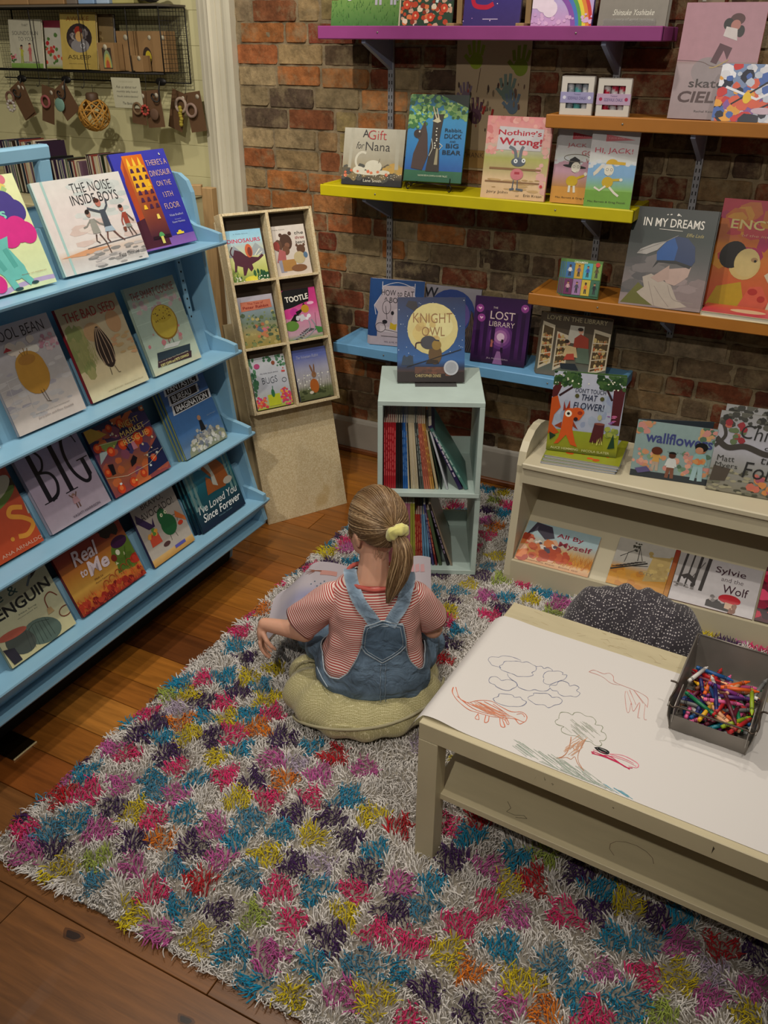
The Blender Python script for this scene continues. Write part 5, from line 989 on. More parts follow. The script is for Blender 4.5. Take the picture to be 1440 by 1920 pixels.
def run(T0, spec, where):
    od = ['first', 'second', 'third', 'fourth', 'fifth', 'sixth', 'seventh', 'eighth', 'ninth', 'tenth', 'eleventh', 'twelfth']; cnt = {}; tot = {}
    for s in spec: tot[s[5]] = tot.get(s[5], 0)+1
    for x, th, H, a, col, nm, mk in [(s[0], s[1], s[2], s[3], s[4], s[5], s[6]) for s in spec]:
        k = cnt.get(nm, 0); cnt[nm] = k+1; sp = H*.86
        spine_book(T0, x, th, H, sp, a, col, (od[k]+' from left of the '+nm+'s in the '+where+' mint cube') if tot[nm] > 1 else nm+' in the '+where+' mint cube', marks=mk)
sp = []; x = .022
for k in range(6): sp.append((x, .0068, .26, .5, 'a81420', 'thin red book', 'd85c5c')); x += .0074
for k in range(3): sp.append((x, .0080, .26, 1.0, '07070b', 'thin black book', None)); x += .0088
for k in range(3): sp.append((x, .0055, .26, 2.0, '1c5ca8', 'thin blue book', '5c8cc8')); x += .0062
for k in range(8): sp.append((x, .0046, .26, 3.2+.3*k, ['cfc2a4', 'c8b894', '2c2c24'][(k*2) % 3 if k % 4 else 0], 'thin cream book', None)); x += .0056
for k in range(2): sp.append((x, .0060, .262, 6.5, '4c5450', 'thin grey book', '8c9490')); x += .0070
for k in range(5): sp.append((x, .0066, .26, 8+.3*k, ['b86450', 'c07058', 'b8684c', 'c89048', 'b0843c'][k], 'thin salmon book', '8c3c30')); x += .0078
sp.append((x+.004, .009, .235, 11.5, 'b8a884', 'tan paperback', None)); sp.append((x+.020, .006, .235, 13, '1c2c1c', 'dark green paperback', None))
sp.append((x+.042, .007, .235, 17, 'b8bcc4', 'leaning white paperback', None)); sp.append((x+.088, .014, .275, 26, '241a48', 'leaning navy hardcover', 'b8b0c0')); sp.append((x+.110, .012, .275, 30, '4c7c74', 'leaning teal hardcover', '9cb8b0'))
run(TU, sp, 'upper')
sp = []; x = .024
for k in range(4): sp.append((x, .0085, .27, .4, '8c3c54', 'dusty rose book', None)); x += .0092
for k in range(3): sp.append((x, .009, .27, .6, 'b8c0a0', 'pale green book', None)); x += .0098
for k in range(3): sp.append((x, .0095, .27, 1.2, 'b8708c', 'pink-topped book', None)); x += .0102
for k in range(2): sp.append((x, .0095, .27, 2, 'a0a03c', 'olive yellow book', None)); x += .0102
for k in range(4): sp.append((x, .0065, .225, 3, 'b02c24', 'slim red book', 'd87c5c')); x += .0072
for k in range(3): sp.append((x, .0080, .225, 4.5, '6ca0c8', 'light blue book', None)); x += .0096
sp.append((x+.006, .009, .27, 9, '3c3c74', 'indigo leaning book', '8c8ca8')); sp.append((x+.019, .008, .25, 11, '7c1c24', 'dark red leaning book', 'c87c5c')); sp.append((x+.033, .012, .25, 13, '4c5c3c', 'moss green leaning book', None)); sp.append((x+.064, .010, .28, 17, '140f18', 'black leaning book', '8c7c98')); sp.append((x+.078, .008, .29, 19, '8c7c68', 'taupe leaning book', None))
run(TL, sp, 'lower')
# ------------------------------------------------------------------ handprint poster and chalk boxes
t = thing('handprint_poster', 'beige paper poster of painted handprints taped to the brick wall under the purple shelf', 'poster', (-1.46, WY-.016, 1.37))
mb = MB(); mb.box((.15, .0, .23), (.30, .0012, .47), hx('a08c70'))
A = Art(mb, .30, .47, lambda x, y, k: (x, -.0007-k, y-.005))
def hand(c, x, y, s, a=0):
    A.e(c, x, y, .085*s, .058*s)
    for q, l in ((-.075, .11), (-.03, .14), (.02, .145), (.065, .11)): A.l(c, .04*s, (x+q*s, y+.04*s), (x+q*1.4*s+a*.05, y+l*s))
    A.l(c, .045*s, (x-.07*s, y-.01), (x-.15*s, y+.04*s))
hand('7c8c1c', .27, .83, 1.05); hand('6c7c1c', .87, .79, 1.1, .2); hand('6c5c6c', .15, .56, .8); hand('5c6c64', .72, .6, 1); hand('546474', .8, .5, .9); hand('4c2c3c', .3, .42, 1, -.2)
A.g('3c2c24 8c2c1c 5c4438 6c5c48', 50, .05, .3, .95, .7, .006, .016, 3); A.l('8c1c14', .03, (.4, .44), (.43, .5)).l('8c1c14', .03, (.52, .4), (.54, .48)).l('4c3420', .006, (.3, .6), (.34, .78)); A.r('8c6c3c', .1, .02, .9, .16).t('4c3420', 'THANK YOU', .4, .12, .04, .5)
mb.build('paper_sheet', mat('poster_paper', attr=True, rough=.8), t)
t = thing('cardboard_strip', 'beige card strip with a screw on the brick wall behind the tall pink book', 'wall card', (-.592, WY-.014, 1.88)); mb = MB(); mb.box((.042, 0, .1), (.085, .003, .2), hx('8c7c68')); mb.build('strip', MATS['poster_paper'], t); mb = MB(); mb.box((.02, -.003, .07), (.012, .003, .014), hx('c8c4b8')); mb.build('clip', MATS['poster_paper'], t)
def chalk(label, x, y, yaw, cs, band, hh):
    t = thing('chalk_box', label, 'chalk box', (x, y, 1.597), (0, 0, rad(yaw)), 'sidewalk chalk boxes'); W, D, H = .112, .045, hh; wh = hx('cfcac2')
    mb = MB(); th = .0015
    for c, d in (((W/2, D/2, .001), (W, D, .002)), ((W/2, D/2, H-.001), (W, D, .002)), ((.001, D/2, H/2), (.002, D, H)), ((W-.001, D/2, H/2), (.002, D, H)), ((W/2, D-.001, H/2), (W, .002, H))): mb.box(c, d, wh)
    for c, d in (((.01, .001, H/2), (.02, .002, H)), ((W-.01, .001, H/2), (.02, .002, H)), ((W/2, .001, .011), (W-.04, .002, .022)), ((W/2, .001, H-.011), (W-.04, .002, .022))): mb.box(c, d, wh)
    mb.build('carton', SPT, t)
    mb = MB(); mb.box((W/2, -.0006, H*.46), (W+.001, .0012, .034), hx(band)); A = Art(mb, W, .034, lambda x_, y_, k: (x_, -.0013-k, H*.46-.017+y_)); A.t('5c5484', 'SIDEWALK CHALK', .5, .45, .3, .56, bold=.01).t('5c5484', 'Twisted', .5, .8, .14, .2).e('a82c54' if band == 'b9a0bc' else 'd8d8e8', .12, .5, .05).e('a82c54' if band == 'b9a0bc' else 'd8d8e8', .88, .5, .05); mb.build('paper_band', SPT, t)
    for k, (c1, c2) in enumerate(cs):
        mb = MB(); xx = .03+k*.026; n = 20
        G = [[(xx+.0125*cos(a), .022+.0125*sin(a), .004+(H-.008)*j/n) for j in range(n+1)] for a in [2*pi*i/14 for i in range(14)]]; cc = [[hx(c1) if ((i/14*2+j/n*5) % 2) < 1 else hx(c2) for j in range(n+1)] for i in range(14)]
        mb.grid(G, close_u=True, cols=cc); mb.build('chalk_stick', SPT, t)
chalk('white chalk box with a lavender band and grey sticks on the upper orange shelf', -.962, 3.222, 8, (('8c949c', 'c8c8d0'), ('54a0a0', '8c8c98'), ('c8c8cc', '9098a4')), '9c98c0', .122)
chalk('white chalk box with a pink band and red-striped sticks on the upper orange shelf', -.835, 3.222, 8, (('b81c3c', 'd8d0d0'), ('c8c4c8', 'b82444'), ('d0c8c8', 'c02c44')), 'b9a0bc', .118)
DRAW=[
('5a6488',0.0011,[[(0.064,0.304),(0.071,0.317),(0.086,0.325),(0.101,0.327),(0.116,0.326)],[(0.064,0.304),(0.048,0.294),(0.046,0.281),(0.056,0.272),(0.064,0.267),(0.078,0.271),(0.085,0.271)],[(0.085,0.271),(0.079,0.276),(0.084,0.286),(0.084,0.300),(0.099,0.311),(0.107,0.317),(0.116,0.321),(0.123,0.321),(0.131,0.329),(0.144,0.327),(0.151,0.325),(0.158,0.323),(0.164,0.309),(0.158,0.296),(0.164,0.288),(0.156,0.277),(0.144,0.270),(0.133,0.264),(0.122,0.266),(0.106,0.265),(0.090,0.265),(0.084,0.270)],[(0.158,0.323),(0.169,0.331),(0.178,0.326),(0.185,0.335),(0.197,0.332),(0.199,0.327)],[(0.108,0.260),(0.113,0.252),(0.123,0.246),(0.135,0.242),(0.145,0.236),(0.151,0.228),(0.166,0.226),(0.178,0.229),(0.188,0.239),(0.201,0.241),(0.214,0.250),(0.218,0.262)],[(0.191,0.292),(0.187,0.296),(0.186,0.310),(0.191,0.322),(0.202,0.327),(0.212,0.335),(0.224,0.335),(0.226,0.328),(0.236,0.331),(0.237,0.314),(0.229,0.303),(0.223,0.294),(0.216,0.281),(0.209,0.274),(0.196,0.275),(0.193,0.288)],[(0.214,0.268),(0.215,0.275),(0.226,0.281),(0.226,0.296),(0.235,0.305),(0.249,0.304),(0.255,0.296),(0.265,0.305),(0.278,0.301),(0.276,0.288),(0.286,0.283),(0.282,0.266),(0.270,0.262),(0.257,0.252),(0.243,0.255),(0.237,0.262),(0.225,0.258),(0.216,0.264)],[(0.079,0.214),(0.079,0.225),(0.089,0.234),(0.100,0.232),(0.106,0.229),(0.118,0.240),(0.135,0.242),(0.144,0.235),(0.146,0.225),(0.141,0.216),(0.136,0.204),(0.122,0.199),(0.104,0.201),(0.098,0.205),(0.084,0.205),(0.079,0.214)],[(0.120,0.153),(0.115,0.159),(0.122,0.171),(0.121,0.182),(0.134,0.188),(0.148,0.194),(0.157,0.189),(0.168,0.196),(0.176,0.190),(0.187,0.188),(0.186,0.174),(0.178,0.164),(0.167,0.157),(0.156,0.151),(0.140,0.149),(0.126,0.149),(0.120,0.153)],[(0.185,0.201),(0.185,0.209),(0.193,0.219),(0.190,0.226),(0.204,0.233),(0.218,0.241),(0.229,0.238),(0.234,0.234),(0.246,0.242),(0.258,0.236),(0.258,0.222),(0.249,0.212),(0.239,0.195),(0.227,0.199),(0.210,0.191),(0.199,0.195),(0.186,0.198)]]),
('7c8468',0.0012,[[(0.273,0.173),(0.270,0.185),(0.271,0.196),(0.285,0.203),(0.296,0.200),(0.298,0.211),(0.309,0.217),(0.323,0.213),(0.338,0.217),(0.350,0.208),(0.352,0.197),(0.364,0.201),(0.370,0.195),(0.370,0.182),(0.379,0.181),(0.387,0.170),(0.385,0.157),(0.376,0.152),(0.384,0.144),(0.382,0.135),(0.372,0.132),(0.361,0.138),(0.347,0.134),(0.327,0.139),(0.313,0.134),(0.295,0.135),(0.289,0.147),(0.293,0.154),(0.276,0.152),(0.269,0.160),(0.273,0.170)]]),
('b07858',0.0016,[[(0.317,0.131),(0.323,0.110),(0.326,0.083),(0.323,0.063),(0.312,0.050),(0.322,0.058),(0.331,0.065),(0.341,0.064),(0.345,0.076),(0.357,0.060),(0.377,0.045),(0.358,0.065),(0.349,0.088),(0.348,0.121),(0.348,0.140)],[(0.331,0.110),(0.332,0.115),(0.339,0.115),(0.344,0.103),(0.339,0.096),(0.332,0.101),(0.331,0.110)]]),
('c08078',0.0011,[[(0.278,0.371),(0.286,0.384),(0.303,0.383),(0.313,0.383),(0.324,0.392),(0.336,0.385),(0.343,0.368),(0.359,0.364),(0.386,0.362),(0.410,0.359),(0.428,0.351),(0.435,0.336),(0.438,0.316)],[(0.278,0.371),(0.300,0.372),(0.318,0.368),(0.338,0.357),(0.360,0.361)],[(0.378,0.346),(0.382,0.326),(0.401,0.278),(0.406,0.281),(0.401,0.310),(0.414,0.286),(0.417,0.320),(0.421,0.317),(0.428,0.273),(0.434,0.272)],[(0.381,0.348),(0.405,0.307)],[(0.385,0.356),(0.413,0.312)],[(0.393,0.361),(0.426,0.325)],[(0.432,0.323),(0.442,0.276),(0.449,0.274)],[(0.397,0.358),(0.436,0.320)]]),
('c86a48',0.0018,[[(0.019,0.139),(0.025,0.121),(0.047,0.102),(0.082,0.091),(0.104,0.094),(0.141,0.101),(0.174,0.115),(0.191,0.120),(0.209,0.121),(0.208,0.141),(0.192,0.149),(0.170,0.138),(0.142,0.142),(0.114,0.147),(0.087,0.131),(0.070,0.110),(0.048,0.113),(0.024,0.142)],[(0.041,0.114),(0.088,0.100),(0.127,0.103)],[(0.057,0.110),(0.104,0.109),(0.166,0.118)],[(0.089,0.127),(0.148,0.115)],[(0.101,0.137),(0.154,0.129)],[(0.123,0.141),(0.170,0.123)],[(0.106,0.092),(0.107,0.075),(0.116,0.076),(0.106,0.092)],[(0.124,0.095),(0.130,0.074),(0.137,0.080),(0.132,0.098)],[(0.156,0.104),(0.168,0.082),(0.177,0.084),(0.162,0.103)],[(0.167,0.108),(0.179,0.094),(0.180,0.099),(0.169,0.111)],[(0.188,0.119),(0.202,0.109),(0.209,0.121)],[(0.184,0.136),(0.194,0.144),(0.203,0.137)]]),
('b82850',0.0035,[[(0.372,0.109),(0.386,0.107),(0.408,0.116),(0.427,0.111),(0.450,0.102),(0.463,0.107)],[(0.374,0.105),(0.395,0.108),(0.422,0.108),(0.443,0.105),(0.459,0.101)],[(0.374,0.112),(0.400,0.111),(0.431,0.108),(0.453,0.103)]]),
('d88090',0.0018,[[(0.374,0.117),(0.405,0.123),(0.435,0.134),(0.465,0.129),(0.473,0.122),(0.470,0.112),(0.454,0.109)],[(0.408,0.123),(0.437,0.126),(0.462,0.122)],[(0.413,0.119),(0.444,0.121),(0.469,0.116)]]),
('1c1c1c',0.004,[[(0.374,0.125),(0.384,0.131),(0.400,0.130),(0.406,0.126),(0.403,0.120),(0.389,0.118),(0.377,0.123)],[(0.376,0.125),(0.396,0.123),(0.405,0.123)],[(0.380,0.127),(0.403,0.125)]]),
]
BLOBS="""-1.54,0.97,P -1.48,0.93,K -1.47,1.00,S -1.42,0.96,U -1.37,0.93,Y -1.37,0.98,L -1.54,1.10,R -1.60,1.07,S -1.60,1.00,U -1.44,1.06,T -1.54,1.19,T -1.59,1.14,K -1.60,1.22,U -1.50,1.20,U -1.54,1.30,K -1.48,1.31,P -1.42,1.21,K -1.38,1.13,U -1.48,1.14,P -1.32,1.15,Y -1.26,1.15,P -1.36,1.06,K -1.31,1.05,P -1.25,1.07,U -1.20,1.11,O -1.30,0.98,G -1.26,0.94,S -1.21,1.01,K -1.11,0.98,P -1.11,1.06,S -1.11,1.13,U -1.03,1.05,R -1.03,0.98,T -1.12,0.91,Y -1.03,0.90,K -0.94,0.93,Y -0.94,1.01,U -0.85,0.95,T -0.77,0.90,T -0.86,1.04,G -0.77,1.07,P -0.77,0.97,K -0.68,0.92,Y -0.67,1.00,T -0.67,1.07,U -0.58,0.97,K -0.58,1.05,S -0.52,0.99,Y -0.58,1.13,P -0.67,1.14,Y -0.77,1.16,T -0.85,1.12,P -0.94,1.12,S -0.85,1.20,U -0.93,1.20,Y -0.86,1.30,Y -0.94,1.27,T -1.03,1.20,T -1.03,1.13,K -1.10,1.20,K -1.20,1.20,T -1.03,1.27,S -1.03,1.35,P -1.10,1.31,Y -1.10,1.39,U -1.18,1.36,P -1.25,1.31,T -1.21,1.28,S -1.26,1.24,K -1.36,1.27,T -1.32,1.23,S -1.32,1.33,P -1.38,1.36,U -1.43,1.31,Y -1.43,1.40,T -1.50,1.37,U -1.54,1.38,Y -1.55,1.46,P -1.49,1.44,U -1.43,1.48,O -1.38,1.53,T -1.37,1.49,S -1.38,1.45,Y -1.31,1.47,U -1.26,1.51,P -1.32,1.56,Y -1.25,1.41,Y -1.20,1.47,T -1.21,1.57,O -1.21,1.64,P -1.27,1.60,T -1.12,1.56,U -1.10,1.48,K -1.03,1.43,O -1.03,1.49,L -0.95,1.49,K -0.94,1.34,U -0.93,1.41,P -0.84,1.45,T -0.85,1.37,U -0.76,1.43,Y -0.85,1.57,K -0.95,1.57,R -1.03,1.57,T -0.77,1.33,U -0.79,1.24,L -0.69,1.33,T -0.68,1.27,U -0.68,1.21,P -1.31,1.73,S -1.37,1.74,Y -1.26,1.69,Y -1.37,1.61,P -1.36,1.67,U -1.43,1.58,U -1.49,1.59,Y -1.55,1.56,G -1.48,1.52,L -1.55,1.62,T -1.49,1.67,P -1.44,1.70,T -1.54,1.69,Y -1.48,1.73,U -1.61,1.67,K -1.60,1.41,T -1.62,1.51,U -0.67,1.43,R -0.59,1.27,K -0.58,1.20,U -0.52,1.31,T -0.52,1.24,S -0.50,1.15,P -0.42,1.24,P -0.42,1.16,Y -0.36,1.14,O -0.50,1.07,T -0.42,1.06,U -0.37,1.08,T -0.43,0.98,P -0.31,1.13,P -0.32,1.06,U -0.25,1.17,Y -0.31,1.23,T -0.26,1.24,U -0.36,1.22,U -0.38,1.32,P -0.37,1.27,T -0.31,1.32,K -0.21,1.38,P -0.23,1.34,P -0.36,1.40,Y -0.31,1.43,R -0.42,1.42,K -0.50,1.49,T -0.51,1.40,U -0.37,1.48,T -0.42,1.35,L -0.20,1.25,S -0.14,1.20,T -0.19,1.13,O -0.25,1.11,K -0.09,1.17,P -0.09,1.28,K -0.09,1.37,T -0.14,1.35,S -0.15,1.42,U -0.09,1.48,Y -0.02,1.40,S 0.04,1.43,K -0.01,1.31,P 0.05,1.34,Y 0.13,1.46,R -0.03,1.23,T 0.04,1.24,G 0.12,1.32,K 0.20,1.32,Y 0.21,1.39,K 0.12,1.39,L -0.15,1.48,T -0.22,1.51,U -0.42,1.50,U -0.36,1.53,R 0.03,1.50,T -0.02,1.47,U 0.20,1.48,U -0.50,1.55,R -0.57,1.49,P -0.31,1.52,G -0.21,1.42,P -1.54,2.54,Y -1.52,2.65,P -1.48,2.60,K -1.59,2.59,T -1.58,2.66,U -1.59,2.74,S -1.42,2.51,T -1.47,2.51,U -1.48,2.45,U -1.54,2.40,P -1.49,2.39,T -1.43,2.44,Y -1.60,2.40,U -1.60,2.33,T -1.61,2.25,P -1.56,2.08,O -1.60,2.03,P -1.54,1.94,P -1.50,1.86,T -1.43,1.82,U -1.32,1.82,Y -0.85,2.12,R -0.86,2.21,U -0.87,2.29,T -0.93,2.32,P -0.95,2.38,Y -0.96,2.46,U -1.05,2.49,T -0.92,2.19,T -1.17,3.35,T -1.09,3.34,Y -1.10,3.26,G -1.03,3.25,P -1.09,3.16,U -1.02,3.17,T -1.02,3.04,O -1.02,2.97,P -1.07,3.07,K -0.93,2.83,Y -0.93,2.74,S -0.93,2.67,U -0.85,2.67,G -0.86,2.62,T -0.86,2.54,K -0.79,2.56,T -0.97,2.53,T -0.95,2.59,Y -1.19,3.00,P -1.23,3.04,Y -1.19,3.08,S -1.24,3.13,P -0.77,2.69,P -0.67,2.66,T -0.70,2.59,Y -0.60,2.70,S -0.60,2.62,K -0.61,2.55,G -0.78,2.49,U -0.80,2.43,P -0.84,2.45,P -0.68,2.71,U -0.10,2.68,Y -0.05,2.69,S 0.02,2.70,K 0.08,2.69,P -0.02,2.66,U"""
# ================================================================== shag rug
RC = {'P': 'd8286c', 'K': 'c0589c', 'Y': 'd0bc10', 'T': '0e86ac', 'S': '3f84a4', 'U': '3a1450', 'O': 'dc7a10', 'R': 'b80c1c', 'G': 'a0b04c', 'L': 'b8a8be'}
rug = thing('shag_rug', 'white shag rug with blobs of pink, teal, yellow and purple on the wooden floor', 'rug', (0, 0, 0))
RX0, RX1, RY0, RY1 = -1.575, 1.15, .885, 3.40
mb = MB(); mb.box(((RX0+RX1)/2, (RY0+RY1)/2, .004), (RX1-RX0, RY1-RY0, .006)); mb.build('backing', mat('rug_backing', hx('8c857a'), rough=.95), rug)
def make_pile():
    rg = np.random.default_rng(7)
    bl = [(float(a), float(b), c) for a, b, c in (q.split(',') for q in BLOBS.split())]
    kp = []
    for q in bl:
        if all(math.hypot(q[0]-r_[0], q[1]-r_[1]) > .056 for r_ in kp): kp.append(q)
    bl = kp
    # more blobs where the photograph shows none clearly (under furniture, beyond the frame)
    names = list('PPKYTTSUUORGL'); R = random.Random(3); have = [(a, b) for a, b, c in bl]
    for i in range(4000):
        x = R.uniform(RX0, RX1); y = R.uniform(RY0, RY1)
        seen = (x < .35 and y < 1.3) or (x < -.62 and y < 2.6)
        if min(math.hypot(x-a, y-b) for a, b in have) > (.19 if seen else .108): bl.append((x, y, R.choice(names))); have.append((x, y))
    B = np.array([[a, b] for a, b, c in bl]); C = np.array([hx(RC[c]) for a, b, c in bl]); rad_ = rg.uniform(.033, .043, len(bl))
    st = .0074; xs = np.arange(RX0, RX1, st); ys = np.arange(RY0, RY1, st); X, Y = np.meshgrid(xs, ys); X = X.ravel(); Y = Y.ravel()
    X = X+rg.uniform(-st*.5, st*.5, X.size); Y = Y+rg.uniform(-st*.5, st*.5, Y.size)
    # leave out what nobody can see: well beyond the frame edge
    keep = ~((X > .62) | ((X > .35) & (Y < .95))) | (rg.random(X.size) < .15); X = X[keep]; Y = Y[keep]; n = X.size
    col = np.tile(np.array(hx('e2ddd8')), (n, 1)); 
    for s in range(0, n, 8000):
        dx = X[s:s+8000, None]-B[None, :, 0]; dy = Y[s:s+8000, None]-B[None, :, 1]; ang = np.arctan2(dy, dx); wob = 1+.22*np.sin(ang*3+B[None, :, 0]*50)+.15*np.sin(ang*5+B[None, :, 1]*70)
        d = np.hypot(dx, dy)/(rad_[None, :]*wob); k = d.argmin(1); m = d[np.arange(k.size), k] < 1; col[s:s+8000][m] = C[k[m]]
    col *= rg.uniform(.78, 1.1, (n, 1))
    L = rg.uniform(.022, .034, n); az = 3*np.sin(X*23+np.cos(Y*17)*2)+2.5*np.sin(Y*21+X*9)+rg.normal(0, .9, n); az2 = az+rg.normal(0, .8, n); lean = rg.uniform(.1, .85, n); r = rg.uniform(.0015, .0022, n)
    # edge strands flop outwards
    for cond, a in ((X < RX0+.03, pi), (Y < RY0+.03, -pi/2), (Y > RY1-.03, pi/2)): az = np.where(cond, a+rg.normal(0, .5, n), az); lean = np.where(cond, rg.uniform(1.0, 1.4, n), lean)
    # flattened where furniture, cushions and the child press on it
    def press(x0, x1, y0, y1): return (X > x0) & (X < x1) & (Y > y0) & (Y < y1)
    pr = press(-1.32, -.88, 2.45, 3.05) | press(-.87, .5, 2.68, 3.1) | (np.hypot(X+1.005, Y-1.875) < .25)
    L = np.where(pr, L*.45, L); S = 4; P = np.zeros((n, S+1, 3)); P[:, 0, 0] = X; P[:, 0, 1] = Y; P[:, 0, 2] = .006
    for i in range(S):
        t = (i+.5)/S; a = az*(1-t)+az2*t; l = np.minimum(lean*(.45+1.15*t), 1.62); d = L/S
        P[:, i+1, 0] = P[:, i, 0]+np.cos(a)*np.sin(l)*d; P[:, i+1, 1] = P[:, i, 1]+np.sin(a)*np.sin(l)*d; P[:, i+1, 2] = np.maximum(P[:, i, 2]+np.cos(l)*d*.8, .004)
    K = 3; V = np.zeros((n, S+1, K, 3))
    for k in range(K):
        a = 2*pi*k/K; side = np.stack([-np.sin(az), np.cos(az), np.zeros(n)], 1); upv = np.stack([np.cos(az)*-.5, np.sin(az)*-.5, np.full(n, .87)], 1)
        for i in range(S+1): V[:, i, k] = P[:, i]+(side*cos(a)+upv*sin(a))*(r*(1 if i < S else .75))[:, None]
    nv = (S+1)*K; base = (np.arange(n)*nv)[:, None, None]; F = []
    for i in range(S):
        for k in range(K): F.append([i*K+k, i*K+(k+1) % K, (i+1)*K+(k+1) % K, (i+1)*K+k])
    F = np.array(F)[None]+base; F = F.reshape(-1, 4); T = (np.array([[S*K, S*K+1, S*K+2]])+(np.arange(n)*nv)[:, None])
    V = V.reshape(-1, 3); me = bpy.data.meshes.new('pile'); me.vertices.add(len(V)); me.vertices.foreach_set('co', V.ravel())
    nl = F.size+T.size; me.loops.add(nl); li = np.concatenate([F.ravel(), T.ravel()]); me.loops.foreach_set('vertex_index', li.astype(np.int32))
    npy = len(F)+len(T); me.polygons.add(npy); ls = np.concatenate([np.arange(len(F))*4, len(F)*4+np.arange(len(T))*3]); me.polygons.foreach_set('loop_start', ls.astype(np.int32))
    me.update(calc_edges=True)
    me.polygons.foreach_set('use_smooth', np.ones(npy, dtype=bool))
    ca = me.color_attributes.new('Col', 'FLOAT_COLOR', 'POINT'); cc = np.ones((len(V), 4), dtype=np.float32); cc[:, :3] = np.repeat(col, nv, axis=0); ca.data.foreach_set('color', cc.ravel())
    me.materials.append(mat('rug_yarn', attr=True, rough=.9, spec=.15, sheen=.2)); return me
po = bpy.data.objects.new('pile', make_pile()); SC.collection.objects.link(po); po.parent = rug; po['kind'] = 'stuff'
# ================================================================== paper with crayon drawings
TT = Matrix.Translation((-.604, 1.376, 0)) @ Matrix.Rotation(TY, 4, 'Z')
pp = thing('drawing_paper', 'large white sheet of paper with crayon drawings covering the low table', 'paper'); pp.matrix_world = TT
mb = MB(); NX, NY = 46, 16
def paper_z(x, y):
    f = 1-y/.56
    lift = .006*math.exp(-((x-.03)/.05)**2)*(.5+f); z = .4512+.0006*sin(x*9)*sin(y*7)
    if x < .012: t = (.012-x); z = .4512+.004*f-(t*t)*(16+10*f)
    return z+lift*(1 if x >= .012 else math.exp(-((.012-x)/.02)**2)*1)
G = []; Gc = []
for i in range(NX+1):
    x = -.042+(.86+.042)*(i/NX)**1.25; row = []
    for j in range(NY+1):
        y = .018+.462*j/NY; xx = x+(.018*(j/NY) if x < .05 else 0)*(1-max(0, x)/.05); row.append((xx, y, paper_z(xx, y)))
    G.append(row)
mb.grid(G, hx('cfcbc8'))
Rw = random.Random(2)
KZ = [0.0]
def stroke(pts, w, col):
    w = w*.62; pts = [(p[0], max(.0215, p[1])) for p in pts]
    c = hx(col); out = []
    for k in range(2 if w < .003 else 1):
        q = [Vector((p[0]+Rw.uniform(-.0008, .0008), p[1]+Rw.uniform(-.0008, .0008), 0)) for p in pts]; q = smoothcurve(q, 4) if len(q) > 2 else q
        for a, b in zip(q, q[1:]):
            d = b-a
            if d.length < 1e-6: continue
            n = Vector((-d.y, d.x, 0)).normalized()*w/2
            P4 = [a-n, b-n, b+n, a+n]; KZ[0] += 2e-7; mb.face([(p.x, p.y, paper_z(p.x, p.y)+.0004+KZ[0]) for p in P4], mul(c, Rw.uniform(.95, 1.15)))
DRAW = [(n_,)+d_ for n_, d_ in zip(('cloud', 'tree', 'trunk', 'brach', 'rex', 'pink', 'pink2', 'blk'), DRAW)]
for nm, c, w, ss in DRAW:
    for s in ss: stroke(s, w, c)
def hatch(x0, x1, y0, y1, n, l, a, c, w=.0009):
    for k in range(n):
        x = Rw.uniform(x0, x1); y = Rw.uniform(y0, y1); L_ = l*Rw.uniform(.6, 1.2); stroke([(x, y), (x+L_*cos(a), y+L_*sin(a))], w, c)
tr = [p for s in [q for q in DRAW if q[0] == 'tree'][0][3] for p in s]; tx = sum(p[0] for p in tr)/len(tr); ty = sum(p[1] for p in tr)/len(tr)
hatch(tx-.035, tx+.02, ty-.02, ty+.02, 34, .03, -.5, 'a9aca0'); hatch(tx-.12, tx+.05, ty-.135, ty-.115, 46, .045, -.35, '98a498'); hatch(tx-.05, tx+.08, ty-.15, ty-.135, 26, .045, -.4, '98a498')
k_ = [p for s in [q for q in DRAW if q[0] == 'trunk'][0][3] for p in s]; kx = sum(p[0] for p in k_)/len(k_); ky = sum(p[1] for p in k_)/len(k_); hatch(kx-.02, kx+.005, ky-.02, ky+.03, 26, .03, 1.25, 'c89878'); 
rx_ = [p for s in [q for q in DRAW if q[0] == 'rex'][0][3] for p in s]; cx = sum(p[0] for p in rx_)/len(rx_); cy = sum(p[1] for p in rx_)/len(rx_); hatch(cx-.06, cx+.01, cy-.004, cy+.016, 30, .045, -.12, 'd08a6c', .0011); hatch(.42, .47, .012+.02, .03, 10, .03, -.3, '5c9cb0')
o = mb.build('sheet', mat('paper_white', attr=True, rough=.75, spec=.2), pp)
# ================================================================== metal bin
GM = mat('galvanised_metal', hx('857f78'), rough=.42, metal=.5, nscale=7, namt=.25, bump=.05, bscale=12)
TBN = Matrix.Translation((-.100, 1.600, .4535)) @ Matrix.Rotation(rad(-3), 4, 'Z')
bn = thing('metal_bin', 'grey metal stacking bin with a wire handle, full of crayons, on the low table', 'bin'); bn.matrix_world = TBN
W, D, H = .184, .288, .088
def plate(nm, poly, ax, a0, a1, m=GM): mb = MB(); mb.prism(poly, ax, a0, a1); return mb.build(nm, m, bn)
mb = MB(); mb.box((W/2, D/2+.008, .001), (W-.02, D-.026, .002)); mb.build('bottom', GM, bn)
plate('back_wall', [(D-.02, 0), (D, H), (D+.0015, H), (D-.018, 0)], 'x', .006, W-.006)
plate('front_wall', [(.018, .0), (.008, .048), (.0095, .048), (.0195, .0)], 'x', .008, W-.008)
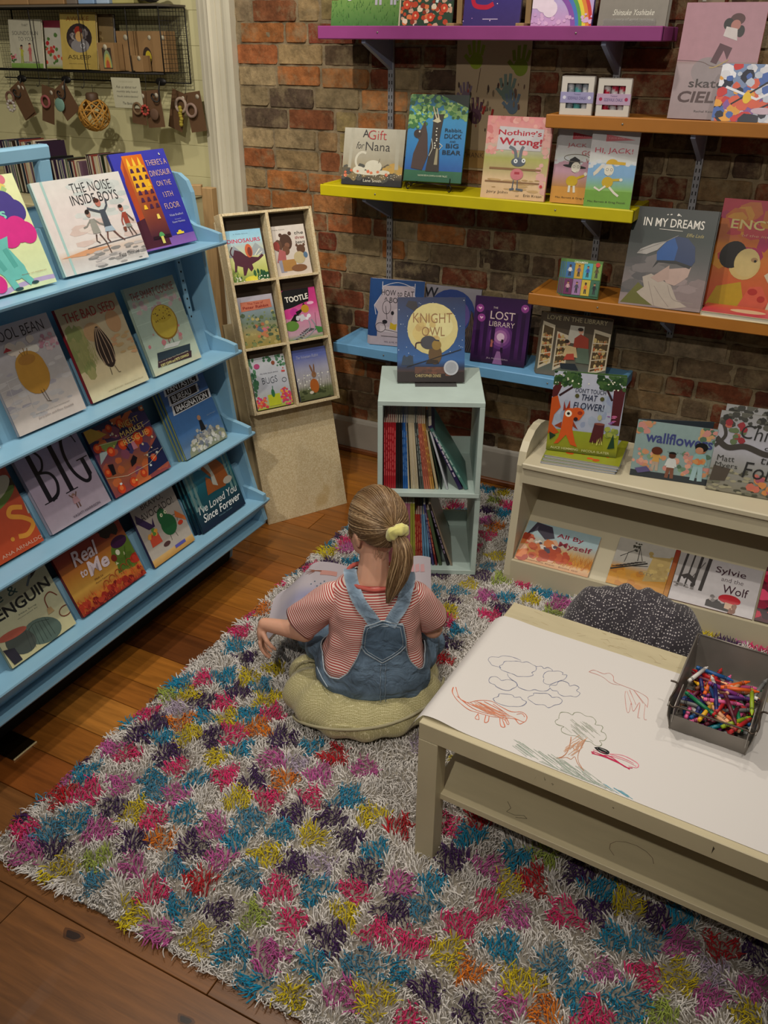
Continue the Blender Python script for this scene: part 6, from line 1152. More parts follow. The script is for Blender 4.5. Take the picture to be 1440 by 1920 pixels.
for s, x in ((0, 0.0), (1, W)):
    mb = MB(); sg = 1 if s == 0 else -1
    V = [(x+sg*.010, .016, 0), (x+sg*.010, D-.018, 0), (x, D, H), (x, -.004, H-.008), (x+sg*.003, -.012, H-.03), (x+sg*.006, .004, .03)]
    V2 = [(v[0]+sg*.0015, v[1], v[2]) for v in V]; n = len(V); mb.add(V+V2, [tuple(range(n)), tuple(range(n, 2*n))[::-1]]+[(i, (i+1) % n, n+(i+1) % n, n+i) for i in range(n)]); mb.build('side_wall', GM, bn)
    mb = MB(); mb.prism([(.004, .030), (.0, .080), (.012, .084), (.080, .084), (.085, .076), (.030, .028)], 'x', x+sg*.0125, x+sg*.014); mb.build('gusset_plate', mat('bin_gusset', hx('a09c96'), rough=.45, metal=.4), bn)
    mb = MB(); mb.tube([(x, -.004, H-.009), (x, D, H)], .0022, 8); mb.build('rim', GM, bn)
mb = MB(); mb.tube([(0, D, H), (W, D, H)], .0022, 8); mb.build('rim', GM, bn)
mb = MB(); mb.tube(smoothcurve([(-.014, .072, .089), (-.003, .071, .090), (.004, .064, .090), (.003, .045, .088), (-.001, .020, .082), (.002, .004, .078), (.010, -.001, .077), (.020, .004, .078), (.05, .005, .077), (.092, .005, .076), (.135, .005, .077), (.165, .004, .078), (.175, -.002, .078), (.183, .004, .079), (.186, .02, .083), (.183, .045, .088), (.182, .06, .090), (.188, .068, .090), (.199, .069, .089)], 5), .0023, 8); mb.build('wire_handle', mat('handle_wire', hx('4a4038'), rough=.4, metal=.8), bn)
# crayons
CR = {'red': 'b01c20', 'orange': 'd85c1c', 'yellow': 'd8a41c', 'green': '0c7048', 'lime': '8ca41c', 'blue': '10508c', 'navy': '1a2060', 'purple': '4c2468', 'pink': 'd0588c', 'brown': '6c3c24', 'peach': 'd8a078', 'white': 'd0ccc8', 'teal': '107888', 'grey': '6c6c6c', 'maroon': '5c1428', 'violet': '7c2c78'}
CM = mat('crayon_wax', attr=True, rough=.45, nscale=60, namt=.08); protos = {}
def crayon(cn, M):
    lab = cn+' wax crayon lying among the others in the grey metal bin'
    if cn not in protos:
        c = hx(CR[cn]); t = thing('crayon', lab, 'crayon', group=cn+' crayons in the metal bin')
        mb = MB(); k = (.005, .005, .007)
        for a, b, cc in ((-.036, -.0335, c), (-.0335, -.0318, k), (-.0318, -.030, c), (-.030, -.0285, k), (-.0285, .0245, mul(c, .9)), (.0245, .026, k), (.026, .0278, c), (.0278, .0295, k), (.0295, .032, c)):
            mb.lathe([(.0048, a), (.0048, b)], 10, col=cc)
        mb.build('paper_wrap', CM, t)
        mb = MB(); mb.lathe([(.0040, -.042), (.0044, -.041), (.0044, .036), (.0034, .037), (.0017, .0445), (.0014, .0455)], 10, col=mul(c, 1.15)); mb.build('wax_stick', CM, t)
        protos[cn] = t; t.matrix_world = M; return t
    r = dup(protos[cn]); r.matrix_world = M; return r
R = random.Random(21); cl = list(CR)+['red', 'orange', 'blue', 'purple', 'pink', 'green', 'brown', 'navy', 'yellow', 'peach']
for k in range(118):
    lay = k/118; fx_ = R.uniform(.032, W-.032); fy = R.uniform(.05, D-.085+.01*lay); z = .006+.043*lay-.012*max(0, (fy-.15)/.1)*lay
    az = R.uniform(0, pi); 
    hx_ = .045*abs(cos(az)); hy_ = .045*abs(sin(az)); fx_ = min(max(fx_, .013+hx_), W-.013-hx_); fy = min(max(fy, .026+hy_), D-.05-hy_)
    M = TBN @ Matrix.Translation((fx_, fy, z)) @ Matrix.Rotation(az, 4, 'Z') @ Matrix.Rotation(rad(R.uniform(-9, 9)), 4, 'Y') @ Matrix.Rotation(rad(90), 4, 'Y')
    crayon(R.choice(cl), M)
for cn, px_, py_, z, az, tl in (('navy', .085, .105, .056, -75, 8), ('maroon', .12, .085, .057, -62, 8), ('green', .058, .07, .054, -28, 3), ('blue', .062, .205, .047, -5, 0), ('orange', .125, .165, .055, 22, 2), ('lime', .158, .14, .052, -80, 3), ('white', .03, .18, .05, 72, 3), ('grey', .164, .19, .05, 75, -12), ('pink', .1, .105, .052, 20, 2), ('yellow', .075, .055, .05, 80, 4), ('red', .15, .045, .052, 68, 5), ('violet', .1, .15, .053, -8, 1)):
    crayon(cn, TBN @ Matrix.Translation((px_, py_, z)) @ Matrix.Rotation(rad(az), 4, 'Z') @ Matrix.Rotation(rad(tl), 4, 'Y') @ Matrix.Rotation(rad(90), 4, 'Y'))
# ================================================================== cushions
def dot_fabric(name, base, dot, scale, size, soft=.02, detail=.05, dist=0.0, hexm=False):
    m = bpy.data.materials.new(name); m.use_nodes = True; nt = m.node_tree; N = nt.nodes; L = nt.links; b = N['Principled BSDF']
    tc = N.new('ShaderNodeTexCoord'); v = N.new('ShaderNodeTexVoronoi'); v.inputs['Scale'].default_value = scale; v.inputs['Randomness'].default_value = .4 if not hexm else .35; L.new(tc.outputs['Object'], v.inputs[0])
    r = N.new('ShaderNodeMapRange'); r.inputs[1].default_value = size-soft; r.inputs[2].default_value = size+soft; L.new(v.outputs['Distance'], r.inputs[0])
    if hexm: v.feature = 'DISTANCE_TO_EDGE'
    mx = N.new('ShaderNodeMix'); mx.data_type = 'RGBA'; L.new(r.outputs[0], mx.inputs[0]); mx.inputs[6].default_value = (*hx(dot), 1); mx.inputs[7].default_value = (*hx(base), 1)
    L.new(mx.outputs[2], b.inputs['Base Color']); b.inputs['Roughness'].default_value = .85; b.inputs['Sheen Weight'].default_value = .2; b.inputs['Specular IOR Level'].default_value = .2
    n = N.new('ShaderNodeTexNoise'); n.inputs['Scale'].default_value = 18; L.new(tc.outputs['Object'], n.inputs[0]); bp = N.new('ShaderNodeBump'); bp.inputs['Strength'].default_value = .35; bp.inputs['Distance'].default_value = .01; L.new(n.outputs[0], bp.inputs['Height']); L.new(bp.outputs[0], b.inputs['Normal'])
    return m
def remesh(mb, name, voxel, smooth, mats, parent=None, fac=.6):
    """one continuous skin over the overlapping shapes collected in mb"""
    me = mb.mesh(name+'_rough'); o = bpy.data.objects.new(name+'_rough', me); SC.collection.objects.link(o)
    r = o.modifiers.new('r', 'REMESH'); r.mode = 'VOXEL'; r.voxel_size = voxel; r.use_smooth_shade = True
    if smooth: s = o.modifiers.new('s', 'SMOOTH'); s.iterations = smooth; s.factor = fac
    dg = bpy.context.evaluated_depsgraph_get(); m2 = bpy.data.meshes.new_from_object(o.evaluated_get(dg)); m2.name = name; bpy.data.objects.remove(o); bpy.data.meshes.remove(me)
    for p in m2.polygons: p.use_smooth = True
    m2.materials.clear()
    for m in (mats if isinstance(mats, (list, tuple)) else [mats]): m2.materials.append(m)
    ob = bpy.data.objects.new(name, m2); SC.collection.objects.link(ob)
    if parent: ob.parent = parent
    return ob
gp = thing('dotted_cushion', 'dark grey cushion with small white dots standing between the table and the low bookcase', 'cushion', (-.300, 2.300, .0))
mb = MB(); mb.ell((-.075, 0, .160), (.135, .125, .160), 18, T=Matrix.Rotation(rad(-8), 4, 'Y')); mb.ell((.075, -.005, .165), (.14, .13, .165), 18, T=Matrix.Rotation(rad(6), 4, 'Y')); mb.ell((0, .02, .165), (.16, .11, .165), 18)
cu = remesh(mb, 'cushion_body', .008, 6, dot_fabric('grey_dot_fabric', '3c383e', 'c4bebf', 130, .27, .05), gp)
for v in cu.data.vertices:
    c = v.co; a = math.atan2(c.x, c.y+.2); v.co.x = c.x*.95+.006; v.co.z = c.z*1.07; v.co.y += .006*sin(a*26+c.z*20)*max(0, c.z/.3); v.co.z -= .012*math.exp(-(c.x/.018)**2)*(c.z > .1)+.004*sin(c.x*55+c.y*30)
mb = MB(); mb.tube(smoothcurve([(.005, -.03, .285), (.05, -.03, .315), (.10, -.07, .29), (.125, -.11, .23), (.125, -.125, .16)], 6), .0028, 6); mb.build('piping', mat('grey_piping', hx('6c6870'), rough=.7), gp)
mb = MB(); mb.tube(smoothcurve([(-.01, -.03, .29), (-.06, -.055, .305), (-.12, -.09, .25), (-.19, -.08, .19)], 6), .0028, 6); mb.build('piping', MATS['grey_piping'], gp)
mb = MB(); mb.ell((.03, .03, .312), (.028, .012, .018), 10); mb.build('fabric_tab', mat('grey_tab', hx('76716c'), rough=.8), gp)
mb = MB(); mb.tube([(-.07+.016*cos(a), .03, .302+.014*sin(a)) for a in [2*pi*i/14 for i in range(14)]], .0012, 5, closed=True); mb.build('drawstring_loop', mat('grey_tab_dark', hx('2c2a2c'), rough=.8), gp)
# nursing cushion the child sits on: local frame shared with the child
TG = Matrix.Translation((-.945, 1.80, 0)) @ Matrix.Rotation(rad(25), 4, 'Z')
sc_ = thing('green_floor_cushion', 'sage green C-shaped cushion with honeycomb print under the seated child', 'cushion'); sc_.matrix_world = TG
HM = dot_fabric('green_honeycomb', 'a39b6c', 'd8d0a8', 190, .055, .03, hexm=True)
def cpt(a, ro=1.0, z=.0): return (-.034+.170*cos(rad(a)), .078+.170*sin(rad(a)), .074+z)
mb = MB(); n = 40; pts = []; rr = []
for i in range(n+1):
    a = 172+(372-172)*i/n; e = min(i, n-i)/n; pts.append(Vector(cpt(a))); rr.append(.091*(min(1, (e*7)**.5) if e < .14 else 1)*(.93+.07*sin(i*1.3)))
pts = [Vector((p.x, p.y, p.z)) for p in pts]; mb.tube(pts, [max(.01, q) for q in rr], 20)
mb.ell(cpt(174), (.068, .06, .062), 14); mb.ell(cpt(370), (.068, .06, .062), 14)
gc = remesh(mb, 'cushion_body', .007, 5, HM, sc_)
for v in gc.data.vertices:
    c = v.co; dx = c.x+.034; dy = c.y-.078; a = math.atan2(dy, dx); r_ = math.hypot(dx, dy)
    c.z = .074+(c.z-.074)*(.90 if c.z > .074 else .80)
    if c.z > .10: c.z -= .014*math.exp(-((dx-.03)/.10)**2)*(dy < 0)          # dented under the child
    w = .002*sin(a*30+r_*10)*math.exp(-((r_-.11)/.03)**2); c.z += w
    if r_ > .2: k = 1+.012*math.exp(-((c.z-.06)/.03)**2); c.x = -.034+dx*k; c.y = .078+dy*k
seam = []
for i in range(30):
    a = 208+(352-208)*i/29; t = i/29; zz = .012+.098*(1-math.exp(-t*4.5)); rq = .170+.0915*max(.1, 1-((zz-.070)/(.084 if zz > .07 else .076))**2)**.5; seam.append((-.034+rq*cos(rad(a))*1.0, .078+rq*sin(rad(a))*1.0, zz))
mb = MB(); mb.tube(seam, .0045, 8); mb.build('piping', mat('sage_piping', hx('a39c7c'), rough=.8), sc_)
mb = MB(); mb.tube([(-.034+(.170+.05*cos(t))*cos(rad(186)), .078+(.17+.05*cos(t))*sin(rad(186)), .080+.066*sin(t)) for t in [.2+2.4*i/12 for i in range(13)]], .003, 6); mb.build('piping', MATS['sage_piping'], sc_)
# ================================================================== black wire wall rack, top left
WM = mat('black_wire', hx('1c1a18'), rough=.5, metal=.5)
wr = thing('wire_wall_rack', 'black wire wall rack with mesh back and hooks above the blue book rack', 'wire rack', (-3.2, 3.36, 1.69))
XA, XB, YB, YF_ = -.72, .45, .10, -.075; ZT = .25
def wire(nm, lines, r=.0022): mb = MB(); [mb.tube(l, r, 5) for l in lines]; return mb.build(nm, WM, wr)
g = []; x = XA
while x < XB: g.append([(x, YB, -.045), (x, YB, ZT)]); x += .0175
z = -.045
while z < ZT: g.append([(XA, YB+.002, z), (XB, YB+.002, z)]); z += .0165
wire('mesh_back', g, .0008)
g = [];  y = YF_
while y < YB: g.append([(XA, y, -.002), (XB, y, -.002)]); y += .022
x = XA
while x < XB: g.append([(x, YF_, -.003), (x, YB, -.003)]); x += .05
wire('mesh_floor', g, .0009)
g = []; z = 0
while z < ZT: g.append([(XB, YF_, z), (XB, YB, z)]); z += .018
for k in range(1, 9): y = YF_+(YB-YF_)*k/9; g.append([(XB, y, 0), (XB, y, ZT)])
wire('mesh_end', g, .0009)
wire('front_frame', [[(XA, YF_, -.004), (XB, YF_, -.004)], [(XA, YF_, ZT), (XB, YF_, ZT)], [(XB, YF_, -.004), (XB, YF_, ZT)], [(XB, YF_, ZT), (XB, YB, ZT)], [(XA, YB, ZT), (XB, YB, ZT)], [(XA, YB, -.045), (XB, YB, -.045)], [(XB, YB, -.045), (XB, YB, ZT)], [(XB, YB, -.004), (XB, YB, -.045)]], .0032)
for xd in (-.30, .0, .27): wire('divider', [smoothcurve([(xd, YF_, ZT), (xd, YF_, .03), (xd+.004, YF_+.02, .004), (xd+.01, YB, .0)], 5)], .0025)
wire('rear_upright', [[(-.62, YB, -.2), (-.60, YB, ZT)]], .004)
mb = MB(); mb.box(((XA+XB)/2, (YF_+YB)/2, ZT+.006), (XB-XA, YB-YF_+.02, .008)); mb.build('top_board', mat('rack_top_wood', hx('5c5448'), rough=.7), wr)
for k, (hx_, hz) in enumerate(((-.424, -.04), (-.14, -.038), (.418, -.034))):
    mb = MB(); T = Matrix.Translation((hx_, YF_+.01, hz)); mb.lathe([(.030, 0), (.029, .003), (.008, .006)], 16, T=T @ Matrix.Rotation(rad(90), 4, 'X') @ Matrix.Scale(.55, 4, (0, 1, 0)))
    mb.tube([T @ Vector(p) for p in smoothcurve([(0, -.008, .004), (.0, -.02, -.03), (0, -.022, -.06), (-.006, -.03, -.078), (-.02, -.04, -.072), (-.027, -.042, -.056), (-.020, -.042, -.047), (-.011, -.04, -.052)], 5)], .0034, 7); mb.build('hook', WM, wr)
for hx_ in (-.30, -.02, .29): wire('hanging_hook', [smoothcurve([(hx_, YF_, -.004), (hx_, YF_-.002, -.05), (hx_, YF_-.01, -.066), (hx_-.008, YF_-.012, -.07), (hx_-.012, YF_-.012, -.06)], 4)], .0016)
# things in the rack
Wz = 1.692
def A_sounds(A): A.b((0, '68883c'), (.1, '789848'), (.1001, 'b0ac98'), (1, 'a8a490')); A.t('3c3c38', 'THAT', .5, .88, .05, .2, shear=.2).t('4c4c48', 'SOUNDS FUN', .5, .72, .08, .8, bold=-.004).t('4c4c48', 'TO YOU?', .52, .6, .08, .5, bold=-.004).person('8c6850', '1c1814', 'a0a03c', '8c9440', .36, .1, .4, ((-.3, .2), (.3, -.2))).person('b88870', '3c1c18', 'a85858', 'a86860', .62, .14, .4, ((-.3, -.3), (.2, -.3))); A.g('a8303c c0808c 3c5c2c', 14, .02, .12, .16, .28, .02, .035).t('3c3c38', 'MARTHA E. HORWEDY', .66, .12, .03, .5)
def A_awake(A): A.b((0, 'a89048'), (1, 'b09a50')); A.e('2c2424', .52, .56, .36, .25).g('4c4444 6c6464 8c8480', 30, .28, .42, .76, .7, .03, .07).e('7c7878', .54, .42, .26, .12).e('8c2c1c', .5, .68, .1, .08).e('b89058', .52, .58, .1, .09).ring('b0b0b0', .62, .42, .06, .04, .02).t('8c5420', 'AWAKE', .5, .89, .08, .64, bold=.0).t('4c4020', 'ASLEEP', .5, .22, .075, .66, bold=.0).t('5c5030', 'beautiful awake asleep', .5, .1, .02, .6)
book('white picture book with two small children and green grass in the wire rack', A_sounds, (-3.712, 3.325, Wz), 4, .195, 8, .205, .012, 'b0ac98')
book('red flower board book beside the two small children book in the wire rack', lambda A: (A.b((0, '8c9448'), (.1, 'b0ac98'), (.85, 'b0aca0'), (.86, 'a03c50'), (1, '8c3040')), A.g('a82c30 b84c3c 4c6c34', 20, 0, .1, 1, .7, .06, .12)), (-3.545, 3.385, Wz), 4, .10, 6, .20, .010, 'a03c50')
book('mustard yellow picture book with an oval portrait window in the wire rack', A_awake, (-3.382, 3.325, Wz), 3, .205, 8, .232, .012, 'a89048')
book('brown picture book behind the mustard yellow one in the wire rack', lambda A: (A.b((0, '6c5834'), (1, '7c6848')), A.g('5c4828 8c7850', 20, 0, 0, 1, 1, .04, .1)), (-3.22, 3.375, Wz), 3, .11, 6, .225, .014, '28304c')
KR = mat('kraft_card', attr=True, rough=.8, nscale=30, namt=.05); kc = hx('8c6c44')
def kraft(label, x, y, z, w, d, h, art=None):
    t = thing('kraft_box', label, 'gift box', (x, y, z), group='brown kraft boxes in the wire rack'); mb = MB(); mb.box((w/2, d/2, h/2), (w, d, h), kc, bev=.001)
    if art: A = Art(mb, w, h, lambda a, b, k: (a, -.0003-k, b)); art(A)
    mb.build('carton', KR, t); mb = MB(); mb.lathe([(.0135 if w < .09 else .017, 0), (.0135 if w < .09 else .017, .0006)], 16, col=hx('b0a890'), T=Matrix.Translation((w*.80 if w < .09 else w*.5, -.0008, h*.84)) @ Matrix.Rotation(rad(90), 4, 'X') @ Matrix.Scale(.7, 4)); mb.build('round_sticker', KR, t); return t
def rainb(A):
    A.r('3c2c1c', .28, .08, .84, .82)
    for c, s in (('7c8c64', 1), ('a8a04c', .8), ('b88c38', .62), ('a84c2c', .44)): A.e(c, .56, .12, .26*s, .62*s, a0=0, a1=180)
kraft('small kraft box with a rainbow window at the front of the wire rack', -3.130, 3.30, Wz, .094, .06, .112, rainb)
kraft('large kraft box with a round sticker behind the rainbow box', -3.075, 3.37, Wz, .108, .06, .158)
kraft('tall kraft box with a yellow toy window in the wire rack', -2.955, 3.372, Wz, .085, .06, .158, lambda A: A.e('2c1c10', .55, .35, .3, .26).e('b09c20', .62, .36, .2, .16))
kraft('low square kraft box at the front of the wire rack', -2.962, 3.30, Wz, .083, .055, .063)
kraft('wide kraft box behind the mesh at the right of the wire rack', -2.862, 3.36, Wz, .075, .07, .158)
Tz = 1.692+ZT+.0105
for x, w, c, lb in ((-3.86, .12, 'a0583c', 'brown box with an orange end on top of the wire rack'), (-3.73, .21, '96744a', 'wide brown kraft box on top of the wire rack'), (-3.51, .21, '8c6c44', 'second wide brown kraft box on top of the wire rack'), (-3.285, .06, '6c6258', 'narrow dark box on top of the wire rack'), (-3.215, .09, '7c98b8', 'light blue box on top of the wire rack'), (-3.11, .07, '9cb0c4', 'pale blue box on top of the wire rack'), (-3.02, .12, 'a8a064', 'yellow cloth box on top of the wire rack')):
    t = thing('gift_box', lb, 'gift box', (x, 3.31, Tz)); mb = MB(); mb.box((w/2, .06, .06), (w, .12, .12), hx(c), bev=.003); mb.build('carton', KR, t)
t = thing('soft_toy', 'grey and white plush bundle at the right on top of the wire rack', 'toy', (-2.82, 3.34, Tz)); mb = MB(); R = random.Random(8)
for k in range(9): mb.ell((R.uniform(-.06, .08), R.uniform(-.03, .04), .035+R.uniform(0, .03)), (.04, .035, .035), 8)
remesh(mb, 'plush_body', .006, 3, mat('plush_grey', hx('8c8880'), rough=.9, nscale=25, namt=.4), t)
# hand-written note
t = thing('note_card', 'hand-written white note card hanging from the wire rack', 'note', (-3.03, 3.268, 1.55), (rad(3), 0, rad(0)))
mb = MB(); mb.box((.075, 0, .058), (.165, .0008, .122), hx('b5b196')); A = Art(mb, .165, .122, lambda x, y, k: (x-.0075, -.0005-k, y-.003))
for i, (s, y) in enumerate((('THE BOOKSHOP', .87), ('Ask us about our', .7), ('monthly baby board', .54), ('book subscription!', .38), ('The Bookshelf', .16))): A.t('2c2c28' if i else '9c987c', s, .5+.04*(i == 4), y, .09 if i else .05, .72 if 0 < i < 4 else .5, bold=-.004, shear=.25 if i else 0, wob=.05 if i else 0)
mb.build('card', KR, t)
# hanging toy cards, each a card with a ring toy on it
def hang(label, x, z, cards, toys, y=3.272):
    t = thing('hanging_toy_card', label, 'toy', (x, y, z), group='kraft toy cards hanging from the wire rack')
    for i, (dx, dz, w, h, a) in enumerate(cards):
        mb = MB(); T = Matrix.Translation((dx, i*.006, dz)) @ Matrix.Rotation(rad(a), 4, 'Y') @ Matrix.Rotation(rad(6*(i-.5)), 4, 'Z'); mb.box((0, 0, -h/2), (w, .0012, h), hx('5c4026'), T=T); mb.lathe([(.010, 0), (.010, .0004)], 12, col=hx('a8a08c'), T=T @ Matrix.Translation((w*.28, -.001, -.022)) @ Matrix.Rotation(rad(90), 4, 'X')); mb.build('kraft_card', KR, t)
    for kind, dx, dz, r, c in toys:
        mb = MB()
        if kind == 'r': mb.tube([(dx+r*cos(a), -.010, dz+r*sin(a)) for a in [2*pi*i/20 for i in range(20)]], r*.24, 8, col=hx(c), closed=True)
        elif kind == 'b':
            for q in range(7): mb.ell((dx+.003*sin(q*2), -.018, dz-q*r*1.3), (r, r, r), 8, col=hx(c))
        elif kind == 'f':
            for q in range(9): a = 2*pi*q/9; mb.ell((dx+r*cos(a), -.012, dz+r*sin(a)), (r*.34,)*3, 7, col=hx(c))
        else: mb.ell((dx, -.012, dz), (r, .006, r), 10, col=hx(c))
        mb.build('toy_ring' if kind in 'rf' else ('bead_string' if kind == 'b' else 'wood_disc'), KR, t)
    mb = MB(); mb.tube([(0, .0, -.01), (0, .012, .02), (0, .014, .075)], .0012, 5, col=hx('2c2824')); mb.build('hang_cord', KR, t)
hang('hanging toy card with a white flower ring, leftmost under the wire rack', -3.69, 1.622, ((.03, .0, .085, .15, -28), (.045, .0, .08, .15, -22)), (('r', .0, -.055, .024, '6c4c3c'), ('f', .0, -.09, .022, 'a8a098')))
hang('hanging toy card with a mint disc and a pink ring under the wire rack', -3.44, 1.622, ((.0, .0, .08, .16, 12), (.055, .0, .10, .14, -32)), (('d', .07, -.075, .030, '6c9080'), ('r', -.02, -.065, .024, '8c4848')))
hang('hanging toy card with red beads beside the hand-written note', -2.86, 1.622, ((-.035, .0, .085, .14, 6), (.03, .0, .09, .15, -5)), (('f', .0, -.08, .018, 'a03c30'), ('r', -.045, -.075, .022, '6c5438'), ('d', .05, -.095, .024, '5c4230')))
hang('hanging toy card with a yellow bead string, rightmost under the wire rack', -2.765, 1.612, ((-.03, .0, .085, .165, 16), (.035, .0, .085, .165, -8)), (('r', -.022, -.055, .028, 'a08c7c'), ('b', -.022, -.065, .009, '9c8c2c'), ('r', .035, -.075, .026, '8c7468')), y=3.43)
# rattan ball
t = thing('rattan_ball', 'golden woven rattan ball with a brown cap hanging from the wire rack', 'rattan ball', (-3.165, 3.262, 1.512)); mb = MB(); R = random.Random(5)
for k in range(16):
    ax = Vector((R.uniform(-1, 1), R.uniform(-1, 1), R.uniform(-1, 1))).normalized(); u = ax.orthogonal().normalized(); v = ax.cross(u); off = R.uniform(-.4, .4)
    mb.tube([(u*cos(a)+v*sin(a))*.068*math.sqrt(1-off*off)+ax*off*.068 for a in [2*pi*i/28 for i in range(28)]], .0036, 6, closed=True)
mb.build('woven_sphere', mat('rattan', hx('a8782c'), rough=.6), t)
mb = MB(); mb.lathe([(.026, .052), (.028, .06), (.028, .085), (.022, .092), (.004, .094)], 18); mb.build('cap', mat('rattan_cap', hx('4a3420'), rough=.6), t)
mb = MB(); mb.tube([(0, .01, .09), (0, .01, .125)], .0012, 5); mb.build('cord', WM, t)
# ledge and board books behind the blue rack
lg = thing('window_ledge_unit', 'low cream ledge unit along the plank wall behind the blue rack', 'ledge', (-3.45, 3.05, 0)); mb = MB(); mb.box((.0, .04, .59), (1.58, .70, 1.18), bev=.004); mb.build('body', mat('ledge_cream', hx('b5ac84'), rough=.6, nscale=6, namt=.05), lg)
mb = MB(); mb.box((.0, .035, 1.192), (1.60, .72, .022), bev=.004); mb.build('top', MATS['ledge_cream'], lg)
def bbook(label, x, y, z, t_, h, col, a, dep=.12):
    o = MB(); o.box((t_/2, dep/2, h/2), (t_, dep, h), hx(col), bev=.0008); o.box((t_/2, -.0002, h/2), (t_*.5, .0006, h*.96), hx('b8b09c'))
    b = thing('board_book', label, 'book', (x, y, z), (0, rad(-a), rad(-12)), 'board books on the ledge'); o.build('cover', SPT, b); return b
R = random.Random(12); cc = ['1c2418', '0f0f10', '4c5654', '2c2016', 'a89c7c', '7c6c4c', '28182c', '3c2c4c', '14202c', '5c4450', 'b8ac98', '1c1c34', '3c4c34', '6c2c24']; nm = {'1c2418': 'dark green', '0f0f10': 'black', '4c5654': 'grey', '2c2016': 'dark brown', 'a89c7c': 'tan', '7c6c4c': 'brown', '28182c': 'plum', '3c2c4c': 'purple', '14202c': 'navy', '5c4450': 'mauve', 'b8ac98': 'cream', '1c1c34': 'midnight blue', '3c4c34': 'moss green', '6c2c24': 'rust'}
for gi, (x0, x1, y, zt, where) in enumerate(((-3.125, -2.90, 2.86, 1.372, 'left'), (-2.845, -2.66, 2.86, 1.398, 'right'), (-3.42, -3.15, 2.92, 1.425, 'far left'))):
    x = x0; k = 0
    while x < x1:
        th = R.choice([.006, .009, .012, .02, .022]); c = cc[(k*5+gi*3) % len(cc)]; h = zt-1.204+R.uniform(-.006, .004)
        bbook('%s board book, number %d from left in the %s ledge row' % (nm[c], k+1, where), x, y, 1.2035, th, h, c, R.uniform(3, 7)); x += th+.003; k += 1
book('board book with a painted face seen through the top frame of the blue rack', lambda A: (A.b((0, '8c8c74'), (1, '5c4c38')), A.e('b89c7c', .5, .6, .2, .2).e('8c2c24', .55, .5, .05), A.g('3c2c20 6c5c44', 20, 0, 0, 1, 1, .05, .1)), (-2.30, 1.40, 1.37), 80, .24, 5, .2, .012, '2c1c14')
# ================================================================== seated child (local frame: x right, y forward, z up)
child = thing('person', 'small child with blonde ponytail, striped shirt and denim dungarees, seated on the cushion reading', 'person'); child.matrix_world = TG
SKIN = mat('child_skin', hx('d6a288'), rough=.55, nscale=30, namt=.05, sss=.15)
def cap(mb, a, b, ra, rb, n=14):
    a = Vector(a); b = Vector(b); mb.tube([a+(b-a)*t for t in (0, .25, .5, .75, 1)], [ra+(rb-ra)*t for t in (0, .25, .5, .75, 1)], n)
    mb.ell(a, (ra,)*3, 8); mb.ell(b, (rb,)*3, 8)
HC = Vector((.012, .034, .649)); HR = Matrix.Rotation(rad(30), 4, 'Z') @ Matrix.Rotation(rad(-12), 4, 'X')
TH = Matrix.Translation(HC) @ HR
mb = MB()
mb.ell((0, 0, .012), (.070, .085, .088), 18, T=TH); mb.ell((0, .030, -.045), (.056, .058, .058), 14, T=TH); mb.ell((0, .083, -.028), (.010, .012, .012), 8, T=TH)
mb.ell((-.036, .030, -.058), (.032, .036, .030), 10, T=TH); mb.ell((-.040, .046, -.040), (.028, .028, .030), 8, T=TH); mb.ell((.040, .046, -.040), (.028, .028, .030), 8, T=TH); mb.ell((0, .07, -.066), (.020, .014, .010), 8, T=TH)
for s in (-1, 1): mb.ell((s*.071, -.004, -.022), (.008, .018, .028), 8, T=TH); mb.ell((s*.074, -.010, -.016), (.006, .012, .018), 8, T=TH)
cap(mb, (-.002, -.006, .49), (.004, .016, .59), .048, .038); mb.ell((.0, -.004, .474), (.088, .050, .044), 12)
# torso core, arms, thighs hidden under clothes
mb.ell((.005, -.0, .37), (.095, .055, .13), 14); mb.ell((.0, -.0, .22), (.10, .065, .09), 14); cap(mb, (-.085, 0, .448), (.09, 0, .448), .034, .034)
EL, WL, HL = (-.205, .030, .278), (-.335, .085, .262), (-.345, .085, .215)
cap(mb, (-.11, 0, .435), EL, .031, .028); cap(mb, EL, WL, .031, .0205)
ER, WR = (.175, .055, .285), (.095, .20, .255)
cap(mb, (.115, 0, .438), ER, .031, .028); cap(mb, ER, WR, .030, .020)
# left hand: palm hangs down from the wrist, fingers curl toward the page edge
def chain(mb, pts, rs, n=10):
    for p, q, a, b in zip(pts, pts[1:], rs, rs[1:]): cap(mb, p, q, a, b, n)
mb.ell((-.348, .086, .232), (.013, .026, .034), 10); mb.ell((-.340, .086, .250), (.017, .022, .022), 8)
for k, (dy, l) in enumerate(((-.022, .052), (-.0075, .060), (.0075, .058), (.021, .047))):
    b0 = Vector((-.350, .086+dy, .208)); chain(mb, [b0, b0+Vector((.004, dy*.15, -.42*l)), b0+Vector((.014, dy*.22, -.75*l)), b0+Vector((.027, dy*.25, -1.0*l))], [.0070, .0066, .0060, .0052], 8)
chain(mb, [(-.338, .066, .240), (-.325, .052, .222), (-.312, .050, .204), (-.303, .055, .192)], [.0095, .0082, .0072, .0060], 8)
# right hand holding the book's right page from below
mb.ell((.080, .228, .246), (.026, .032, .013), 10)
for k, (dx, l) in enumerate(((-.021, .045), (-.007, .055), (.007, .053), (.020, .043))):
    b0 = Vector((.076+dx, .252, .246)); chain(mb, [b0, b0+Vector((dx*.1, .45*l, .004)), b0+Vector((dx*.2, .8*l, .012)), b0+Vector((dx*.2, l, .022))], [.0070, .0065, .0060, .0052], 8)
chain(mb, [(.060, .215, .252), (.045, .228, .262), (.038, .243, .268)], [.009, .0078, .0062], 8)
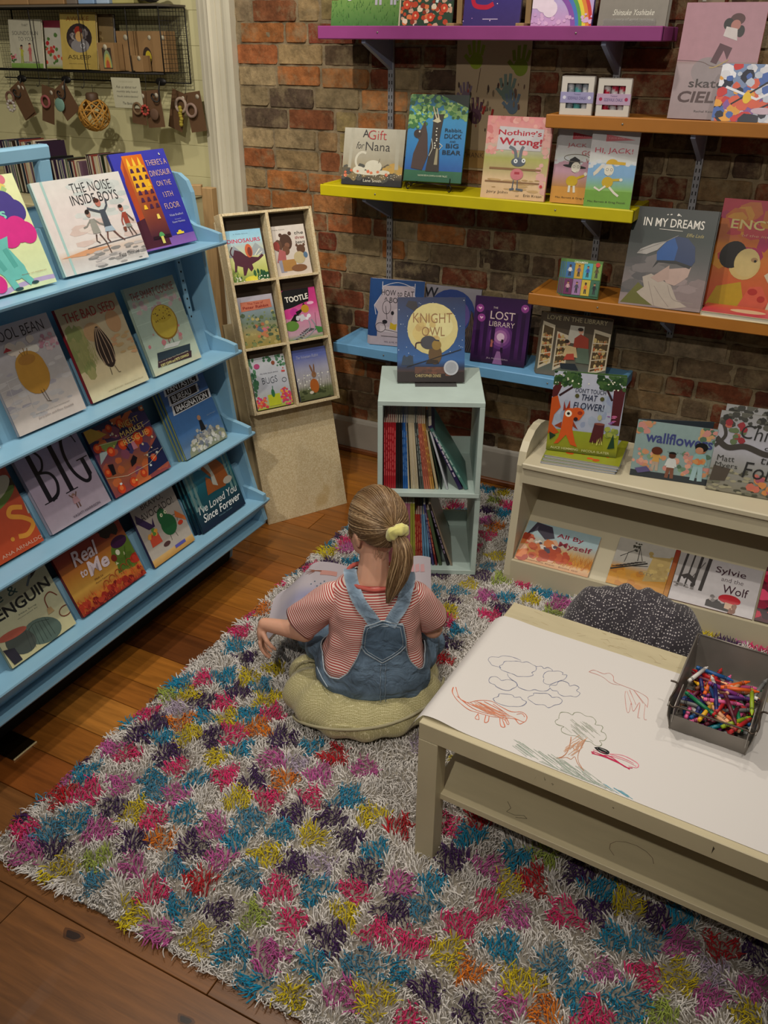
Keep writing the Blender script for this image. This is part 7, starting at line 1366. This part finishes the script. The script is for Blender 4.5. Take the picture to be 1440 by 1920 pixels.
# feet crossed in front under the book
for s in (-1, 1):
    cap(mb, (s*.10, .255, .085), (-s*.03, .275, .065), .026, .021); mb.ell((-s*.05, .285, .055), (.030, .05, .024), 10); mb.ell((-s*.055, .325, .048), (.030, .024, .016), 8)
body = remesh(mb, 'body', .0034, 4, SKIN, child, .5)
for s in (-1, 1):
    e = MB(); e.ell((s*.030, .074, .002), (.011, .009, .011), 10, T=TH, col=hx('e8e4e0')); e.ell((s*.030, .0805, .001), (.0055, .0035, .0055), 8, T=TH, col=hx('4a6a80')); e.build('eye', mat('eye_surface', attr=True, rough=.2), child)
m_ = MB(); m_.tube([TH @ Vector((x, .0835-abs(x)*.25, -.068+abs(x)*.12)) for x in (-.018, -.009, 0, .009, .018)], [.001, .003, .0034, .003, .001], 8); m_.build('lips', mat('lips', hx('a8544c'), rough=.5), child)
# ---------------------------------------------------------------- torso surface shared by shirt and dungarees
ZS = [.10, .13, .17, .22, .28, .34, .40, .44, .47, .49, .505, .516]
AX = [.140, .158, .163, .158, .138, .132, .133, .132, .120, .098, .070, .047]
BY = [.080, .100, .110, .106, .090, .086, .084, .078, .068, .060, .052, .045]
CX = [.0, .0, .0, .0, .002, .004, .005, .006, .006, .006, .003, .001]
CY = [.015, .012, .010, .008, .004, .002, .0, .002, .002, .002, -.002, -.004]
def tor(z, th, off=0.0):
    a = interp(z, ZS, AX)+off; b = interp(z, ZS, BY)+off; cx = interp(z, ZS, CX); cy = interp(z, ZS, CY); c, s = cos(th), sin(th); p = .82
    return Vector((cx+a*math.copysign(abs(c)**p, c), cy+b*math.copysign(abs(s)**p, s), z))
def fold(z, th, amp=.0022): return amp*(sin(th*9+z*22)*.6+sin(th*5-z*60)*.5+sin(z*95+th*3)*.35)*(1.25-min(1, max(0, (z-.16)/.3))*.55)
def stripe_mat():
    m = bpy.data.materials.new('striped_jersey'); m.use_nodes = True; nt = m.node_tree; N = nt.nodes; L = nt.links; b = N['Principled BSDF']
    a = N.new('ShaderNodeAttribute'); a.attribute_name = 'band'; w = N.new('ShaderNodeMath'); w.operation = 'MULTIPLY'; w.inputs[1].default_value = 2*pi/.0072; L.new(a.outputs['Fac'], w.inputs[0])
    s = N.new('ShaderNodeMath'); s.operation = 'SINE'; L.new(w.outputs[0], s.inputs[0]); r = N.new('ShaderNodeMapRange'); r.inputs[1].default_value = -.15; r.inputs[2].default_value = .15; L.new(s.outputs[0], r.inputs[0])
    mx = N.new('ShaderNodeMix'); mx.data_type = 'RGBA'; L.new(r.outputs[0], mx.inputs[0]); mx.inputs[6].default_value = (*hx('e6d2c8'), 1); mx.inputs[7].default_value = (*hx('b04a48'), 1)
    L.new(mx.outputs[2], b.inputs['Base Color']); b.inputs['Roughness'].default_value = .85; b.inputs['Specular IOR Level'].default_value = .2; return m
STR = stripe_mat(); BAND = []
def bgrid(mb, P, vals, close_u=True): mb.grid(P, close_u=close_u); BAND.extend([v for r in vals for v in r])
sh = MB(); NT = 96
zs = [.155+(.501-.155)*j/70 for j in range(71)]
G = []; V_ = []
for i in range(NT):
    th = 2*pi*i/NT; row = []; vr = []
    for z in zs:
        p = tor(z, th, -.001); f = fold(z, th, .003); n = Vector((cos(th), sin(th), 0)); q = p+n*f; row.append(q); vr.append(z+.0016*sin(th*2+z*14)+f*.35)
    G.append(row); V_.append(vr)
bgrid(sh, G, V_)
def sleeve(S, E, r0, r1, side, bendy):
    S = Vector(S); E = Vector(E); d = (E-S).normalized(); u = d.cross(Vector((0, 1, 0))).normalized(); v = d.cross(u); L_ = (E-S).length; G = []; VV = []
    for i in range(48):
        a = 2*pi*i/48; row = []; vr = []
        for j in range(31):
            t = j/30; r = r0+(r1-r0)*t; r *= 1+.05*sin(a*3+t*5)*t+.03*sin(a*5-t*9); 
            if t < .3: r *= (max(.02, 1-(1-t/.3)**2.2))**.5
            c = S+d*(L_*t)+Vector((0, bendy*sin(pi*t), .010*sin(pi*t))); row.append(c+(u*cos(a)+v*sin(a)*.86)*r); vr.append(L_*t+.0022*sin(a*2+t*4))
        # turned cuff
        row.append(row[-1]-d*.001+(c-row[-1])*.06); vr.append(vr[-1]); row.append(row[-1]-d*.03); vr.append(vr[-1]-.03)
        G.append(row); VV.append(vr)
    bgrid(sh, G, VV)
sleeve((-.072, .0, .458), (-.214, .032, .312), .050, .056, -1, -.012)
sleeve((.084, .0, .462), (.172, .048, .322), .050, .052, 1, -.006)
so = sh.build('striped_shirt', STR, child)
at = so.data.attributes.new('band', 'FLOAT', 'POINT'); at.data.foreach_set('value', BAND)
so['label'] = 'red and white striped short-sleeved shirt'
# collar band
mb = MB(); ring = []
for i in range(40):
    th = 2*pi*i/40; p = tor(.501, th, -.001); ring.append((p.x, p.y-.003, .501+.010*sin(th)+.010*abs(cos(th))))
mb.tube(ring, .0065, 8, closed=True); o = mb.build('collar', mat('coral_rib', hx('b4554c'), rough=.85), child); o['label'] = 'plain coral red neckband'
# ---------------------------------------------------------------- dungarees
def denim_mat():
    m = bpy.data.materials.new('faded_denim'); m.use_nodes = True; nt = m.node_tree; N = nt.nodes; L = nt.links; b = N['Principled BSDF']
    tc = N.new('ShaderNodeTexCoord'); n = N.new('ShaderNodeTexNoise'); n.inputs['Scale'].default_value = 14; n.inputs['Detail'].default_value = 6; L.new(tc.outputs['Object'], n.inputs[0])
    a = N.new('ShaderNodeVertexColor'); a.layer_name = 'Col'; r = N.new('ShaderNodeMapRange'); r.inputs[1].default_value = .35; r.inputs[2].default_value = .68; r.inputs[3].default_value = .72; r.inputs[4].default_value = 1.45; L.new(n.outputs[0], r.inputs[0])
    x = N.new('ShaderNodeVectorMath'); x.operation = 'SCALE'; L.new(a.outputs[0], x.inputs[0]); L.new(r.outputs[0], x.inputs['Scale']); L.new(x.outputs[0], b.inputs['Base Color']); b.inputs['Roughness'].default_value = .8; b.inputs['Specular IOR Level'].default_value = .25
    n2 = N.new('ShaderNodeTexNoise'); n2.inputs['Scale'].default_value = 380; L.new(tc.outputs['Object'], n2.inputs[0]); bp = N.new('ShaderNodeBump'); bp.inputs['Strength'].default_value = .4; bp.inputs['Distance'].default_value = .001; L.new(n2.outputs[0], bp.inputs['Height']); b3 = N.new('ShaderNodeBump'); b3.inputs['Strength'].default_value = .8; b3.inputs['Distance'].default_value = .02; n4 = N.new('ShaderNodeTexNoise'); n4.inputs['Scale'].default_value = 16; n4.inputs['Detail'].default_value = 3; n4.inputs['Distortion'].default_value = 1.2; L.new(tc.outputs['Object'], n4.inputs[0]); L.new(n4.outputs[0], b3.inputs['Height']); L.new(bp.outputs[0], b3.inputs['Normal']); L.new(b3.outputs[0], b.inputs['Normal']); return m
DEN = denim_mat(); DC = hx('64798e'); DL = hx('a0acb6'); DD_ = hx('52677c')
XS = [-.20, -.150, -.130, -.112, -.095, -.075, -.055, -.038, -.026, -.020, .082, .088, .094, .102, .116, .124, .134, .15, .20]
ZT_ = [.250, .252, .252, .215, .202, .206, .232, .285, .335, .396, .398, .345, .305, .262, .228, .226, .248, .252, .25]
jt = MB(); NTH = 260; NZ = 40; G = []; top = []
for i in range(NTH):
    th = 2*pi*i/NTH; p0 = tor(.25, th); back = sin(th) < 0
    if back: zt = interp(tor(.30, th).x, XS, ZT_)
    else: zt = .40 if abs(p0.x) < .085 else .25+.15*max(0, 1-(abs(p0.x)-.085)/.03)
    row = []
    for j in range(NZ+1):
        t = j/NZ; z = .102+(zt-.102)*t; f = fold(z, th, .0028)+.002*sin(th*14+z*40)*(1-t); o_ = .0055+.004*(1-t)
        p = tor(z, th, o_); n = Vector((cos(th), sin(th), 0)); q = p+n*max(f, -.002); 
        if t < .12: k = (1-t/.12); q = Vector((q.x*(1-.25*k), .012+(q.y-.012)*(1-.25*k), q.z-.004*k))
        row.append(q)
    G.append(row); top.append(row[-1])
jt.grid(G, DC, close_u=True)
jb = jt.build('denim_seat', DEN, child)
mb = MB(); mb.tube([p+Vector((0, -.001 if p.y < 0 else .001, .0)) for p in top], .0022, 6, col=DL, closed=True); o = mb.build('top_hem', DEN, child); o['label'] = 'pale stitched hem edge'
# legs
mb = MB()
def leg(pts, rs):
    P = smoothcurve(pts, 7); n = len(P); R_ = [interp(i/(n-1), [k/(len(rs)-1) for k in range(len(rs))], rs) for i in range(n)]; q = MB(); q.tube(P, R_, 28)
    for idx in range(len(q.v)):
        v = Vector(q.v[idx]); i = idx//28; a = 2*pi*(idx % 28)/28; d = (v-P[i]).normalized(); q.v[idx] = tuple(v+d*(.0045*sin(i*1.15+a*2)+.003*sin(i*.6-a*4)))
    mb.add(q.v, q.f, DC, 0, True)
leg([(-.065, -.01, .160), (-.12, .07, .172), (-.18, .15, .170), (-.19, .19, .145), (-.13, .235, .105), (-.07, .26, .085)], [.078, .070, .058, .052, .046, .040])
leg([(.065, -.01, .160), (.11, .07, .165), (.155, .15, .158), (.165, .19, .135), (.12, .235, .105), (.06, .26, .085)], [.078, .070, .054, .050, .046, .040])
legs = remesh(mb, 'denim_legs', .005, 2, DEN, child)
ca = legs.data.color_attributes.new('Col', 'FLOAT_COLOR', 'POINT'); arr = np.ones((len(legs.data.vertices), 4), dtype=np.float32); arr[:, :3] = DC; ca.data.foreach_set('color', arr.ravel())
mb = MB(); G = [[(-.135+.07*u+.0, -.055+.10*u-.035*v+.0, .235-.01*u-.055*v) for v in [j/6 for j in range(7)]] for u in [i/8 for i in range(9)]]
# straps and yoke, laid on the back of the shirt
def on_back(x, z, off):
    a = interp(z, ZS, AX); cx = interp(z, ZS, CX); s = min(.985, abs((x-cx)/a)); c = s**(1/.82); th = -pi/2+math.copysign(math.asin(min(1, c)), x-cx)
    return tor(z, th, off)
def patch(mb, rows, off, col, n=10):
    G = [[on_back(xl+(xr-xl)*k/n, z, off+.001*sin(z*200+k)) for k in range(n+1)] for z, xl, xr in rows]; mb.grid([list(r) for r in zip(*G)], col)
mb = MB(); rows = [(.274, .026, .030), (.290, .004, .054), (.305, -.016, .074), (.322, -.026, .089), (.345, -.024, .088), (.37, -.021, .084), (.396, -.016, .080), (.405, .005, .060), (.414, .026, .032)]
patch(mb, rows, .0105, DD_, 12)
yk = mb.build('back_yoke', DEN, child); yk['label'] = 'darker five-sided denim back patch'
mb = MB(); out = [on_back(x, z, .012) for z, x, _ in rows]+[on_back(x, z, .012) for z, _, x in rows[::-1]]; mb.tube(out, .0017, 6, col=DL, closed=True)
inn = [on_back(.028+(x-.028)*.86, .345+(z-.345)*.88, .0125) for z, x, _ in rows]+[on_back(.028+(x-.028)*.86, .345+(z-.345)*.88, .0125) for z, _, x in rows[::-1]]; mb.tube(inn, .0011, 5, col=hx('9aa8b4'), closed=True)
o = mb.build('yoke_stitching', DEN, child); o['label'] = 'pale topstitching round the back patch'
def strap(path, w):
    P = smoothcurve(path, 8); mb = MB(); G = []
    for i, p in enumerate(P):
        t = (P[min(i+1, len(P)-1)]-P[max(i-1, 0)]).normalized(); nrm = Vector((0, p.y-0, (p.z-.40)*1.0)).normalized() if p.z > .49 else Vector((0, -1 if p.y < .0 else 1, .2)); nrm = (nrm-t*nrm.dot(t)).normalized(); s = t.cross(nrm).normalized()
        G.append([p+s*(w*k)+nrm*(.0025*(1-abs(k)*.9)+.001*sin(i*.9+k*4)) for k in (-1, -.92, -.5, 0, .5, .92, 1)])
    mb.grid(G, cols=[[DL, hx('8a9cae'), hx('74889c'), hx('6c8094'), hx('74889c'), hx('8a9cae'), DL] for _ in G]); mb.v = mb.v; 
    G2 = [[p-Vector((0, 0, .002)) for p in r] for r in G]; return mb.build('shoulder_strap', DEN, child)
def sp_(x, z, o=.010): return on_back(x, z, o)
strap([sp_(.012, .398), sp_(-.004, .425), sp_(-.028, .458), Vector((-.050, -.060, .492)), Vector((-.062, -.028, .517)), Vector((-.066, .015, .512)), Vector((-.064, .055, .475)), Vector((-.055, .082, .42)), Vector((-.05, .092, .39))], .0185)
strap([sp_(.045, .398), sp_(.058, .425), sp_(.078, .458), Vector((.092, -.058, .490)), Vector((.099, -.028, .512)), Vector((.096, .015, .506)), Vector((.085, .055, .472)), Vector((.065, .082, .42)), Vector((.05, .092, .39))], .0185)
mb = MB()
for s in (-.0065, .0065): mb.tube([on_back(.030+s+.001*sin(k), .272-.0235*k*.28, .0135+.001*(k > 14)) for k in range(24)], .0010, 5, col=hx('8c9eb0'))
o = mb.build('centre_seam', DEN, child); o['label'] = 'double stitched centre back seam'
mb = MB(); mb.tube(smoothcurve([on_back(-.152, .205, .013), on_back(-.135, .19, .014), on_back(-.118, .17, .015)], 5), .0016, 5, col=DL); mb.build('pocket_seam', DEN, child)
# ---------------------------------------------------------------- hair
SCR = Vector((.066, -.062, .687)); HAIR = mat('blonde_hair', attr=True, rough=.42, spec=.4, nscale=8, namt=.12)
def hs(d, k=1.0):    # point on the scalp in direction d (head frame unit vector)
    d = d.normalized(); p = Vector((d.x*.0765, d.y*.0905, d.z*.0935+.012))*k; return TH @ p
sd = (TH.inverted() @ SCR); sd = Vector((sd.x/.0765, sd.y/.0905, (sd.z-.012)/.0935)).normalized()
R = random.Random(17); hb = MB(); tone_ = ['86694a', '74593c', '9a7e5c', '644c32', '7e6344', 'ac9270', '6c5238', '584228']
def line_dirs():
    out = []
    # hairline ring: forehead, temples, over the ears, nape
    ring = [(0, .93, .55), (-.45, .82, .5), (-.80, .55, .32), (-.98, .22, .05), (-.99, .0, -.12), (-.88, -.34, -.30), (-.62, -.62, -.50), (-.3, -.8, -.58), (0, -.84, -.60), (.3, -.8, -.58), (.62, -.62, -.50), (.88, -.34, -.30), (.99, .0, -.12), (.98, .22, .05), (.80, .55, .32), (.45, .82, .5), (0, .93, .55)]
    return smoothcurve(ring, 10)
LD = line_dirs()
def strand(pts, r, col): hb.tube(pts, [r*(.6 if i == 0 else 1) for i in range(len(pts))], 4, col=col, cap=False)
for k in range(2600):
    a = LD[R.randrange(len(LD))]+Vector((R.uniform(-.03, .03), R.uniform(-.03, .03), R.uniform(-.03, .03)))
    if k % 3 == 0: a = Vector((R.gauss(0, 1), R.gauss(0, 1), abs(R.gauss(0, .9))-.15)).normalized();
    a.normalize(); t0 = 0; om = math.acos(max(-1, min(1, a.dot(sd))))
    if om < .12 or (a.z < -.3 and a.y > -.2) or (a.y > .75 and a.z < .4): continue
    c = mul(hx(R.choice(tone_)), R.uniform(.85, 1.12)); lay = 1.0+R.uniform(0, .035); N_ = 9; pts = []
    wv = R.uniform(-.03, .03)
    for i in range(N_+1):
        t = i/N_*.97; d = (a*sin((1-t)*om)+sd*sin(t*om))/max(1e-3, sin(om)); d += Vector((wv*sin(pi*t), 0, wv*sin(pi*t)-.05*sin(pi*t)*(a.z < 0)))
        pts.append(hs(d, lay+.03*sin(pi*t)))
    pts.append(SCR+Vector((R.uniform(-.008, .008), R.uniform(-.003, .01), R.uniform(-.008, .008)))); strand(pts, R.uniform(.0009, .0015), c)
# cap under the strands
CAP = []
for i in range(40):
    row = []
    for j in range(17):
        th = 2*pi*i/40; # from crown down to the hairline
        e = LD[int((i/40)*(len(LD)-1))]; top = Vector((0, -.1, 1)); d = top*(1-j/16)+e.normalized()*(j/16); row.append(hs(d, .985))
    CAP.append(row)
hb.grid(CAP, hx('4c3a26'), close_u=True)
for k in range(70):   # wisps at the nape and in front of the ear
    side = k < 30; b = hs(Vector((-.93, .28+R.uniform(-.12, .12), -.05)), 1.02) if side else hs(Vector((R.uniform(-.7, .7), -.7, -.55)), 1.01)
    l = R.uniform(.02, .05); strand([b, b+Vector((R.uniform(-.004, .004), R.uniform(-.004, .006), -l*.5)), b+Vector((R.uniform(-.006, .006), .004, -l))], .0005, mul(hx('86694a'), R.uniform(.8, 1.1)))
hair = hb.build('hair', HAIR, child)
tb_ = MB(); TCP = [SCR+Vector((.0, -.006, -.006)), SCR+Vector((.014, -.030, -.030)), SCR+Vector((.014, -.040, -.075)), SCR+Vector((.002, -.044, -.125)), SCR+Vector((-.010, -.040, -.170)), SCR+Vector((-.022, -.030, -.212))]
TC = smoothcurve(TCP, 4); TW = [.011, .018, .021, .022, .024, .026, .027, .028, .029, .029, .029, .028, .027, .025, .023, .021, .018, .014, .010, .007, .005]
hb = tb_
for k in range(1500):
    a = R.uniform(0, 2*pi); q = math.sqrt(R.random()); pts = []; L_ = R.choice([1, 1, 1, .93, .88, .8]); c = mul(hx(R.choice(tone_)), R.uniform(.85, 1.2)); dr = R.uniform(-.15, .15)
    for i in range(0, len(TC), 2):
        if i/(len(TC)-1) > L_: break
        w = interp(i, range(len(TW)), TW); aa = a+dr*i*.2; pts.append(TC[i]+Vector((cos(aa)*q*w, sin(aa)*q*w*.55, 0))+Vector((R.uniform(-.001, .001), 0, 0)))
    hb.tube(pts, [.0010]*(len(pts)-1)+[.0003], 4, col=c, cap=False)
o = hb.build('ponytail', HAIR, child)
# scrunchie: a fat gathered ring of pale yellow plush
mb = MB(); ax = (TC[3]-TC[0]).normalized(); u = ax.cross(Vector((1, 0, 0))).normalized(); v = ax.cross(u); G = []
for i in range(60):
    a = 2*pi*i/60; c = SCR+Vector((0, -.006, -.004))+(u*cos(a)+v*sin(a))*.0165; row = []
    for j in range(15):
        b = 2*pi*j/14; r = .0158+.0016*sin(a*4+b*2)+.0008*sin(a*9-b*2); row.append(c+((u*cos(a)+v*sin(a))*cos(b)+ax*sin(b))*r)
    G.append(row)
mb.grid(G, close_u=True); o = mb.build('scrunchie', mat('yellow_plush', hx('cfc878'), rough=.9, sheen=.4, nscale=90, namt=.12), child); o['label'] = 'pale yellow scrunchie round the ponytail'
# ---------------------------------------------------------------- open picture book in the lap
ob = thing('open_picture_book', 'large open picture book in the lap of the seated child', 'book'); ob.matrix_world = TG
OBM = mat('open_pages', attr=True, rough=.45)
def page(side, name):
    mb = MB(); n = 22; m = 14; G = []; C = []
    for i in range(n+1):
        t = i/n; row = []; cr = []
        for j in range(m+1):
            s = j/m
            if side < 0: x = .0-.345*t; y = .165+.26*s+.02*t-.10*t*(1-s)*.6; z = .205+.060*sin(pi*min(1, t*1.05))*(1-.2*s)+.035*t-.09*max(0, t-.75)/.25*(1-s)*.8
            else: x = .0+.150*t*1.15; y = .165+.26*s+.04*t; z = .205+.05*sin(pi*t*.9)+.06*t
            # rounded outer corner
            if side < 0 and t > .55 and s > .45: q = ((t-.55)/.45)**2*((s-.45)/.55)**2; x += .12*q; y -= .10*q
            row.append((x, y, z)); cb = hx('b4acb4'); w = max(0, 1-math.hypot((t-.62)*1.4, (s-.28)*1.8)*2.2); cr.append(tuple(a*(1-.75*w)+b*.75*w for a, b in zip(cb, hx('6c74a8'))) if side < 0 else cb)
        G.append(row); C.append(cr)
    mb.grid(G, cols=C)
    def PT(t, s, k=.0012):
        i = min(n-1, int(t*n)); j = min(m-1, int(s*m)); a = t*n-i; b = s*m-j; p = (Vector(G[i][j])*(1-a)+Vector(G[i+1][j])*a)*(1-b)+(Vector(G[i][j+1])*(1-a)+Vector(G[i+1][j+1])*a)*b; return p+Vector((0, 0, k))
    if side < 0:
        sk = hx('8c5848')
        for fx0, fy0, fx1, fy1, w in ((.55, .78, .64, .80, .016), (.62, .80, .70, .85, .010), (.63, .80, .73, .81, .009), (.63, .79, .72, .76, .008), (.62, .78, .68, .73, .008)):
            k = 8; L1 = [PT(fx0+(fx1-fx0)*q/k, fy0+(fy1-fy0)*q/k+w*(1-.6*q/k)) for q in range(k+1)]; L2 = [PT(fx0+(fx1-fx0)*q/k, fy0+(fy1-fy0)*q/k-w*(1-.6*q/k)) for q in range(k+1)]
            for q in range(k): mb.face([L1[q], L1[q+1], L2[q+1], L2[q]], sk)
        for q in range(5): a, b = .5+.03*q, .55-.05*(q % 3); mb.face([PT(a, b), PT(a+.012, b), PT(a+.012, b+.02), PT(a, b+.02)], hx('4c6478'))
        for q in range(4): mb.face([PT(.40+.04*q, .80), PT(.44+.04*q, .80), PT(.44+.04*q, .70), PT(.40+.04*q, .70)], hx('c08c84'), 0)
    else:
        for q in range(6): a = .3+.1*q; mb.face([PT(a, .6), PT(a+.08, .62), PT(a+.07, .8), PT(a, .78)], hx('c4989c'))
    return mb, G
mbL, GL = page(-1, 'left_page'); o = mbL.build('left_page', OBM, ob)
mbR, GR = page(1, 'right_page'); mbR.build('right_page', OBM, ob)
for nm, G in (('left_page_block', GL), ('right_page_block', GR)):
    mb = MB(); mb.grid([[Vector(p)-Vector((0, 0, .001)) for p in r] for r in G]); mb.grid([[Vector(p)-Vector((0, 0, .009)) for p in r] for r in G])
    for edge in ([r[0] for r in G], [r[-1] for r in G], G[-1]): mb.grid([[Vector(p)-Vector((0, 0, .001)), Vector(p)-Vector((0, 0, .009))] for p in edge])
    mb.build('page_block', PAGES, ob)
mb = MB(); mb.grid([[Vector(p)-Vector((0, 0, .0115)) for p in r] for r in GL[::-1]+GR[1:]], hx('5c6ca8')); mb.build('cover', OBM, ob)
